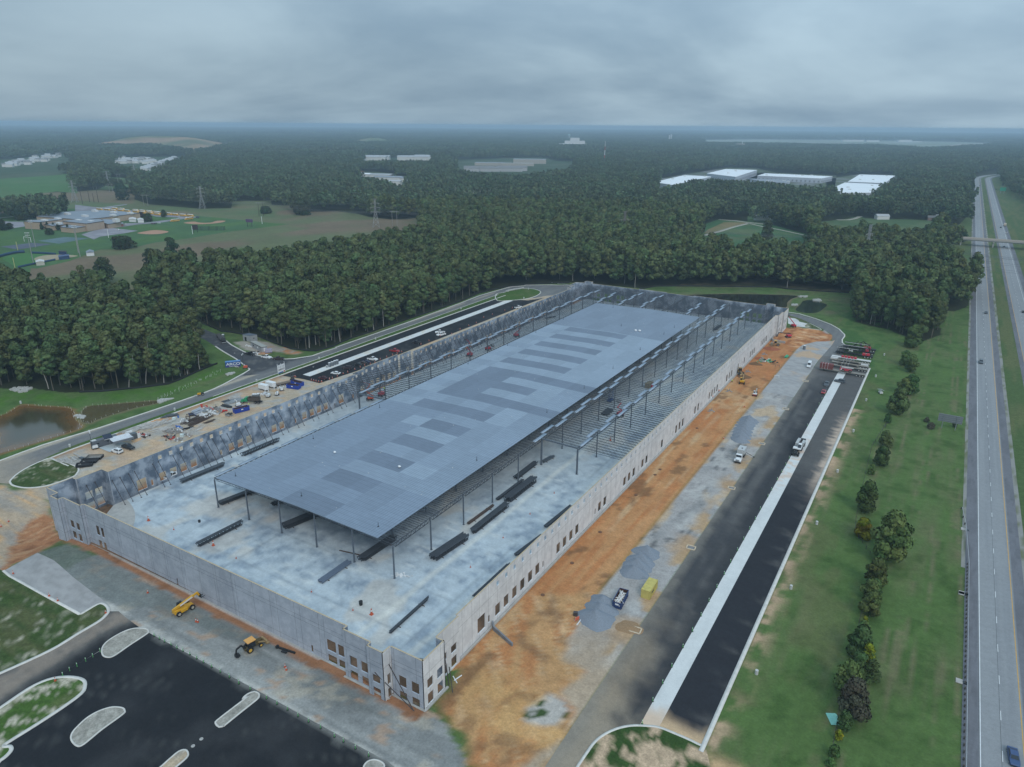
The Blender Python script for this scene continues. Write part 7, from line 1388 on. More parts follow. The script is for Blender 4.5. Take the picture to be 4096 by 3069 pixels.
# entrance: block building, office trailer, generator, sign container, billboard
CMU=mat('concrete_block',(.29,.305,.315),.9,var=.12,scale=1.5)
def house(name,lab,cat,base,m_wall,m_roof,h_,roof='flat',ov=.15,rise=1.5,parts=()):
 """base = four ground corners in order; walls, roof, and openings given as (side index, t0, t1, z0, z1, name)"""
 cx0=sum(p[0] for p in base)/4;cy0=sum(p[1] for p in base)/4;P_=[(p[0]-cx0,p[1]-cy0) for p in base];ar=sum(P_[i][0]*P_[(i+1) % 4][1]-P_[(i+1) % 4][0]*P_[i][1] for i in range(4))
 if ar <0:P_=[P_[0],P_[3],P_[2],P_[1]]
 t=thing(name,lab,cat,(cx0,cy0,0));MB().prism(P_,-.3,h_).build('walls',m_wall,t)
 if roof == 'flat':
  Q=[(x*(1+ov*2/max(3,math.hypot(x,y))),y*(1+ov*2/max(3,math.hypot(x,y)))) for x,y in P_];MB().prism(Q,h_,h_+.25).build('roof',m_roof,t)
 else:
  a,b,c_,d_=P_;l1=math.hypot(b[0]-a[0],b[1]-a[1]);l2=math.hypot(c_[0]-b[0],c_[1]-b[1])
  if l1 <l2:a,b,c_,d_=b,c_,d_,a
  m1=((a[0]+d_[0])/2,(a[1]+d_[1])/2,h_+rise);m2=((b[0]+c_[0])/2,(b[1]+c_[1])/2,h_+rise);e=1.06;f=lambda p:(p[0]*e,p[1]*e,h_-.05)
  MB().add([f(a),f(b),(m2[0]*e,m2[1]*e,m2[2]),(m1[0]*e,m1[1]*e,m1[2]),f(d_),f(c_)],[(0,1,2,3),(5,4,3,2),(0,3,4),(1,5,2),(1,0,4,5)]).build('roof',m_roof,t)
 for k,t0,t1,z0_,z1_,nm,mm in parts:
  a=P_[k];b=P_[(k+1) % 4];dx,dy=b[0]-a[0],b[1]-a[1];L_=math.hypot(dx,dy);nx_,ny_=dy/L_*.04,-dx/L_*.04
  q=[(a[0]+dx*t0,a[1]+dy*t0),(a[0]+dx*t1,a[1]+dy*t1),(a[0]+dx*t1+nx_,a[1]+dy*t1+ny_),(a[0]+dx*t0+nx_,a[1]+dy*t0+ny_)];MB().prism(q,z0_,z1_).build(nm,mm,t)
 return t
def quadb(t_,a,b,c):A=G(t_,*a);B=G(t_,*b);C_=G(t_,*c);return [A,B,C_,(A[0]+C_[0]-B[0],A[1]+C_[1]-B[1])]
house('block_building','small grey concrete block building at the wood edge','building',quadb('Z5',(735,290),(905,322),(1055,292)),CMU,mat('block_roof',(.12,.145,.18),.7),3.4,'flat',0,parts=((0,.24,.46,.0,2.3,'doorway',M_GLASS),(1,.42,.55,1.5,2.1,'window',M_GLASS),(3,.24,.46,0,2.3,'doorway',M_GLASS)))
house('office_trailer','long grey site office trailer with a pale roof and dark trim','site office',quadb('Z5',(905,430),(1150,553),(1275,535)),mat('trailer_siding',(.33,.34,.36),.7),mat('trailer_roof',(.36,.36,.33),.8),2.9,'flat',.1,parts=((0,.02,.98,2.62,2.85,'trim',M_BLACK),(1,.02,.98,2.62,2.85,'trim',M_BLACK),(3,.02,.98,2.62,2.85,'trim',M_BLACK),(0,.2,.3,1.2,2.1,'window',M_GLASS),(0,.6,.7,1.2,2.1,'window',P_WHITE),(1,.35,.65,.3,2.3,'door',P_WHITE)))
p=G('Z5',1300,560);t=thing('generator','lilac grey generator box beside the office trailer','generator',(*p,0),head('Z5',(1245,565),(1355,555)));MB().box((0,0,1.2),(3.6,1.4,1.9)).build('housing',mat('lilac_grey',(.36,.33,.42),.6),t);MB().box((0,0,.2),(3.8,1.6,.2)).build('skid',M_BLACK,t)
junk('pallets and rubbish at the foot of the office trailer steps','Z5',(1000,570),1.6,.7,26,[JW,JG,JD],s=.6);junk('white curved barrier pieces beside the office trailer','Z5',(855,425),1.6,.4,8,[JW],'barrier_pieces','barrier',s=.7)
BLUEC=paint('container_blue',(.02,.075,.28),.5)
p=G('Z5',515,860);rz=head('Z5',(390,880),(650,855));t=container('blue sign container with white lettering beside the entrance road',p,rz,(7.2,2.4,2.7),BLUEC,n=16);text('ARCO',1.9,P_WHITE,t,(.1,-1.27,1.55),(math.pi/2,0,0),sx=1.25);MB().box((0,-1.255,.45),(6.4,.03,.5)).build('sign_band',mat('purple_band',(.09,.045,.20),.5),t);text('DESIGN/BUILD',.48,P_WHITE,t,(0,-1.29,.45),(math.pi/2,0,0),sx=1.2);MB().box((0,0,2.74),(7.2,2.4,.04)).build('roof_sheet',paint('light_blue',(.10,.25,.50),.6),t)
junk('tyres and junk in front of the blue sign container','Z5',(600,880),1.2,.3,16,[JD,JG,JW],s=.4)
p=G('Z5',1590,1020);rz=head('Z5',(1490,1055),(1680,985));t=thing('billboard','tall white company signboard standing on the grass strip','signboard',(*p,0),rz);mb=MB()
MB().box((0,0,2.55),(4.6,.12,4.3)).build('board',P_WHITE,t);text('ARCO',1.05,M_BLACK,t,(0,-.09,2.25),(math.pi/2,0,0),sx=1.35);MB().box((-.6,-.075,.75),(3.2,.03,.55)).build('blue_band',BLUEC,t);MB().box((1.65,-.075,.9),(.7,.03,.8)).build('red_mark',paint('sign_red',(.6,.06,.04)),t);mb=MB()
for i in range(3):
 for j in range(4):mb.box((-1.5+j*1.0,-.07,3.3+i*.45),(.55 if i <2 else .3,.02,.13))
mb.build('small_print',P_GRY,t);mb=MB()
for x_ in (-2.25,0,2.25):mb.beam((x_,.15,0),(x_,.15,5.6 if x_ else 5.2),.14)
mb.build('post',P_WHITE,t)
# delivery lorry in the shade of the entrance
p=G('Z5',290,330);t=thing('flatbed_lorry','dark lorry with an empty flatbed waiting in the shade of the entrance road','truck',(*p,0),head('Z5',(200,200),(330,370)));MB().box((-8,0,1.25),(14,2.4,.25)).build('trailer_deck',M_BRACE,t);MB().side([(.5,.6),(3.2,.6),(3.2,1.7),(2.2,1.9),(1.9,2.9),(.5,2.9)],-1.15,1.15).build('cab',P_BLK,t);MB().box((3.3,0,.7),(.2,2.3,.4)).build('bumper',M_CHROME,t)
for x_ in (2.4,-.8,-2,-12,-13.3):
 for s in (-1,1):wheel(t,x_,s*1.0,.5,.35)
# mowing tractor on the loop road
p=G('Z3',1530,110);t=thing('tractor','small yellow tractor with a mower at the roadside','tractor',(*p,0),head('Z3',(1600,95),(1480,115)));MB().box((.7,0,.95),(1.7,.8,.7),taper=.85).build('bonnet',M_CATY,t);MB().box((-.6,0,.9),(1.3,1.0,.6)).path([(-1.1,-.5,1.2),(-1.1,-.5,2.3),(-1.1,.5,2.3),(-1.1,.5,1.2)],.08).build('seat_frame',M_BLACK,t);MB().box((2.1,0,.25),(1.2,1.5,.25)).build('mower_deck',M_PLNK,t)
for s in (-1,1):wheel(t,-.7,s*.7,.55,.3);wheel(t,1.2,s*.6,.38,.25)
# solar light trailer in the grass
p=G('N4',1818,1050);t=thing('solar_trailer','white solar message trailer standing in the grass by the hedge','solar trailer',(*p,0),2.0);MB().box((0,0,.7),(2.2,1.3,.7)).build('trailer_body',P_WHITE,t);MB().box((-.6,0,1.7),(1.6,1.9,.08),0,.45).box((1.2,0,1.7),(1.5,1.9,.08),0,.2).build('panel',mat('solar_back',(.30,.34,.38),.4),t)
for s in (-1,1):wheel(t,0,s*.75,.33,.2)
# gravel and soil heaps
def heap(lab,c,r,h_,m,sq=1.0,rz=0,z=0,name='gravel_heap',cat='gravel heap',grp=None,seed=0):
 n=22;V_=[(0,0,h_)];F_=[];g=np.random.default_rng(seed)
 R_=7
 for k in range(1,R_+1):
  for i in range(n):
   a=2*math.pi*i/n;q=k/R_;w=1+.10*math.sin(3*a+seed)+.05*math.sin(7*a+seed*2);V_.append((r*q*w*math.cos(a),r*q*w*math.sin(a)*sq,h_*(1-q)**1.0*(1-.12*math.sin(q*math.pi))+(g.uniform(-.05,.05) if k <R_ else-.05)))
 for i in range(n):F_.append((0,1+i,1+(i+1) % n))
 for k in range(R_-1):
  for i in range(n):F_.append((1+k*n+i,1+(k+1)*n+i,1+(k+1)*n+(i+1) % n,1+k*n+(i+1) % n))
 return tag(MB().add(V_,F_).build(name,m,None,(*c,z),rz,smooth_=True),lab,cat,grp)
M_STONE=mat('blue_grey_stone',(.21,.235,.27),.95,var=.14,scale=3,bump=.6);M_SOILB=mat('brown_soil',(.17,.095,.048),.95,var=.2,scale=3,bump=.5);M_SOILR=mat('red_soil',(.30,.10,.05),.95,var=.2,scale=3,bump=.5)
for i,(x,y) in enumerate([(590,1470),(600,1435),(612,1405),(625,1378),(638,1352),(650,1330),(662,1308),(674,1290)]):q=G('N4',x-18,y-5);heap('blue grey stone heap, %s from the camera in the far row of eight' % ['first','second','third','fourth','fifth','sixth','seventh','last'][i],q,4.1,2.5,M_STONE,.62,1.35-math.pi/2,grp='far row of stone heaps',seed=i);
for i,(x,y,lb) in enumerate([(1625,1310,'nearest of four blue grey stone heaps behind the yellow container'),(1655,1250,'second of four blue grey stone heaps behind the yellow container'),(1690,1205,'third of four blue grey stone heaps behind the yellow container'),(1740,1135,'farthest of four blue grey stone heaps behind the yellow container')]):heap(lb,G('O3',x,y),4.3,2.8,M_STONE,.72,.0,grp='stone heaps near the yellow container',seed=20+i)
for i,(x,y,r,lb) in enumerate([(1290,240,5.4,'biggest blue grey stone heap, nearest the camera beside the navy dumpster'),(1335,165,4.8,'middle blue grey stone heap beside the navy dumpster'),(1355,95,4.3,'farther blue grey stone heap beside the navy dumpster')]):heap(lb,G('Q3',x,y),r*.92,3.0-.3*i,M_STONE,.85,.0,grp='stone heaps beside the navy dumpster',seed=30+i)
for lb,t_,x,y,r,h_,m_ in (('dark brown soil heap behind the yellow excavator','N4',612,905,3.6,1.7,M_SOILB),('brown soil heap in the middle of the court','N4',712,790,3.6,1.4,M_SOILB),('long red soil heap below the road roller','N4',850,655,5.0,1.3,M_SOILR),('small red soil heap beside the block pallets','N4',750,742,3.0,1.1,M_SOILR),('low brown soil mound beside the catch basin at the front of the court','Q3',1590,315,3.8,.5,mat('damp_sandy_soil',(.30,.19,.105),.95,var=.2,scale=3))):heap(lb,G(t_,x,y),r,h_,m_,.7,.2,name='soil_heap',cat='soil heap',seed=int(x) % 17)
# pipes, blocks and frames in the right court
M_GPIPE=mat('green_pipe',(.06,.42,.22),.5);t=sticks('pipe_bundle','bright green pipe bundle beside the gravel edge','pipe bundle',G('N4',985,728),head('N4',(970,735),(1000,710)),18,4.4,(.2,.7),M_GPIPE,0,.22,.02,.8)
junk('scattered green and white pipe fittings on the soil','N4',(810,765),2.2,1.5,34,[M_GPIPE,JW,JD],'pipe_fittings','fittings',s=.6);sticks('drain_pipe','black drain pipe lying on the soil','pipe',G('N4',880,770),head('N4',(865,780),(896,760)),2,4.2,(.1,.3),M_BLACK,0,.35,.03,.1)
for i,(lb,x,y) in enumerate((('pallet of pinkish blocks beside the pipe fittings',765,770),('pallet of pinkish blocks beside the small red heap',768,752))):junk(lb,'N4',(x,y),.5,.4,10,[JP],'block_pallet','pallet',s=.7)
for i,(lb,t_,x,y) in enumerate((('bundle of grey bollards near the loader','N4',645,858),('bundle of grey bollards near the red heap','N4',790,705),('bundle of grey bollards on the wide soil','N4',478,1030),('bundle of grey bollards nearest the camera','N4',320,1205),)):
 q=G(t_,x,y);t=thing('bollard_bundle',lb,'bollards',(*q,0),.3);mb=MB()
 for k,(a,b) in enumerate(((-.8,-.6),(.2,.4),(.9,-.3),(-.3,.9))):mb.cyl((a,b,0),(a,b,1.3 if k <2 else .35),.13,n=8);mb.box((a*1.2,b*1.2,.1),(1.3,.5,.12),k)
 mb.build('bollards',M_GALV,t)
for lb,x,y in (('black steel crowd frame lying on the soil edge',905,815),('white sawhorse barrier on the gravel edge',900,907)):
 t=thing('barrier',lb,'barrier',(*G('N4',x,y),0),.2);w_='white' in lb;MB().beam((-1.1,0,1.0),(1.1,.5,1.0),.14).beam((-1,-.4,0),(-.9,.2,1),.1).beam((-1,.5,0),(-.9,.1,1),.1).beam((1,-.2,0),(.9,.3,1),.1).beam((1,.8,0),(.9,.4,1),.1).build('rails',P_WHITE if w_ else M_BRACE,t)
# catch basins, manholes
for lb,t_,x,y,r in (('square drain frame with a red lid beside the low soil mound','Q3',1640,337,1.3),('square drain frame in the sandy hollow below the asphalt edge','O3',2132,1088,1.2),('square drain frame in the middle of the gravel edge','O4',500,560,1.1),('square drain frame near the far stone heaps','O4',768,167,1.1),('square drain frame in the pale patch beside the asphalt','N4',980,1187,1.2),('square drain frame highest up the court','N4',1155,940,1.2)):
 t=thing('catch_basin',lb,'drain',(*G(t_,x,y),0),.1);MB().path([(-r,-r*.8,.12),(r,-r*.8,.12),(r,r*.8,.12),(-r,r*.8,.12),(-r,-r*.8,.12)],.3,.2).build('timber_frame',mat('pale_timber',(.58,.47,.34),.9),t);MB().box((0,0,.06),(r*1.5,r*1.2,.06)).build('grate',mat('grate_grey',(.2,.2,.2),.7),t)
for i,(t_,x,y) in enumerate((('O3',1645,622),('O3',1328,950),('O3',1080,1224),('O3',820,1507),('O3',1815,442),('O3',1858,396),('O3',2185,30))):tag(MB().cyl((0,0,-.1),(0,0,.18),.55,n=14).build('manhole',mat('manhole_rust',(.16,.08,.045),.8),None,(*G(t_,x,y),0)),'rusty round manhole ring in the graded soil','manhole','manhole rings along the dock wall')
for i,(t_,x,y) in enumerate((('Z5',545,572),('Z6',185,1043),('Q1',1782,1302),('Q1',1708,1364))):tag(MB().cyl((0,0,0),(0,0,.08),.38,n=14).build('manhole',M_PLNK,None,(*G(t_,x,y),.05)),'pale round manhole cover set in black asphalt','manhole','manhole covers in the asphalt')
# concrete light pole bases in the grass
mb=MB().cyl((0,0,-.1),(0,0,1.1),.38,n=12);me=mb.mesh('pole_base',mat('pole_base_concrete',(.50,.50,.48),.85));
for i,(t_,x,y) in enumerate((('Q4',720,725),('O4',1025,1450),('O4',1253,880),('O4',1436,420),('O4',1577,62),('N4',1690,1115),('N4',1775,903),('N4',1850,713))):tag(link('pole_base',me,None,(*G(t_,x,y),0)),'pale concrete lamp post base in the grass beside the trailer strip','lamp post base','lamp post bases on the right')
for i,(t_,x,y) in enumerate((('N1',185,475),('N1',620,860),('N1',1547,537),('N2',281,503),('Z6',313,872),('Z6',1562,435),('M2',1697,678),('M2',1983,572),('M3',228,520),('M3',192,594))):tag(link('pole_base',me,None,(*G(t_,x,y),.1)),'pale concrete lamp post base in the grass strip beside the loop road','lamp post base','lamp post bases on the left')
# delineator posts with rope
M_DEL=mat('green_delineator',(.10,.42,.10),.6);dm=MB().cyl((0,0,.05),(0,0,1.15),.07,n=8).mesh('post',M_DEL);bm_=MB().cyl((0,0,0),(0,0,.08),.25,n=8).mesh('base',M_BLACK);wm=MB().cyl((0,0,.85),(0,0,1.1),.078,n=8).mesh('reflector',P_WHITE)
def delin(pts,lab,grp):
 for q in pts:
  t=thing('delineator_post',lab,'marker post',(*q,.04),0,grp);o=link('post',dm,t);link('base',bm_,t);link('reflector',wm,o)
 for i,(a,b) in enumerate(zip(pts[:-1],pts[1:])):
  pass
 mb=MB()
 for a,b in zip(pts[:-1],pts[1:]):m_=((a[0]+b[0])/2,(a[1]+b[1])/2,.6);mb.beam((a[0],a[1],1.0),m_,.025).beam(m_,(b[0],b[1],1.0),.025)
 tag(mb.build('rope',M_BRACE),'thin sagging rope strung along '+grp,'rope')
delin(GP('Q1',(1365,392),(1412,418),(1457,443),(1515,472),(1567,500),(1620,526),(1681,555),(1742,592),(1801,626),(1873,668),(1950,712),(2031,760),(2114,812))+GP('Q2',(40,758),(124,814),(224,866),(369,945),(461,994),(554,1046),(647,1102),(740,1152),(847,1207),(969,1284),(1049,1328),(1155,1388),(1272,1455)),'green post with white band on the edge of the black parking lot','posts along the parking lot')
delin(GP('Q1',(888,532),(824,578),(761,616),(684,662),(619,700),(558,745)),'green post with white band across the dusty drive','posts across the drive')
delin(GP('Q3',(1700,1168),(1793,968),(1880,810),(1961,664),(2059,492),(2144,346))+GP('Q4',(69,492),(153,350),(229,212),(299,84))+GP('O4',(369,1440),(434,1325),(491,1218),(551,1115),(606,1018),(658,925),(709,838),(753,750),(821,638),(853,580),(904,490),(943,422),(978,358),(1009,300))+GP('N4',(1170,1340),(1222,1250),(1246,1208),(1273,1150),(1298,1105),(1325,1065)),'green post with white band along the concrete strip','posts along the concrete strip')
# traffic cones
cm1=MB().box((0,0,.04),(.45,.45,.06)).cyl((0,0,.05),(0,0,.95),.19,.04,10).mesh('cone',mat('cone_orange',(.50,.10,.045),.6));cm2=MB().cyl((0,0,.5),(0,0,.7),.118,.09,10,False).mesh('reflective_band',P_WHITE)
def cones(pts,lab,grp,z=None,s=1.05):
 for q in pts:
  t=thing('traffic_cone',lab,'traffic cone',(q[0],q[1],(z if z is not None else float(h_at(*q))+.05)),0,grp);t.scale=(s,s,s);o=link('cone_body',cm1,t);link('reflective_band',cm2,t)
cones(GP('Z2',(1495,240),(1522,245),(1838,312),(1886,322),(1933,332),(1985,345),(2050,348),(2205,295)),'orange cone at the end of the black car park','cones at the end of the car park')
cones(GP('Z6',(365,1375),(540,1310),(605,1295),(715,1250),(845,1195),(945,1160),(1102,1100),(1225,1050),(1322,1010),(1447,980),(1548,945),(1665,875),(1808,825),(1938,780),(2040,750),(2140,710)),'orange cone in the row between car park and left wall','cones along the left wall')
cones(GP('M2',(1375,962),(1440,935),(1530,895),(1622,880),(1690,840),(1760,812),(1820,790),(1880,745),(1950,722),(2050,690),(2110,670)),'orange cone in the row between car park and left wall','cones along the left wall')
cones([G('N4',430,1450),G('N4',615,1170)] ,'orange cone on the edge between soil and gravel','cones on the gravel edge')
cones(GP('Q1',(437,40),(513,82),(937,190))+GP('O1',(120,885)),'red cone standing on the kerb of the grass plot','cones on the grass plot kerb',.2)
cones(GP('Q1',(492,790)),'red cone on the kerb of the grass island','cones on the island kerb',.2)
cones(GP('Y4',(655,620),(695,632)),'red and white cone behind the telehandler','pair of cones on the apron');cones(GP('O1',(1308,1045)),'red cone lying by the front wall soil','cone by the front wall');cones(GP('Q2',(533,665),(543,690)),'red and white cone on the apron below the backhoe','cones below the backhoe');cones(GP('O1',(77,415),(10,460)),'orange cone on the dusty turning area at the left edge','cones at the left edge')
cones([S19('O1',1315,405),S19('O1',1888,625)] ,'tall red cone on the floor slab behind the front wall','cones on the slab front',SLAB,1.7);cones([S19('O2',1297,1235)],'tall red cone on the slab beside the black bucket','cones on the slab middle',SLAB,1.9)
cones([S19('O2',99,738),S19('O2',765,1036),S19('O2',1132,1198),S19('O2',2172,818),S19('O3',470,1000),S19('O3',182,1260),S19('O3',708,790),S19('O3',922,605),S19('O1',1538,485)],'small orange cone marking a spot on the floor slab','small cones on the slab',SLAB,.8)
cones([S19('Z1',847,1160)],'red cone under the right bay joists','cone under the right bay',SLAB,1.6)
# buckets, bundles and litter on the slab
t=thing('bucket','black bucket standing open on the slab','bucket',(*S19('O2',1203,1150),SLAB));MB().cyl((0,0,0),(0,0,1.1),.42,.5,14).build('bucket_body',M_BLACK,t);t=thing('bucket','small black bucket near the left front of the slab','bucket',(*S19('O1',1765,418),SLAB));MB().cyl((0,0,0),(0,0,.7),.35,.4,12).build('bucket_body',M_BLACK,t)
def bundle(lab,t_,a,b,w,h_,n=5,m=M_JOIST,kind='deck',name='steel_bundle'):
 A=Gz(t_,*a,z=SLAB);B=Gz(t_,*b,z=SLAB);L_=math.hypot(B[0]-A[0],B[1]-A[1]);t=thing(name,lab,'steel bundle',((A[0]+B[0])/2,(A[1]+B[1])/2,SLAB),math.atan2(B[1]-A[1],B[0]-A[0]));g=random.Random(int(a[0]))
 mb=MB()
 for i in range(n):
  y_=-w/2+w*(i+.5)/n;e=g.uniform(-.5,.5)
  if kind == 'tube':mb.box((e,y_,.45+(i % 2)*.02),(L_,w/n*.8,.4))
  else:
   d=h_;k=int(L_/1.2);x0_=-L_/2+e;s=L_/k;mb.beam((x0_,y_,.2+d),(x0_+L_,y_,.2+d),w/n*.72,.16).beam((x0_+.5,y_,.25),(x0_+L_-.5,y_,.25),w/n*.6,.14)
   for j in range(k):mb.beam((x0_+s*j,y_,.2+d),(x0_+s*(j+.5),y_,.25),.09).beam((x0_+s*(j+.5),y_,.25),(x0_+s*(j+1),y_,.2+d),.09)
 mb.build('joists' if kind != 'tube' else 'tubes',m,t);MB().box((-L_*.3,0,.1),(.15,w+1.0,.16)).box((L_*.3,0,.1),(.15,w+1.2,.16)).build('dunnage',M_RUSTB,t);return t
M_TUBE=mat('blue_grey_tube',(.12,.15,.20),.5)
bundle('black joist girder bundle on the bare slab left of the front columns','O1',(1750,640),(2150,435),1.3,1.2,3);bundle('dark joist bundle lying near the left wall props','N1',(1600,1180),(1985,1022),1.8,.9,5,P_GRY);bundle('open black girder lying along the left wall','N2',(150,1168),(475,1030),1.2,1.2,3)
bundle('long black joist bundle running under the left front corner of the roof','O2',(-50,270),(280,142),1.8,1.0,5);bundle('short black bundle just under the front edge of the roof','O2',(420,270),(545,225),2.0,.5,5);bundle('big black joist bundle under the roof edge at the third column','O2',(520,480),(840,348),2.4,1.4,6)
bundle('big black joist bundle under the near right corner of the roof','O2',(1200,770),(1495,572),2.2,1.2,6);bundle('blue grey steel tubes laid side by side on the slab','O2',(835,962),(1095,780),2.0,.4,5,M_TUBE,'tube');bundle('thin black joists lying alone near the front right of the slab','O2',(1458,1410),(1805,1095),.7,.5,2)
bundle('black deck bundle nearest the front right column','O2',(1830,760),(2130,560),2.8,1.3,6);bundle('narrow brown rebar bundle between two column bases','O3',(160,882),(388,715),1.0,.3,4,M_RUSTB);bundle('long black bundle beside the narrow rebar bundle','O3',(195,965),(505,718),2.0,1.2,5)
bundle('slim black bundle beside the tallest stack','O3',(418,672),(650,497),1.0,.7,3);bundle('tallest triple black stack of joists on the right side of the slab','O3',(500,690),(742,500),2.6,1.7,6);bundle('dark bundle at the foot of a right side column','O3',(578,484),(758,345),1.8,.8,5);bundle('short grey angle irons beside the big tie beam column','O3',(820,335),(912,285),1.6,.2,6,P_GRY,'tube')
bundle('black truss lying behind the right wall, farthest of three','O3',(838,915),(1070,728),1.2,.5,3);bundle('black truss lying behind the right wall, middle of three','O3',(578,1165),(812,990),1.2,.5,3);bundle('black truss lying behind the right wall, nearest of three','O3',(215,1530),(522,1245),1.0,.5,3)
bundle('dark tray bundle at the far end of the right bay','N4',(345,492),(402,452),2.0,.6,5);bundle('dark scrap stack under the red boom lift cluster','Z1',(740,720),(850,620),3.0,.5,8)
bundle('dark bars lying near the left wall deep in the building','N3',(835,390),(930,372),1.2,.3,4)
junk('crumpled white plastic sheeting at the foot of the front right column','O2',(1570,890),1.5,.7,0,[JW],z=SLAB) if False else None
q=S19('O2',1570,890);mb=MB();g=random.Random(2)
for i in range(16):mb.box((g.gauss(0,1.1),g.gauss(0,.5),.12),(g.uniform(.5,1.6),g.uniform(.2,.6),.1),g.uniform(0,3),g.uniform(-.4,.4))
tag(mb.build('plastic_sheeting',JW,None,(*q,SLAB),.6),'crumpled white plastic sheeting by the front right column','plastic sheeting')
q=S19('O2',1100,690);tag(MB().box((0,0,.12),(6.5,.3,.2)).build('timber_plank',M_RUSTB,None,(*q,SLAB),head('O2',(970,655),(1205,708))),'long brown plank on the slab under the roof edge','plank')
q=G('Q2',540,520);t=thing('boom_attachment','black steel attachment lying beside the backhoe','attachment',(*q,0),head('Q2',(450,490),(630,550)));MB().beam((-2.6,0,.3),(2.6,0,.3),.35,.4).box((0,-.5,.25),(1.4,.8,.3)).box((-2.5,0,.4),(.5,.7,.6)).build('frame',M_BLACK,t)
for i,(x,y,a) in enumerate(((2030,770,.4),(2060,757,1.2))):pass
for lb,p_,a in (('white plastic pipe lying in the red soil at the right corner, longer one',G('Q3',45,780),2.6),('white plastic pipe standing tilted beside the longer one',G('Q3',70,765),1.3)):tag(MB().cyl((-1.1,0,.15),(1.1,0,.25),.13,n=8).build('plastic_pipe',P_WHITE,None,(*p_,0),a),lb,'pipe')
tag(MB().box((0,0,.03),(2.0,3.2,.03),.5).box((.3,.2,.08),(1.7,2.6,.02),.55).build('plastic_sheet',mat('turquoise_sheet',(.28,.62,.52),.6),None,(*G('Q4',1400,1125),.05)),'turquoise sheet lying on the grass below the hedge','plastic sheet')
for i,(t_,x,y) in enumerate((('Y8',1,1),)):pass
t=thing('waste_bin','small dark steel bin on the soil beside the stone heaps','bin',(*G('Q3',1110,205),0),.4);MB().box((0,0,.5),(1.1,.9,1.0)).build('bin_body',M_BRACE,t);t=thing('site_barrier','orange and white barrier board leaning by the gravel edge','barrier',(*G('Q3',1125,250),0),1.2);MB().box((0,0,.6),(1.3,.12,.9)).build('board',mat('orange_board',(.6,.14,.08)),t);MB().beam((-.6,.2,0),(-.6,0,1.1),.08).beam((.6,.2,0),(.6,0,1.1),.08).build('legs',P_WHITE,t)
tag(MB().beam((-2.2,0,.12),(2.2,0,.12),.2,.2).build('timber_beam',P_WHITE,None,(*G('Q3',1155,250),0),head('Q3',(1120,285),(1190,190))),'long white timber on the gravel edge beside the stone heap','timber')
# rock aprons and culvert pieces
def rocks(lab,P,n,s=.6,m=None,name='riprap'):
 g=random.Random(len(P)*7+n);xs=[p[0] for p in P];ys=[p[1] for p in P];mb=MB();k=0
 while k <n:
  x,y=g.uniform(min(xs),max(xs)),g.uniform(min(ys),max(ys))
  if inpoly(np.array([x]),np.array([y]),P)[0]:mb.box((x,y,s*.25),(s*g.uniform(.6,1.4),s*g.uniform(.5,1.1),s*g.uniform(.4,.8)),g.uniform(0,3),g.uniform(-.3,.3));k += 1
 return tag(mb.build(name,m or mat('riprap_stone',(.42,.41,.38),.9,var=.25,scale=1.5)),lab,'rocks',kind='stuff')
rocks('pale riprap fan at the wood edge above the pond',GP('N1',(85,355),(130,335),(250,335),(290,340),(240,370),(180,380)),160,.9);rocks('pale riprap at the tail of the second pond',GP('N1',(1395,455),(1420,440),(1500,435),(1540,430),(1480,450),(1410,475)),110,.8);rocks('pale riprap between the two ponds',GP('N1',(655,590),(680,575),(760,590),(740,610),(690,605)),60,.7)
rocks('pale rocks in the grass below the blue sign container',GP('Z5',(350,1040),(430,1010),(550,1000),(530,1030),(390,1070)),60,.7);rocks('pale riprap spit between the far ponds',GP('M4',(510,605),(560,602),(575,615),(560,622),(515,615)),60,1.1);rocks('pale riprap on the far bank',GP('M4',(390,575),(460,576),(455,588),(400,586)),50,1.0);rocks('pale riprap on the near bank of the far pond',GP('M4',(335,642),(385,642),(380,654),(340,654)),50,1.0)
t0=MB().cyl((-1.2,0,.5),(1.2,0,.5),.5,n=10);cme_=t0.mesh('pipe',mat('concrete_pipe',(.42,.41,.38),.85))
for i,(x,y) in enumerate(((60,540),(75,533),(90,531),(105,528),(120,524),(135,523),(150,521),(165,518),(182,514))):tag(link('concrete_pipe',cme_,None,(*G('M3',x,y),.15),.6+i*.11),'concrete drain pipe section in the row on the far grass island','concrete pipe','drain pipe sections')
# ------------------------------------------------------------------ highway furniture
M_BEAMG=mat('guardrail_steel',(.46,.47,.48),.45,.3);M_POSTD=mat('guardrail_post',(.10,.09,.08),.9)
t=thing('guardrail','steel guardrail on dark posts along the near edge of the highway','guardrail',(0,0,0));gp=[(20.6-.0,60+i*2.0) for i in range(79)];ge=GP('Q6',(858,1105),(845,1055),(832,990));mb=MB()
for a,b in zip(gp[:-1],gp[1:]):mb.beam((20.75,a[1],.68),(20.75,b[1],.68),.09,.32)
mb.path([(20.75,216,.68),(*ge[0],.68),(*ge[1],.66),(*ge[2],.62)],.09,.32);mb.build('rail',M_BEAMG,t);mb=MB()
for x,y in gp+ge:mb.box((x-.25,y,.38),(.3,.22,.8))
tag(mb.build('posts',M_POSTD,t),kind='stuff')
for i,(t_,x,y) in enumerate((('Q5',1325,22),('Q5',1308,855),('Q6',858,1142),('Q6',848,1612))):q=G(t_,x,y);tt=thing('drain_inlet','concrete drain inlet with a dark grate set under the guardrail','drain',(*q,.08),0,'drain inlets under the guardrail');MB().box((-.6,0,.06),(1.3,1.6,.14)).build('apron',M_FOOT,tt);MB().box((.55,0,.05),(.8,1.0,.1)).build('grate',M_GLASS,tt)
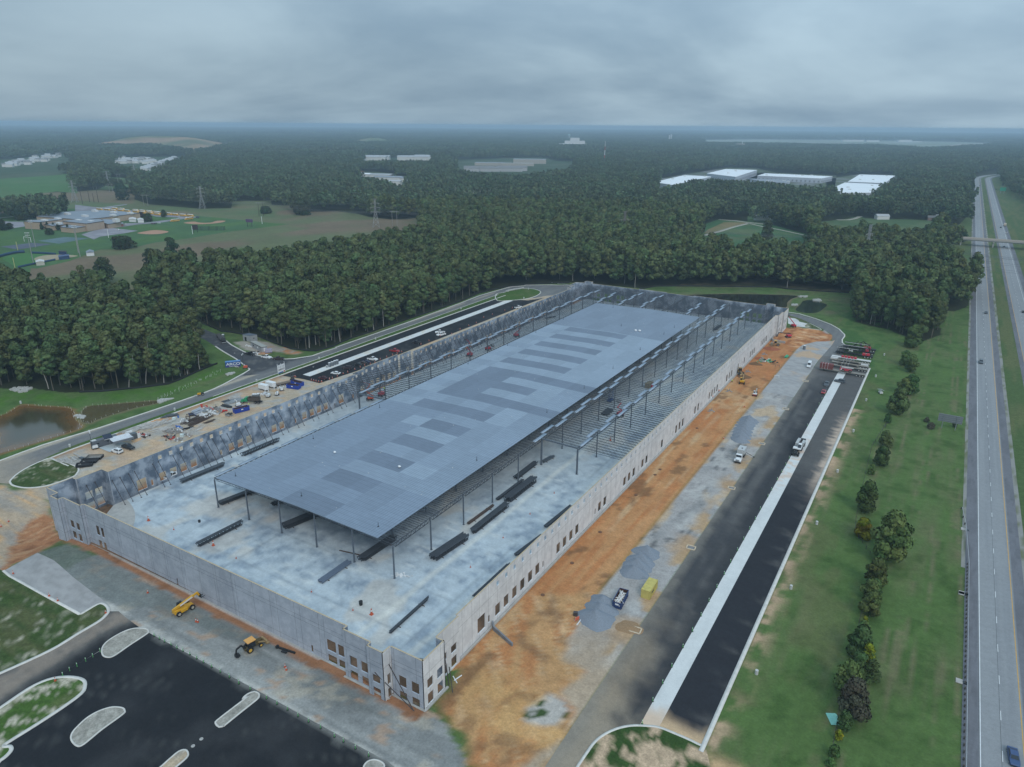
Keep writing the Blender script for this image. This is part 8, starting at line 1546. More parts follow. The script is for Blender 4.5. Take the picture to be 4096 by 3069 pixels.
p=G('Q6',730,400);t=thing('road_sign','big grey back of a highway sign standing on two posts in the verge','road sign',(*p,0),0);SGB=mat('sign_back',(.26,.28,.30),.5,.2);mb=MB().box((0,0,4.6),(8.6,.08,3.3));mb.build('sign_panel',SGB,t);mb=MB()
for z_ in (3.4,4.2,5.0,5.8):mb.beam((-4.2,-.12,z_),(4.2,-.12,z_),.08)
mb.build('stiffener',P_GRY,t);mb=MB()
for x_ in (-2.4,2.4):mb.beam((x_,-.2,0),(x_,-.2,6.1),.24)
mb.build('post',SGB,t)
p=G('F4',2035,655);t=thing('road_sign','green highway sign beside the far carriageway','road sign',(*p,0),.35);MB().box((0,0,8.0),(10.5,.2,6.5)).build('sign_panel',mat('sign_green',(.02,.27,.16),.5),t);MB().beam((-3,.3,0),(-3,.3,8),.4).beam((3,.3,0),(3,.3,8),.4).build('post',SGB,t)
for i,(x,y) in enumerate(((1935,300),(1998,295),(2003,225),(1947,90))):pass
# overpass
y0b=905;t=thing('overpass','concrete road bridge crossing over the highway','bridge',(0,0,0));BR=mat('bridge_concrete',(.40,.385,.365),.85,var=.1,scale=.2);MB().beam((-60,y0b-2,6.6),(175,y0b+4,7.0),9.5,.7).build('deck',BR,t);mb=MB()
for dy in (-4.6,4.6):mb.beam((-60,y0b-2+dy,7.5),(175,y0b+4+dy,7.9),.3,1.0)
mb.build('parapet',mat('parapet_tan',(.44,.39,.34),.85),t);mb=MB()
for dy in (-3.6,-1.2,1.2,3.6):mb.beam((-10,y0b-1+dy,5.9),(130,y0b+3+dy,6.3),.5,1.0)
mb.build('girder',BR,t)
for x_ in (9,38,66):mb=MB();mb.box((x_,y0b,2.7),(1.1,7,5.4)).box((x_,y0b,5.1),(1.3,9,.7));mb.build('pier',BR,t)
tag(MB().add([(-60,y0b-12,0),(-60,y0b+8,0),(2,y0b+8,0),(2,y0b-12,0),(-60,y0b-6,6.2),(-60,y0b+3,6.2),(-6,y0b+3,6.2),(-6,y0b-6,6.2)],[(0,1,5,4),(1,2,6,5),(2,3,7,6),(3,0,4,7),(4,5,6,7)]).build('embankment',M_GRASS and mat('embankment_grass',(.07,.10,.04),.95)),kind='structure')
# fences
def silt(name,P,h_,m,lab,cat='silt fence',w=.1):return tag(kerb(name,P,w,h_,m,False,None),lab,cat)
M_SILT=mat('black_silt_cloth',(.018,.019,.020),.8)
silt('silt_fence',GP('N1',(700,378),(900,372),(1100,352),(1300,332),(1490,306),(1600,265),(1750,195),(1870,145),(1925,125)),.9,M_SILT,'black silt fence along the wood edge above the bright grass')
silt('silt_fence',GP('Z5',(-100,-60),(60,10),(250,95),(480,120),(720,160),(1060,205),(1250,285),(1500,385),(1800,485),(2212,530))+GP('Z6',(150,695),(250,695),(430,650),(600,605),(800,508),(1050,405),(1500,263),(1800,155),(2212,15))+GP('M2',(1500,685),(1700,615),(1850,550),(2050,505),(2212,484))+GP('M3',(200,482),(560,468)),.9,M_SILT,'long black silt fence along the wood behind the loop road')
silt('silt_fence',GP('M3',(1120,520),(1260,496),(1500,495),(2212,504))+GP('M4',(300,520),(600,540),(850,554)),.9,M_SILT,'black silt fence behind the far pond')
t=thing('wire_fence','thin wire fence with grey posts under the hedge','fence',(0,0,0));FP=resample(GP('Q4',(1360,1545),(1400,1330),(1420,1230),(1450,1040),(1520,760),(1560,600),(1610,360),(1640,220))+GP('O4',(1700,1540),(1760,1200),(1590,960),(1600,830),(1680,450),(1740,200),(1860,10))+GP('N4',(1860,1360),(1900,1240),(1990,960)),3.5,False);mb=MB()
for x,y in FP:mb.cyl((x,y,0),(x,y,1.3),.07,n=5)
tag(mb.build('posts',M_BRACE,t),kind='stuff');mb=MB()
for a,b in zip(FP[:-1],FP[1:]):
 for z_ in (.5,1.2):mb.beam((a[0],a[1],z_),(b[0],b[1],z_),.04)
mb.build('wires',M_BRACE,t)
for i,P in enumerate((POND1,POND2)):
 Q=resample(curve(P,3,True),3.4);mb=MB();g=random.Random(i)
 for x,y in Q:
  if-330 <x <-255:mb.box((x+g.uniform(-.6,.6),y+g.uniform(-.6,.6),.4),(.06,.06,.8))
 tag(mb.build('marker_flags',WP),'small pale stake flags round the edge of the %s pond' % ('larger brown' if i == 0 else 'narrow'),'stake flags',kind='stuff')
g=random.Random(9);mb=MB()
for i in range(70):x,y=G('N1',1400+i*8+g.uniform(-15,15),440-i*3.6+g.uniform(-14,14));mb.box((x,y,.35),(.06,.06,.7)).box((x,y,.7),(.16,.06,.1))
tag(mb.build('marker_flags',WP),'pale planting flags scattered through the bright grass','stake flags',kind='stuff')
# ------------------------------------------------------------------ power line
M_LAT=mat('lattice_steel',(.34,.34,.34),.6,.2);M_LATR=mat('lattice_brown',(.22,.20,.19),.7);M_POLE=mat('dark_wood_pole',(.055,.045,.04),.9);M_POLEG=mat('grey_wood_pole',(.30,.29,.28),.9)
def pylon(lab,t_,base,top,h_=32,rz=.4,w=4.0,m=M_LAT):
 x,y=G(t_,*base);t=thing('transmission_tower',lab,'pylon',(x,y,0),rz,'lattice pylons');leg=MB();lv=[0,6,11,15,19,22.5,26,29,h_]
 def hw(z_):return w*(1-z_/h_*.0) if z_ <0 else max(.75,w*(1-z_/h_*1.35)+.0)
 P_=[[(sx*hw(z_),sy*hw(z_),z_) for sx,sy in ((-1,-1),(1,-1),(1,1),(-1,1))] for z_ in lv]
 for a,b in zip(P_[:-1],P_[1:]):
  for i in range(4):leg.beam(a[i],b[i],.26).beam(a[i],b[(i+1) % 4],.16).beam(a[(i+1) % 4],b[i],.16).beam(b[i],b[(i+1) % 4],.14)
 leg.build('lattice',m,t);arm=MB()
 for z_,l in ((18,5.5),(23,6.0),(28,5.0)):
  for s in (-1,1):arm.beam((0,0,z_+1),(s*l,0,z_),.25).beam((0,0,z_-.6),(s*l,0,z_),.2);arm.cyl((s*l,0,z_),(s*(l-.8),0,z_-2.2),.14,n=4)
 arm.beam((-2.5,0,h_),(2.5,0,h_),.25);arm.build('cross_arm',m,t);return (x,y)
py=[pylon('lattice pylon at the left of the brown field by the four dark poles','F1',(605,722),0,32,.7),pylon('lattice pylon in front of the round wood behind the school buses','F1',(1630,775),0,31,.7),pylon('lattice pylon at the end of the corn field','F2',(1015,925),0,33,.75)]
py += [pylon('rusty lattice pylon rising out of the wood left of the white sheds','F3',(990,1090),0,36,.9,m=M_LATR),pylon('grey lattice pylon in the wood beside the highway','M4',(920,330),0,36,1.1)]
pylon('faint lattice pylon at the mouth of the cleared corridor','F1',(875,600),0,26,.6);pylon('faint pylon farther up the cleared corridor','F1',(1090,530),0,22,.6)
for lb,t_,x,y,h_ in (('leaning dark pole nearest the left pylon','F1',665,737,26),('dark pole second from the left pylon','F1',722,722,17),('dark pole third from the left pylon','F1',757,725,14),('dark pole fourth from the left pylon','F1',792,722,18)):t=thing('utility_pole',lb,'pole',(*G(t_,x,y),0),0,'dark poles in the brown field');MB().cyl((0,0,0),(-1.5 if 'leaning' in lb else 0,0,h_),.45,.3,6).build('pole_shaft',M_POLE,t)
def hframe(lab,t_,base,h_=16,rz=.7,w=2.8,m=M_POLEG):
 x,y=G(t_,*base);t=thing('h_frame_pole',lab,'pole',(x,y,0),rz,'twin pole frames of the power line');mb=MB()
 for s in (-w,w):mb.cyl((s,0,0),(s,0,h_),.28,.2,6)
 mb.build('pole',m,t);MB().beam((-w*2,0,h_-.8),(w*2,0,h_-.8),.35).build('crossarm',M_LAT,t);return (x,y)
hf=[hframe('twin pole frame left of the round wood','F1',(1175,752)),hframe('twin dark pole frame over the leafy clump in the corn','F2',(92,835),18,m=M_POLE),hframe('twin pole frame at the end of the corn field','F2',(1165,915),18),hframe('pale twin pole frame in the wood beside the rusty pylon','F3',(1105,1030),19),hframe('twin pole frame behind the dark poles','F1',(895,640),14),hframe('faint twin pole frame in the cleared corridor','F1',(960,560),16),hframe('faint twin pole frame behind the left pylon','F1',(765,620),14)]
mb=MB();WIRE=mat('power_wire',(.16,.16,.17),.6)
def cat_(a,b,za,zb,off,sag=5.0,n=9):
 dx,dy=b[0]-a[0],b[1]-a[1];L_=math.hypot(dx,dy);nx_,ny_=-dy/L_*off,dx/L_*off;pts=[]
 for i in range(n+1):u=i/n;pts.append((a[0]+dx*u+nx_,a[1]+dy*u+ny_,za+(zb-za)*u-4*sag*u*(1-u)))
 mb.path(pts,.09)
line_pts=py[:5]+[(120,py[4][1]-60)]
for a,b in zip(line_pts[:-1],line_pts[1:]):
 for z_ in (18,23,28):
  for off in (-5,5):cat_(a,b,z_-1.5,z_-1.5,off)
h2=[hf[0],hf[1],hf[2],hf[3],(py[4][0]-8,py[4][1]+60),(120,py[4][1])]
for a,b in zip(h2[:-1],h2[1:]):
 for off in (-5,0,5):cat_(a,b,17,17,off,4)
tag(mb.build('power_lines',WIRE),'thin sagging wires strung between the pylons above the woods','power line')
t=thing('radio_mast','red and white radio mast standing above the distant woods','mast',(*G('F3',838,425),0));MB().cyl((0,0,0),(0,0,30),1.3,1.1,6).cyl((0,0,45),(0,0,56),1.0,.8,6).build('mast_red',mat('mast_red',(.4,.06,.05)),t);MB().cyl((0,0,30),(0,0,45),1.1,1.0,6).cyl((0,0,56),(0,0,72),.8,.4,6).build('mast_white',P_WHITE,t)
# ------------------------------------------------------------------ school
BRK=mat('tan_brick',(.42,.32,.24),.9,var=.06,scale=.3);RFG=mat('school_roof_grey',(.225,.255,.29),.8,var=.08,scale=.05);RFD=mat('roof_trim',(.12,.10,.09),.8)
sch=thing('school_building','low tan brick school with flat grey roofs and rooftop units','school',(*G('F1',600,880),0));so0=sch.location
def wing_(P,h_,nm='wall'):
 Q=[(p[0]-so0.x,p[1]-so0.y) for p in P];w_=MB().prism(Q,0,h_).build(nm,BRK,sch);MB().prism([(a*1.0,b*1.0) for a,b in Q],h_+.02,h_+.35).build('roof',RFG,sch);n=len(Q);mb=MB()
 for i in range(n):mb.beam((*Q[i],h_+.15),(*Q[(i+1) % n],h_+.15),.6,.6)
 mb.build('fascia',RFD,sch)
GR=lambda*p,z=6.5,t_='Y6':[Gz(t_,*q,z=z) for q in p]
wing_(GR((535,400),(870,420),(1400,352),(1380,340),(700,372))+[],8.0);wing_(GR((870,420),(1160,470),(1500,435),(1680,425),(1400,360),(1000,385),z=5),5.0)
wing_(GR((1340,502),(1640,525),(1958,478),(1680,430),(1400,470),z=5),5.2);wing_(GR((1385,372),(1910,430),(2300,370),(2230,330),(1700,330),z=8),8.4)
wing_([Gz('Y6',805,268,6.5),Gz('Y6',1100,180,6.5),Gz('Y6',1640,150,6.5)]+[Gz('Y7',*q,z=6.5) for q in ((0,172),(340,190),(640,220),(0,300),(-200,320))]+[Gz('Y6',1700,330,6.5),Gz('Y6',1200,295,6.5)],6.8)
wing_([Gz('Y7',*q,z=5) for q in ((-20,350),(130,395),(340,362),(300,325),(60,310))],5.0)
URF=mat('rooftop_unit_white',(.60,.60,.59),.7)
for t_,x,y,a,b,c_ in (('Y6',985,345,9,4,3),('Y6',1280,305,9,4,2.4),('Y6',1490,190,9,4,2.5),('Y6',1880,235,9,4,2.2),('Y6',2100,125,9,4,2.5),('Y6',1740,340,8,4,2.5),('Y6',2010,360,7,4,2),('Y6',1300,400,6,4,2),('Y7',220,192,9,4,2.4),('Y7',210,243,8,4,2.2),('Y7',485,208,8,4,2.2),('Y7',260,325,7,5,4)):
 q=Gz(t_,x,y,8.5);MB().box((q[0]-so0.x,q[1]-so0.y,8.2),(a,b,c_)).build('rooftop_unit',URF,sch)
house('brick_shed','small red brick store at the end of the school','shed',quadb('Y7',(222,442),(380,430),(378,405)),mat('red_brick',(.30,.13,.10),.9),RFG,3.0)
for lb,a,b,c_ in (('white shed left of the pair beside the school drive',(470,355),(585,360),(588,335)),('white shed right of the pair beside the school drive',(612,368),(708,368),(705,345))):house('shed',lb,'shed',quadb('Y7',a,b,c_),P_WHITE,WP,3.4,'gable',rise=1.0)
house('shed','white shed with gable roof behind the softball backstop','shed',quadb('Y6',(1920,1138),(2090,1125),(2085,1085)),P_WHITE,RFG,3.2,'gable',rise=1.4);house('shed','cream shed beside the blue outfield fence','shed',quadb('Y6',(810,1350),(995,1335),(985,1295)),mat('cream_wall',(.50,.48,.42),.8),WP,3.2,'gable',rise=.8)
house('dugout','blue dugout along the third base line','dugout',quadb('Y6',(1310,1225),(1540,1195),(1535,1160)),paint('dugout_blue',(.035,.07,.16),.6),paint('dugout_blue',(.035,.07,.16),.6),2.8);house('dugout','dark blue dugout behind the infield','dugout',quadb('Y6',(1310,1100),(1470,1108),(1480,1085)),M_NVY,M_BLACK,2.8)
BF=mat('blue_fence_screen',(.03,.07,.14),.7);silt('outfield_fence',GP('Y6',(-150,1200),(0,1165),(200,1110),(400,1070),(550,1062)),2.6,BF,'blue screened outfield fence at the left edge','fence',.2);silt('outfield_fence',GP('Y6',(700,1080),(900,1085),(1050,1095),(1240,1108)),2.0,BF,'dark blue windscreen on the fence behind the infield','fence',.2);silt('outfield_fence',GP('Y6',(400,1400),(700,1335),(1000,1275),(1230,1230)),1.8,BF,'blue fence along the near foul line','fence',.2)
for lb,x,y,h_ in (('floodlight pole beside the tennis courts',790,940,26),('floodlight pole in the outfield',742,1295,26),('floodlight pole behind the home plate',1775,1150,28),('floodlight pole behind the batting cage',1735,1060,25)):
 t=thing('floodlight_pole',lb,'floodlight',(*G('Y6',x,y),0),.6,'ball field floodlights');MB().cyl((0,0,0),(0,0,h_),.35,.2,6).build('pole_shaft',M_POLEG,t);mb=MB()
 for z_ in (h_-2,h_):
  mb.beam((-2,0,z_),(2,0,z_),.12)
  for k in (-2,-.7,.7,2):mb.box((k*.8,-.2,z_+.3),(.5,.3,.5))
 mb.build('lamp_bank',P_WHITE,t)
for lb,t_,x,y,w_,h_,m_ in (('white goal frame on the grass left of the tennis courts','Y6',615,822,11,5,P_WHITE),):t=thing('goal_frame',lb,'goal',(*G(t_,x,y),0),.1);MB().path([(-w_/2,0,0),(-w_/2,0,h_),(w_/2,0,h_),(w_/2,0,0)],.35).build('frame',m_,t)
for lb,t_,x,y in (('yellow foul pole at the left of the outfield','Y6',400,1030),('yellow foul pole at the near corner of the outfield','Y6',335,1405),('pale pole at the corner of the paved yard','Y7',140,612),('pale pole in the middle of the playing field','Y7',1492,553),('pale pole on the far side of the green field','F2',98,898)):t=thing('foul_pole',lb,'pole',(*G(t_,x,y),0));MB().cyl((0,0,0),(0,0,9),.3,.3,6).build('pole_shaft',mat('pale_yellow',(.5,.48,.22)) if 'yellow' in lb else P_WHITE,t)
t=thing('batting_cage','dark net batting cage on the playing field','batting cage',(*G('Y7',1760,490),0),head('Y7',(1620,490),(1905,490)));mb=MB()
for i in range(5):
 for s in (-2,2):mb.beam((-17+i*8.5,s,0),(-17+i*8.5,s,4.5),.3)
mb.build('posts',M_BLACK,t);mb=MB()
for s in (-2,2):
 for z_ in (.6,1.4,2.2,3.0,3.8,4.4):mb.beam((-17,s,z_),(17,s,z_),.12)
 for i in range(24):mb.beam((-17+i*1.45,s,0),(-17+i*1.45,s,4.3),.1)
mb.build('netting',mat('net_green',(.03,.06,.045)),t)
t=thing('scoreboard','purple scoreboard on the far side of the playing field','scoreboard',(*G('F1',2010,920),0),.3);MB().box((0,0,7),(9,.5,3.6)).build('board',mat('purple',(.10,.06,.13)),t);MB().beam((-3,0,0),(-3,0,6),.4).beam((3,0,0),(3,0,6),.4).build('post',M_BLACK,t)
t=thing('scoreboard','dark scoreboard seen edge on beside the batting cage','scoreboard',(*G('Y7',1540,527),0),1.3);MB().box((0,0,6),(6,.5,5)).build('board',M_PLNK and P_PLUM,t);MB().beam((-2,0,0),(-2,0,4),.4).beam((2,0,0),(2,0,4),.4).build('post',M_BLACK,t)
BUSY=paint('bus_yellow',(.62,.36,.07),.5)
def bus(lab,t_,x,y,rz,s=1.0,only_roof=False):
 t=thing('school_bus',lab,'school bus',(*G(t_,x,y),0),rz,'yellow school buses');MB().side([(-5.6,.6),(4.0,.6),(4.0,2.9),(-5.6,2.9)],-1.25,1.25).side([(4.0,.6),(5.6,.6),(5.5,1.5),(4.0,1.7)],-1.1,1.1).build('body',BUSY,t);MB().side([(-5.6,2.9),(4.0,2.9),(3.6,3.2),(-5.3,3.2)],-1.2,1.2).build('roof',P_WHITE,t);MB().box((-.9,-1.26,2.2),(9,.05,.6)).box((-.9,1.26,2.2),(9,.05,.6)).build('window_band',M_GLASS,t)
 for x_ in (4.3,-3.4):
  for q in (-1,1):wheel(t,x_,q*1.1,.5,.3)
bh=head('Y7',(540,180),(1270,245));fr_=['first','second','third','fourth','fifth','sixth','seventh','eighth','ninth','tenth','eleventh']
for i,(x,y) in enumerate(((245,160),(357,170),(582,190),(690,200),(800,208),(910,222),(985,232),(1115,247),(1215,255),(1340,266),(1460,273))):bus('yellow school bus, %s from the left in the back line' % fr_[i],'Y7',x,y,bh)
for i,(x,y) in enumerate(((585,208),(690,222),(810,232),(925,250))):bus('yellow school bus half hidden by the roof, %s in the front line' % fr_[i],'Y7',x,y,bh)
for i,(x,y) in enumerate(((0,168),(125,178),(220,190),(340,190),(440,198))):bus('yellow school bus behind the school roof, %s from the left' % fr_[i],'Y7',x,y,bh)
bus('yellow school bus driving alone on the school drive','Y7',1205,350,head('Y7',(1260,340),(1150,350)));bus('yellow school bus by the car at the end of the drive','Y7',1430,320,head('Y7',(1490,310),(1370,325)))
for lb,m_,t_,x,y,k in (('dark red car, left of three on the school drive',P_MAR,'Y7',845,393,'sedan'),('dark car, middle of three on the school drive',P_PLUM,'Y7',888,390,'sedan'),('white car, right of three on the school drive',P_WHITE,'Y7',950,380,'sedan'),('white van parked on the paved school yard',P_WHITE,'Y7',290,488,'suv'),('white car beside the brick store',P_WHITE,'Y7',400,405,'suv'),('dark van at the far end of the school drive',P_GRY,'Y7',1568,292,'van'),('dark car in the school front car park',P_BLK,'Y6',265,450,'sedan')):car(k,m_,lb,G(t_,x,y),bh+3.0)
# ------------------------------------------------------------------ distant warehouses, houses and town
WHW=mat('warehouse_wall_far',(.47,.50,.55),.85,var=.05,scale=.02);WHR=mat('white_membrane_roof',(.80,.81,.82),.7,var=.03,scale=.02);GRR=mat('grey_far_roof',(.26,.28,.31),.8)
def bigbox(lab,P,h_,mr=WHR,mw=WHW,doors=0):
 cx0=sum(p[0] for p in P)/len(P);cy0=sum(p[1] for p in P)/len(P);Q=[(a-cx0,b-cy0) for a,b in P];t=thing('warehouse',lab,'warehouse',(cx0,cy0,0));MB().prism(Q,0,h_).build('walls',mw,t);MB().prism([(a*1.005,b*1.005) for a,b in Q],h_+.02,h_+.5).build('roof',mr,t)
 n=len(Q)
 if doors:
  mb=MB()
  for i in range(n):
   a,b=Q[i],Q[(i+1) % n];L_=math.hypot(b[0]-a[0],b[1]-a[1]);k=int(L_/9)
   for j in range(k):u=(j+.5)/k;mb.box((a[0]+(b[0]-a[0])*u,a[1]+(b[1]-a[1])*u,h_*.35),(3.2,1.0,h_*.4),math.atan2(b[1]-a[1],b[0]-a[0]))
  mb.build('dock_doors',GRR,t)
 mb=MB();g=random.Random(int(abs(cx0)))
 for i in range(4):u,v=g.random(),g.random();x_=(Q[0][0]*(1-u)+Q[1][0]*u)*(1-v)+(Q[3 % n][0]*(1-u)+Q[2][0]*u)*v;y_=(Q[0][1]*(1-u)+Q[1][1]*u)*(1-v)+(Q[3 % n][1]*(1-u)+Q[2][1]*u)*v;mb.box((x_,y_,h_+1.2),(5,4,1.6))
 mb.build('rooftop_unit',URF,t);return t
FZ=lambda z,*p:[Gz('F4',*q,z=z) for q in p]
bigbox('far white roofed warehouse, upper half of the stepped pair',FZ(13,(790,560),(1088,573),(1170,512),(885,503)),13,doors=1);bigbox('near white roofed warehouse, lower half of the stepped pair',FZ(12,(690,602),(715,650),(980,650),(1066,583),(765,568)),12,doors=1)
bigbox('long low white warehouse with teal doors',FZ(10,(60,512),(575,535),(665,518),(125,493)),10,doors=1);bigbox('grey roofed building below the long warehouse',FZ(8,(100,560),(300,572),(325,545),(-20,535)),8,GRR)
bigbox('large white warehouse with pale wall left of the long one',[Gz('F3',*q,z=13) for q in ((1665,492),(1895,520),(2068,465),(1815,457))],13,doors=1);bigbox('low white roof half hidden by trees, leftmost of the warehouses',[Gz('F3',*q,z=9) for q in ((1240,562),(1390,585),(1700,518),(1485,506))],9)
HW=mat('house_wall',(.62,.61,.59),.9,var=.05);HR=mat('shingle_roof',(.20,.20,.20),.9);HR2=mat('pale_shingle_roof',(.40,.41,.42),.9)
def hs(lab,t_,x,y,w_,d_,h_,rz,mr=HR,mw=HW,rise=2.5,grp=None,nm='house',cat='house',flat_=False):
 cx0,cy0=G(t_,x,y);c,s=math.cos(rz),math.sin(rz);P=[(cx0+a*c-b*s,cy0+a*s+b*c) for a,b in ((-w_/2,-d_/2),(w_/2,-d_/2),(w_/2,d_/2),(-w_/2,d_/2))];t=house(nm,lab,cat,P,mw,mr,h_,'flat' if flat_ else 'gable',0.05,rise)
 if grp:t['group']=grp
 return t
hs('white farmhouse with grey roof beside the green field','F4',95,870,20,11,4.5,.3,rise=3.5);hs('white gabled wing of the farmhouse','F4',150,872,9,9,4.2,1.2,rise=3.2);hs('dark shed beside the farmhouse','F4',190,862,9,7,3,.3,GRR,GRR)
hs('white barn roof standing out of the trees','F3',1340,1000,15,10,6,.4,WHR);hs('white house gable standing out of the trees','F3',1545,985,9,9,7,1.2,WHR);hs('lone blue grey house among the trees','F4',1062,862,16,10,4.5,.5,HR2);hs('red brown house by the lane','F4',1470,872,12,9,4,.2,HR,mat('brown_wall',(.25,.17,.14),.9));hs('small white house by the lane','F4',1512,870,9,8,5,.9,HR2);hs('white garage by the lane','F4',1552,862,6,6,3,.9,WHR)
g=random.Random(21)
for i in range(34):u=i/33;x=60+u*410+g.uniform(-14,14);y=425-u*70+g.uniform(-26,18)+(0 if i % 2 else 10);hs('pale house of the distant estate at the far left','F1',x,y,17,11,7,g.uniform(0,1.5),g.choice([HR2,HR,HR2]),rise=3,grp='houses of the far left estate')
for i in range(26):u=i/25;x=905+u*330+g.uniform(-8,8);y=398-(15 if i % 3 == 0 else-2)+g.uniform(-14,16);hs('pale house of the estate beside the hill','F1',x,y,17,11,7,g.uniform(.2,1.3),g.choice([HR2,HR,HR2]),rise=3,grp='houses beside the hill')
for i in range(22):u=i/21;hs('pale house in the straight row beside the cleared corridor','F1',1165+u*250+g.uniform(-3,3),470-u*92+(8 if i % 2 else-6),16,11,7,.35,g.choice([HR2,HR,HR2]),rise=3,grp='straight row of houses by the corridor')
for i,(x,y) in enumerate(((1655,455),(1675,452),(1700,453),(1722,455),(1800,445),(1830,448),(1875,440))):hs('white gabled house in the gap of the far wood','F1',x,y,20,12,8,.4,HR2,rise=4,grp='gabled houses in the far wood')
for i in range(11):hs('grey townhouse block in front of the brick complex','F2',1760+i*43+g.uniform(-6,6),470+(i % 2)*6,26,15,8,.5,HR,mat('town_wall',(.42,.42,.43),.9),rise=5,grp='townhouses at the centre')
for i in range(5):hs('grey townhouse block right of the first ones','F3',20+i*40,468+(i % 2)*8,26,15,8,.5,HR,mat('town_wall',(.42,.42,.43),.9),rise=5,grp='townhouses at the centre')
TB_=mat('tan_far_wall',(.38,.35,.31),.9)
hs('long brown roofed school complex in the distance','F3',240,410,105,50,13,.5,GRR,TB_,flat_=True,nm='institution',cat='large building');hs('long pale colonnaded building in the distance','F3',140,430,100,22,8,.5,HR2,TB_,flat_=True,nm='institution',cat='large building');hs('wide flat brown building beside the athletics field','F2',1930,425,90,40,8,.5,GRR,TB_,flat_=True,nm='institution',cat='large building')
for lb,t_,x,y,w_,d_,h_,mr in (('small orange roofed shop in the woods','F2',870,500,26,16,6,mat('orange_roof',(.40,.15,.07),.9)),('white shop beside the orange roofed one','F2',905,515,40,22,6,WHR),('grey roofed shop in the woods','F2',1120,540,60,30,6,GRR),('grey roofed hall behind the shop','F2',1060,520,50,26,6,HR2),('pale shed among the trees','F2',1170,585,24,14,8,HR2),('blue grey roof among the trees','F2',1275,560,30,16,8,GRR)):hs(lb,t_,x,y,w_,d_,h_,.4,mr,rise=2,nm='shop',cat='shop')
for i in range(7):hs('white industrial shed in the left distant row','F2',915+i*25,383+(i % 2)*3,50,30,12,.5,HR2,rise=4,grp='left distant row of sheds')
for i in range(9):hs('white industrial shed in the right distant row','F2',1250+i*27,385-(6 if i == 5 else 0),50,30,12,.5,HR2,rise=4,grp='right distant row of sheds')
for lb,t_,x,y,w_,d_,h_ in (('white dome shaped roof above the far woods','F2',198,292,80,60,22),('wide pale block building far away','F2',705,192,260,60,34),('pale flat building on the left horizon','F2',1350,228,260,60,26),('pale low warehouse on the horizon, left','F2',1700,258,260,60,16),('pale box on the horizon','F2',1670,245,120,60,30),('pale low warehouse on the horizon, middle','F2',1960,262,260,60,20),
 ('distant pale warehouse above the town','F3',220,253,150,60,18),('small cream building on the horizon','F2',1875,238,160,60,20),('tiny white building on the right of the horizon','F2',2110,238,200,60,22),('row of white buildings on the skyline','F3',760,232,480,80,26),('white building at the right end of the skyline row','F3',850,222,180,60,22),('low cream warehouse in front of the skyline','F3',1000,305,330,90,20),('white sheds before the airfield, left','F3',1200,278,160,60,20),('white sheds before the airfield, right','F3',1275,270,120,60,28),
 ('pale building on the skyline by the control tower','F3',1310,210,260,60,30),('pale warehouse on the airfield edge','F3',1415,275,170,60,18),('long white plant with a stepped roof','F3',1620,318,440,130,22),('white upper block of the stepped plant','F3',1600,296,260,80,38),('white shed far right of the stepped plant','F3',1880,318,70,40,18),('hangar on the airfield, leftmost','F4',825,236,420,90,30),('hangar on the airfield, second','F4',958,238,130,80,26),('hangar on the airfield, third','F4',1007,238,130,80,26),('big open hangar on the airfield','F4',1243,238,260,90,34),('airliner shaped white shed on the airfield','F4',1345,240,180,40,12),('pale boxy building far right of the wood','F4',2158,362,40,25,14),
 ('white silo group at the far left','F1',122,235,40,40,40),('white shed at the far left','F1',72,240,50,30,14),('long pale shed on the left horizon','F1',575,214,400,60,16)):
 hs(lb,t_,x,y,w_*.45,d_*.6,h_*.5,.5,WHR if 'dome' in lb or 'white' in lb else HR2,mat('far_wall_white',(.66,.66,.65),.9),flat_=True,nm='distant_building',cat='distant building')
p=G('F3',585,287);t=thing('factory','big stepped pale factory block on the skyline','factory',(*p,0),.5);FW=mat('far_wall_white',(.66,.66,.65),.9);MB().box((0,0,11),(150,40,22)).box((10,0,30),(110,36,16)).box((10,0,45),(50,30,14)).build('walls',FW,t);MB().box((0,0,22.5),(151,41,1)).box((10,0,52.5),(51,31,1)).build('roof',WHR,t)
p=G('F3',1930,290);t=thing('factory','tan block factory with a white plume at its roof','factory',(*p,0),.5);MB().box((0,0,13),(45,30,26)).build('walls',TB_,t);MB().cyl((10,0,26),(10,0,38),2,n=8).build('chimney',FW,t);MB().box((140,0,5),(190,45,10)).build('annex',TB_,t)
p=G('F3',555,225);t=thing('water_tower','pale green water tower on the skyline','water tower',(*p,0));MB().cyl((0,0,0),(0,0,38),3,2.5,12).build('stem',FW,t);MB().ball((0,0,42),12,14,(1,1,.55)).build('tank',mat('tower_green',(.45,.62,.60),.6),t)
p=G('F3',1366,238);t=thing('control_tower','pale twin shafted tower on the skyline by the airfield','tower',(*p,0));MB().box((-6,0,26),(7,8,52)).box((8,0,28),(7,8,56)).box((0,0,20),(16,8,5)).build('shaft',FW,t)
# dead pale trunks in the middle wood
mb=MB();g=random.Random(31)
for i,(x,y) in enumerate([(1650,690),(1665,700),(1740,735),(1755,730),(1795,735),(1850,725),(1840,700),(1890,730),(1905,728),(1920,715),(1975,705),(960,640),(975,640)]):
 q=G('F2',x,y+22);t=thing('dead_tree','bare white dead tree standing in the middle wood','dead tree',(*q,0),g.uniform(0,6),'bare dead trees in the middle wood');mb=MB();mb.cyl((0,0,0),(.8,0,22),.5,.2,5)
 for k in range(5):a=g.uniform(0,6.28);z_=g.uniform(10,20);mb.cyl((.4,0,z_),(.4+math.cos(a)*4,math.sin(a)*4,z_+5),.22,.08,4)
 mb.build('trunk',M_PALE,t)
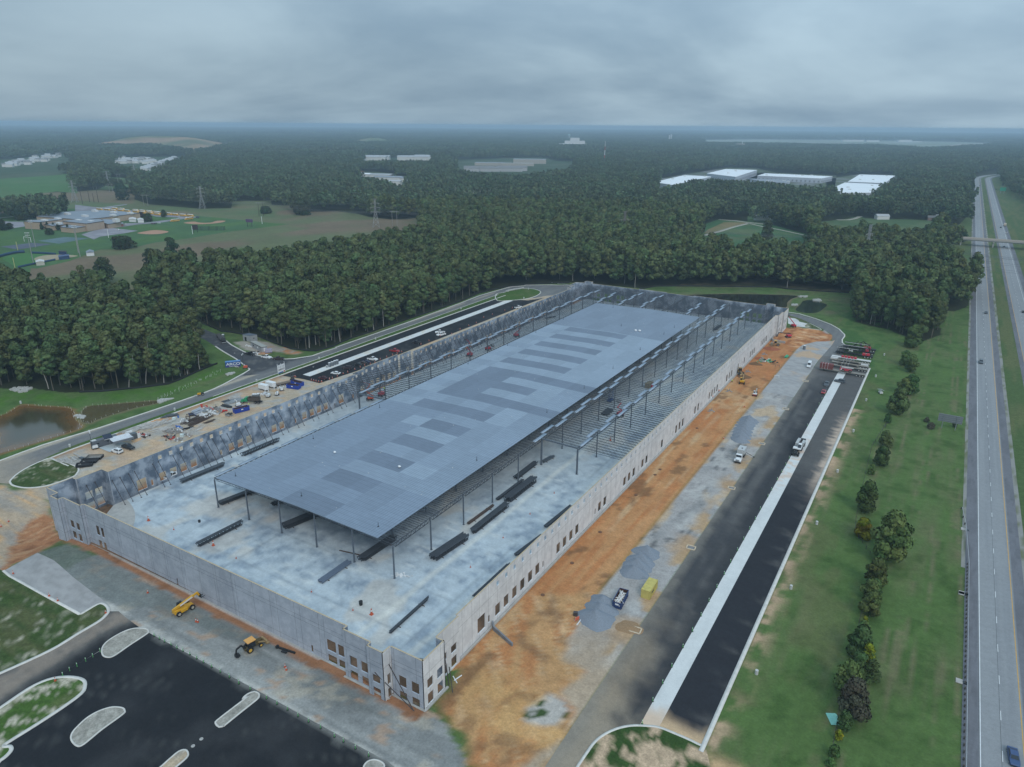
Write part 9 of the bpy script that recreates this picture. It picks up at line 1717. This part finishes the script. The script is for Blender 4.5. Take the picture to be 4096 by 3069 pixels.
# ------------------------------------------------------------------ people
SKIN=mat('skin',(.42,.26,.18),.7);HV=mat('hi_vis_yellow',(.55,.75,.10),.7);HO=mat('hi_vis_orange',(.75,.15,.05),.7);JNS=mat('work_trousers',(.06,.07,.10),.9);HAT=P_WHITE
def body_mesh():
 V_=[(0,0,.95),(0,0,1.15),(0,0,1.38),(0,0,1.5),(.02,0,1.62),(0,.18,1.40),(.02,.26,1.15),(.12,.28,.90),(0,-.18,1.40),(.02,-.26,1.15),(.14,-.26,.92),(0,.10,.88),(.03,.13,.48),(0,.14,.06),(.14,.15,.03),(0,-.10,.88),(-.02,-.13,.48),(-.05,-.14,.06),(.09,-.15,.03),(.03,0,1.74)]
 E_=[(0,1),(1,2),(2,3),(3,4),(4,19),(2,5),(5,6),(6,7),(2,8),(8,9),(9,10),(0,11),(11,12),(12,13),(13,14),(0,15),(15,16),(16,17),(17,18)]
 R_=[.15,.14,.17,.06,.10,.07,.05,.04,.07,.05,.04,.10,.07,.05,.04,.10,.07,.05,.04,.09]
 me=bpy.data.meshes.new('person');me.from_pydata(V_,E_,[]);o=bpy.data.objects.new('person',me);COL.objects.link(o);sk=o.modifiers.new('skin','SKIN')
 for i,r in enumerate(R_):me.skin_vertices[0].data[i].radius=(r,r*.95)
 me.skin_vertices[0].data[0].use_root=True;o.modifiers.new('sub','SUBSURF').levels=1;dg=bpy.context.evaluated_depsgraph_get();m2=bpy.data.meshes.new_from_object(o.evaluated_get(dg));bpy.data.objects.remove(o);return m2
try:PB=body_mesh()
except Exception as e:print('skin failed',e);PB=MB().cyl((0,0,0),(0,0,1.7),.2,.12).mesh('person',SKIN)
PB.materials.clear();PB.materials.append(SKIN)
def person(lab,p,z=0.0,rz=0.0,vest=HV):
 t=thing('person',lab,'person',(*p,z),rz);link('body',PB,t);MB().loft([[(-.17,-.21,.95),(.17,-.21,.95),(.17,.21,.95),(-.17,.21,.95)],[(-.16,-.26,1.42),(.17,-.26,1.42),(.17,.26,1.42),(-.16,.26,1.42)],[(-.08,-.1,1.5),(.08,-.1,1.5),(.08,.1,1.5),(-.08,.1,1.5)]]).build('vest',vest,t)
 mb=MB()
 for s in (-1,1):mb.cyl((0,s*.11,.08),(0,s*.11,.96),.075,.13,8)
 mb.build('trousers',JNS,t);MB().ball((.02,0,1.73),.15,8,(1,.9,.85)).box((.12,0,1.72),(.16,.2,.03)).build('hard_hat',HAT,t);return t
person('worker in a yellow vest standing at the end of the lone blue dumpster',G('Z2',582,840),0,.5);person('worker in a doorway of the left wall',(-213.0,206.8),SLAB,1.0,P_GRY);person('worker in an orange vest by the dock wall, farther one',G('N4',388,1043),0,.4,HO);person('worker in an orange vest by the dock wall, nearer one',G('N4',330,1095),0,2.0,HO)
person('worker in a yellow vest bending over the trench beside the excavator',G('Y5',262,1000),-.4,1.0);person('worker in a yellow vest on the lift in the left bay',Gz('ZL',1160,560,9.6),8.75,2.0)
# ------------------------------------------------------------------ small things on the roof deck and the yard
for lb,t_,x,y in (('white bag lying on the far end of the roof deck','N3',1678,492),('small white bundle beside the bag on the roof deck','N3',1643,490),('white scrap on the near middle of the roof deck','N2',1543,1253),('white scrap on the left of the roof deck','N2',970,1122)):
 q=Gz(t_,x,y,13.3);tag(MB().ball((0,0,.3),.75 if 'bag' in lb else .5,8,(1.1,.9,.6),.15,random.Random(3)).build('bag',P_WHITE,None,(*q,zr(q[0])+.05)),lb,'bag')
mb=MB();g=random.Random(6)
for i in range(90):x,y=g.uniform(-180,-117),g.uniform(126,400);mb.box((x,y,zr(x)+.06),(g.uniform(.12,.3),g.uniform(.12,.4),.06))
tag(mb.build('deck_litter',WP),'tiny pale scraps and screws scattered over the roof deck','litter',kind='stuff')
for i,(t_,x,y) in enumerate((('O2',677,190),('O2',1356,445),('O3',237,303),('N3',858,1208),('N3',1187,995),('N3',1443,820),('N3',1683,655),('N3',1893,520),('N3',1985,460),('N3',1515,455),('N3',1003,385),('N3',760,500),('N3',510,615),('N3',160,778),('N2',1368,720),('N2',780,995),('N2',92,1325),('N3',1443,285))):q=Gz(t_,x,y,13.0);tag(MB().cyl((0,0,0),(0,0,1.3),.06,n=5).box((0,0,.05),(.4,.4,.1)).build('roof_anchor',M_BLACK,None,(*q,zr(q[0]))),'thin safety anchor post standing on the roof deck','anchor post','anchor posts on the roof deck')
# ------------------------------------------------------------------ air
m=bpy.data.materials.new('haze_air');m.use_nodes=True;nt=m.node_tree;nt.nodes.clear();om=nt.nodes.new('ShaderNodeOutputMaterial');pv=nt.nodes.new('ShaderNodeVolumePrincipled')
pv.inputs['Color'].default_value=(.56,.73,.88,1);pv.inputs['Density'].default_value=HAZE;pv.inputs['Anisotropy'].default_value=0.0;nt.links.new(pv.outputs[0],om.inputs['Volume'])
hz=MB().box((0,0,58.0),(43000,43000,126.0)).build('haze',m);hz['kind']='stuff'
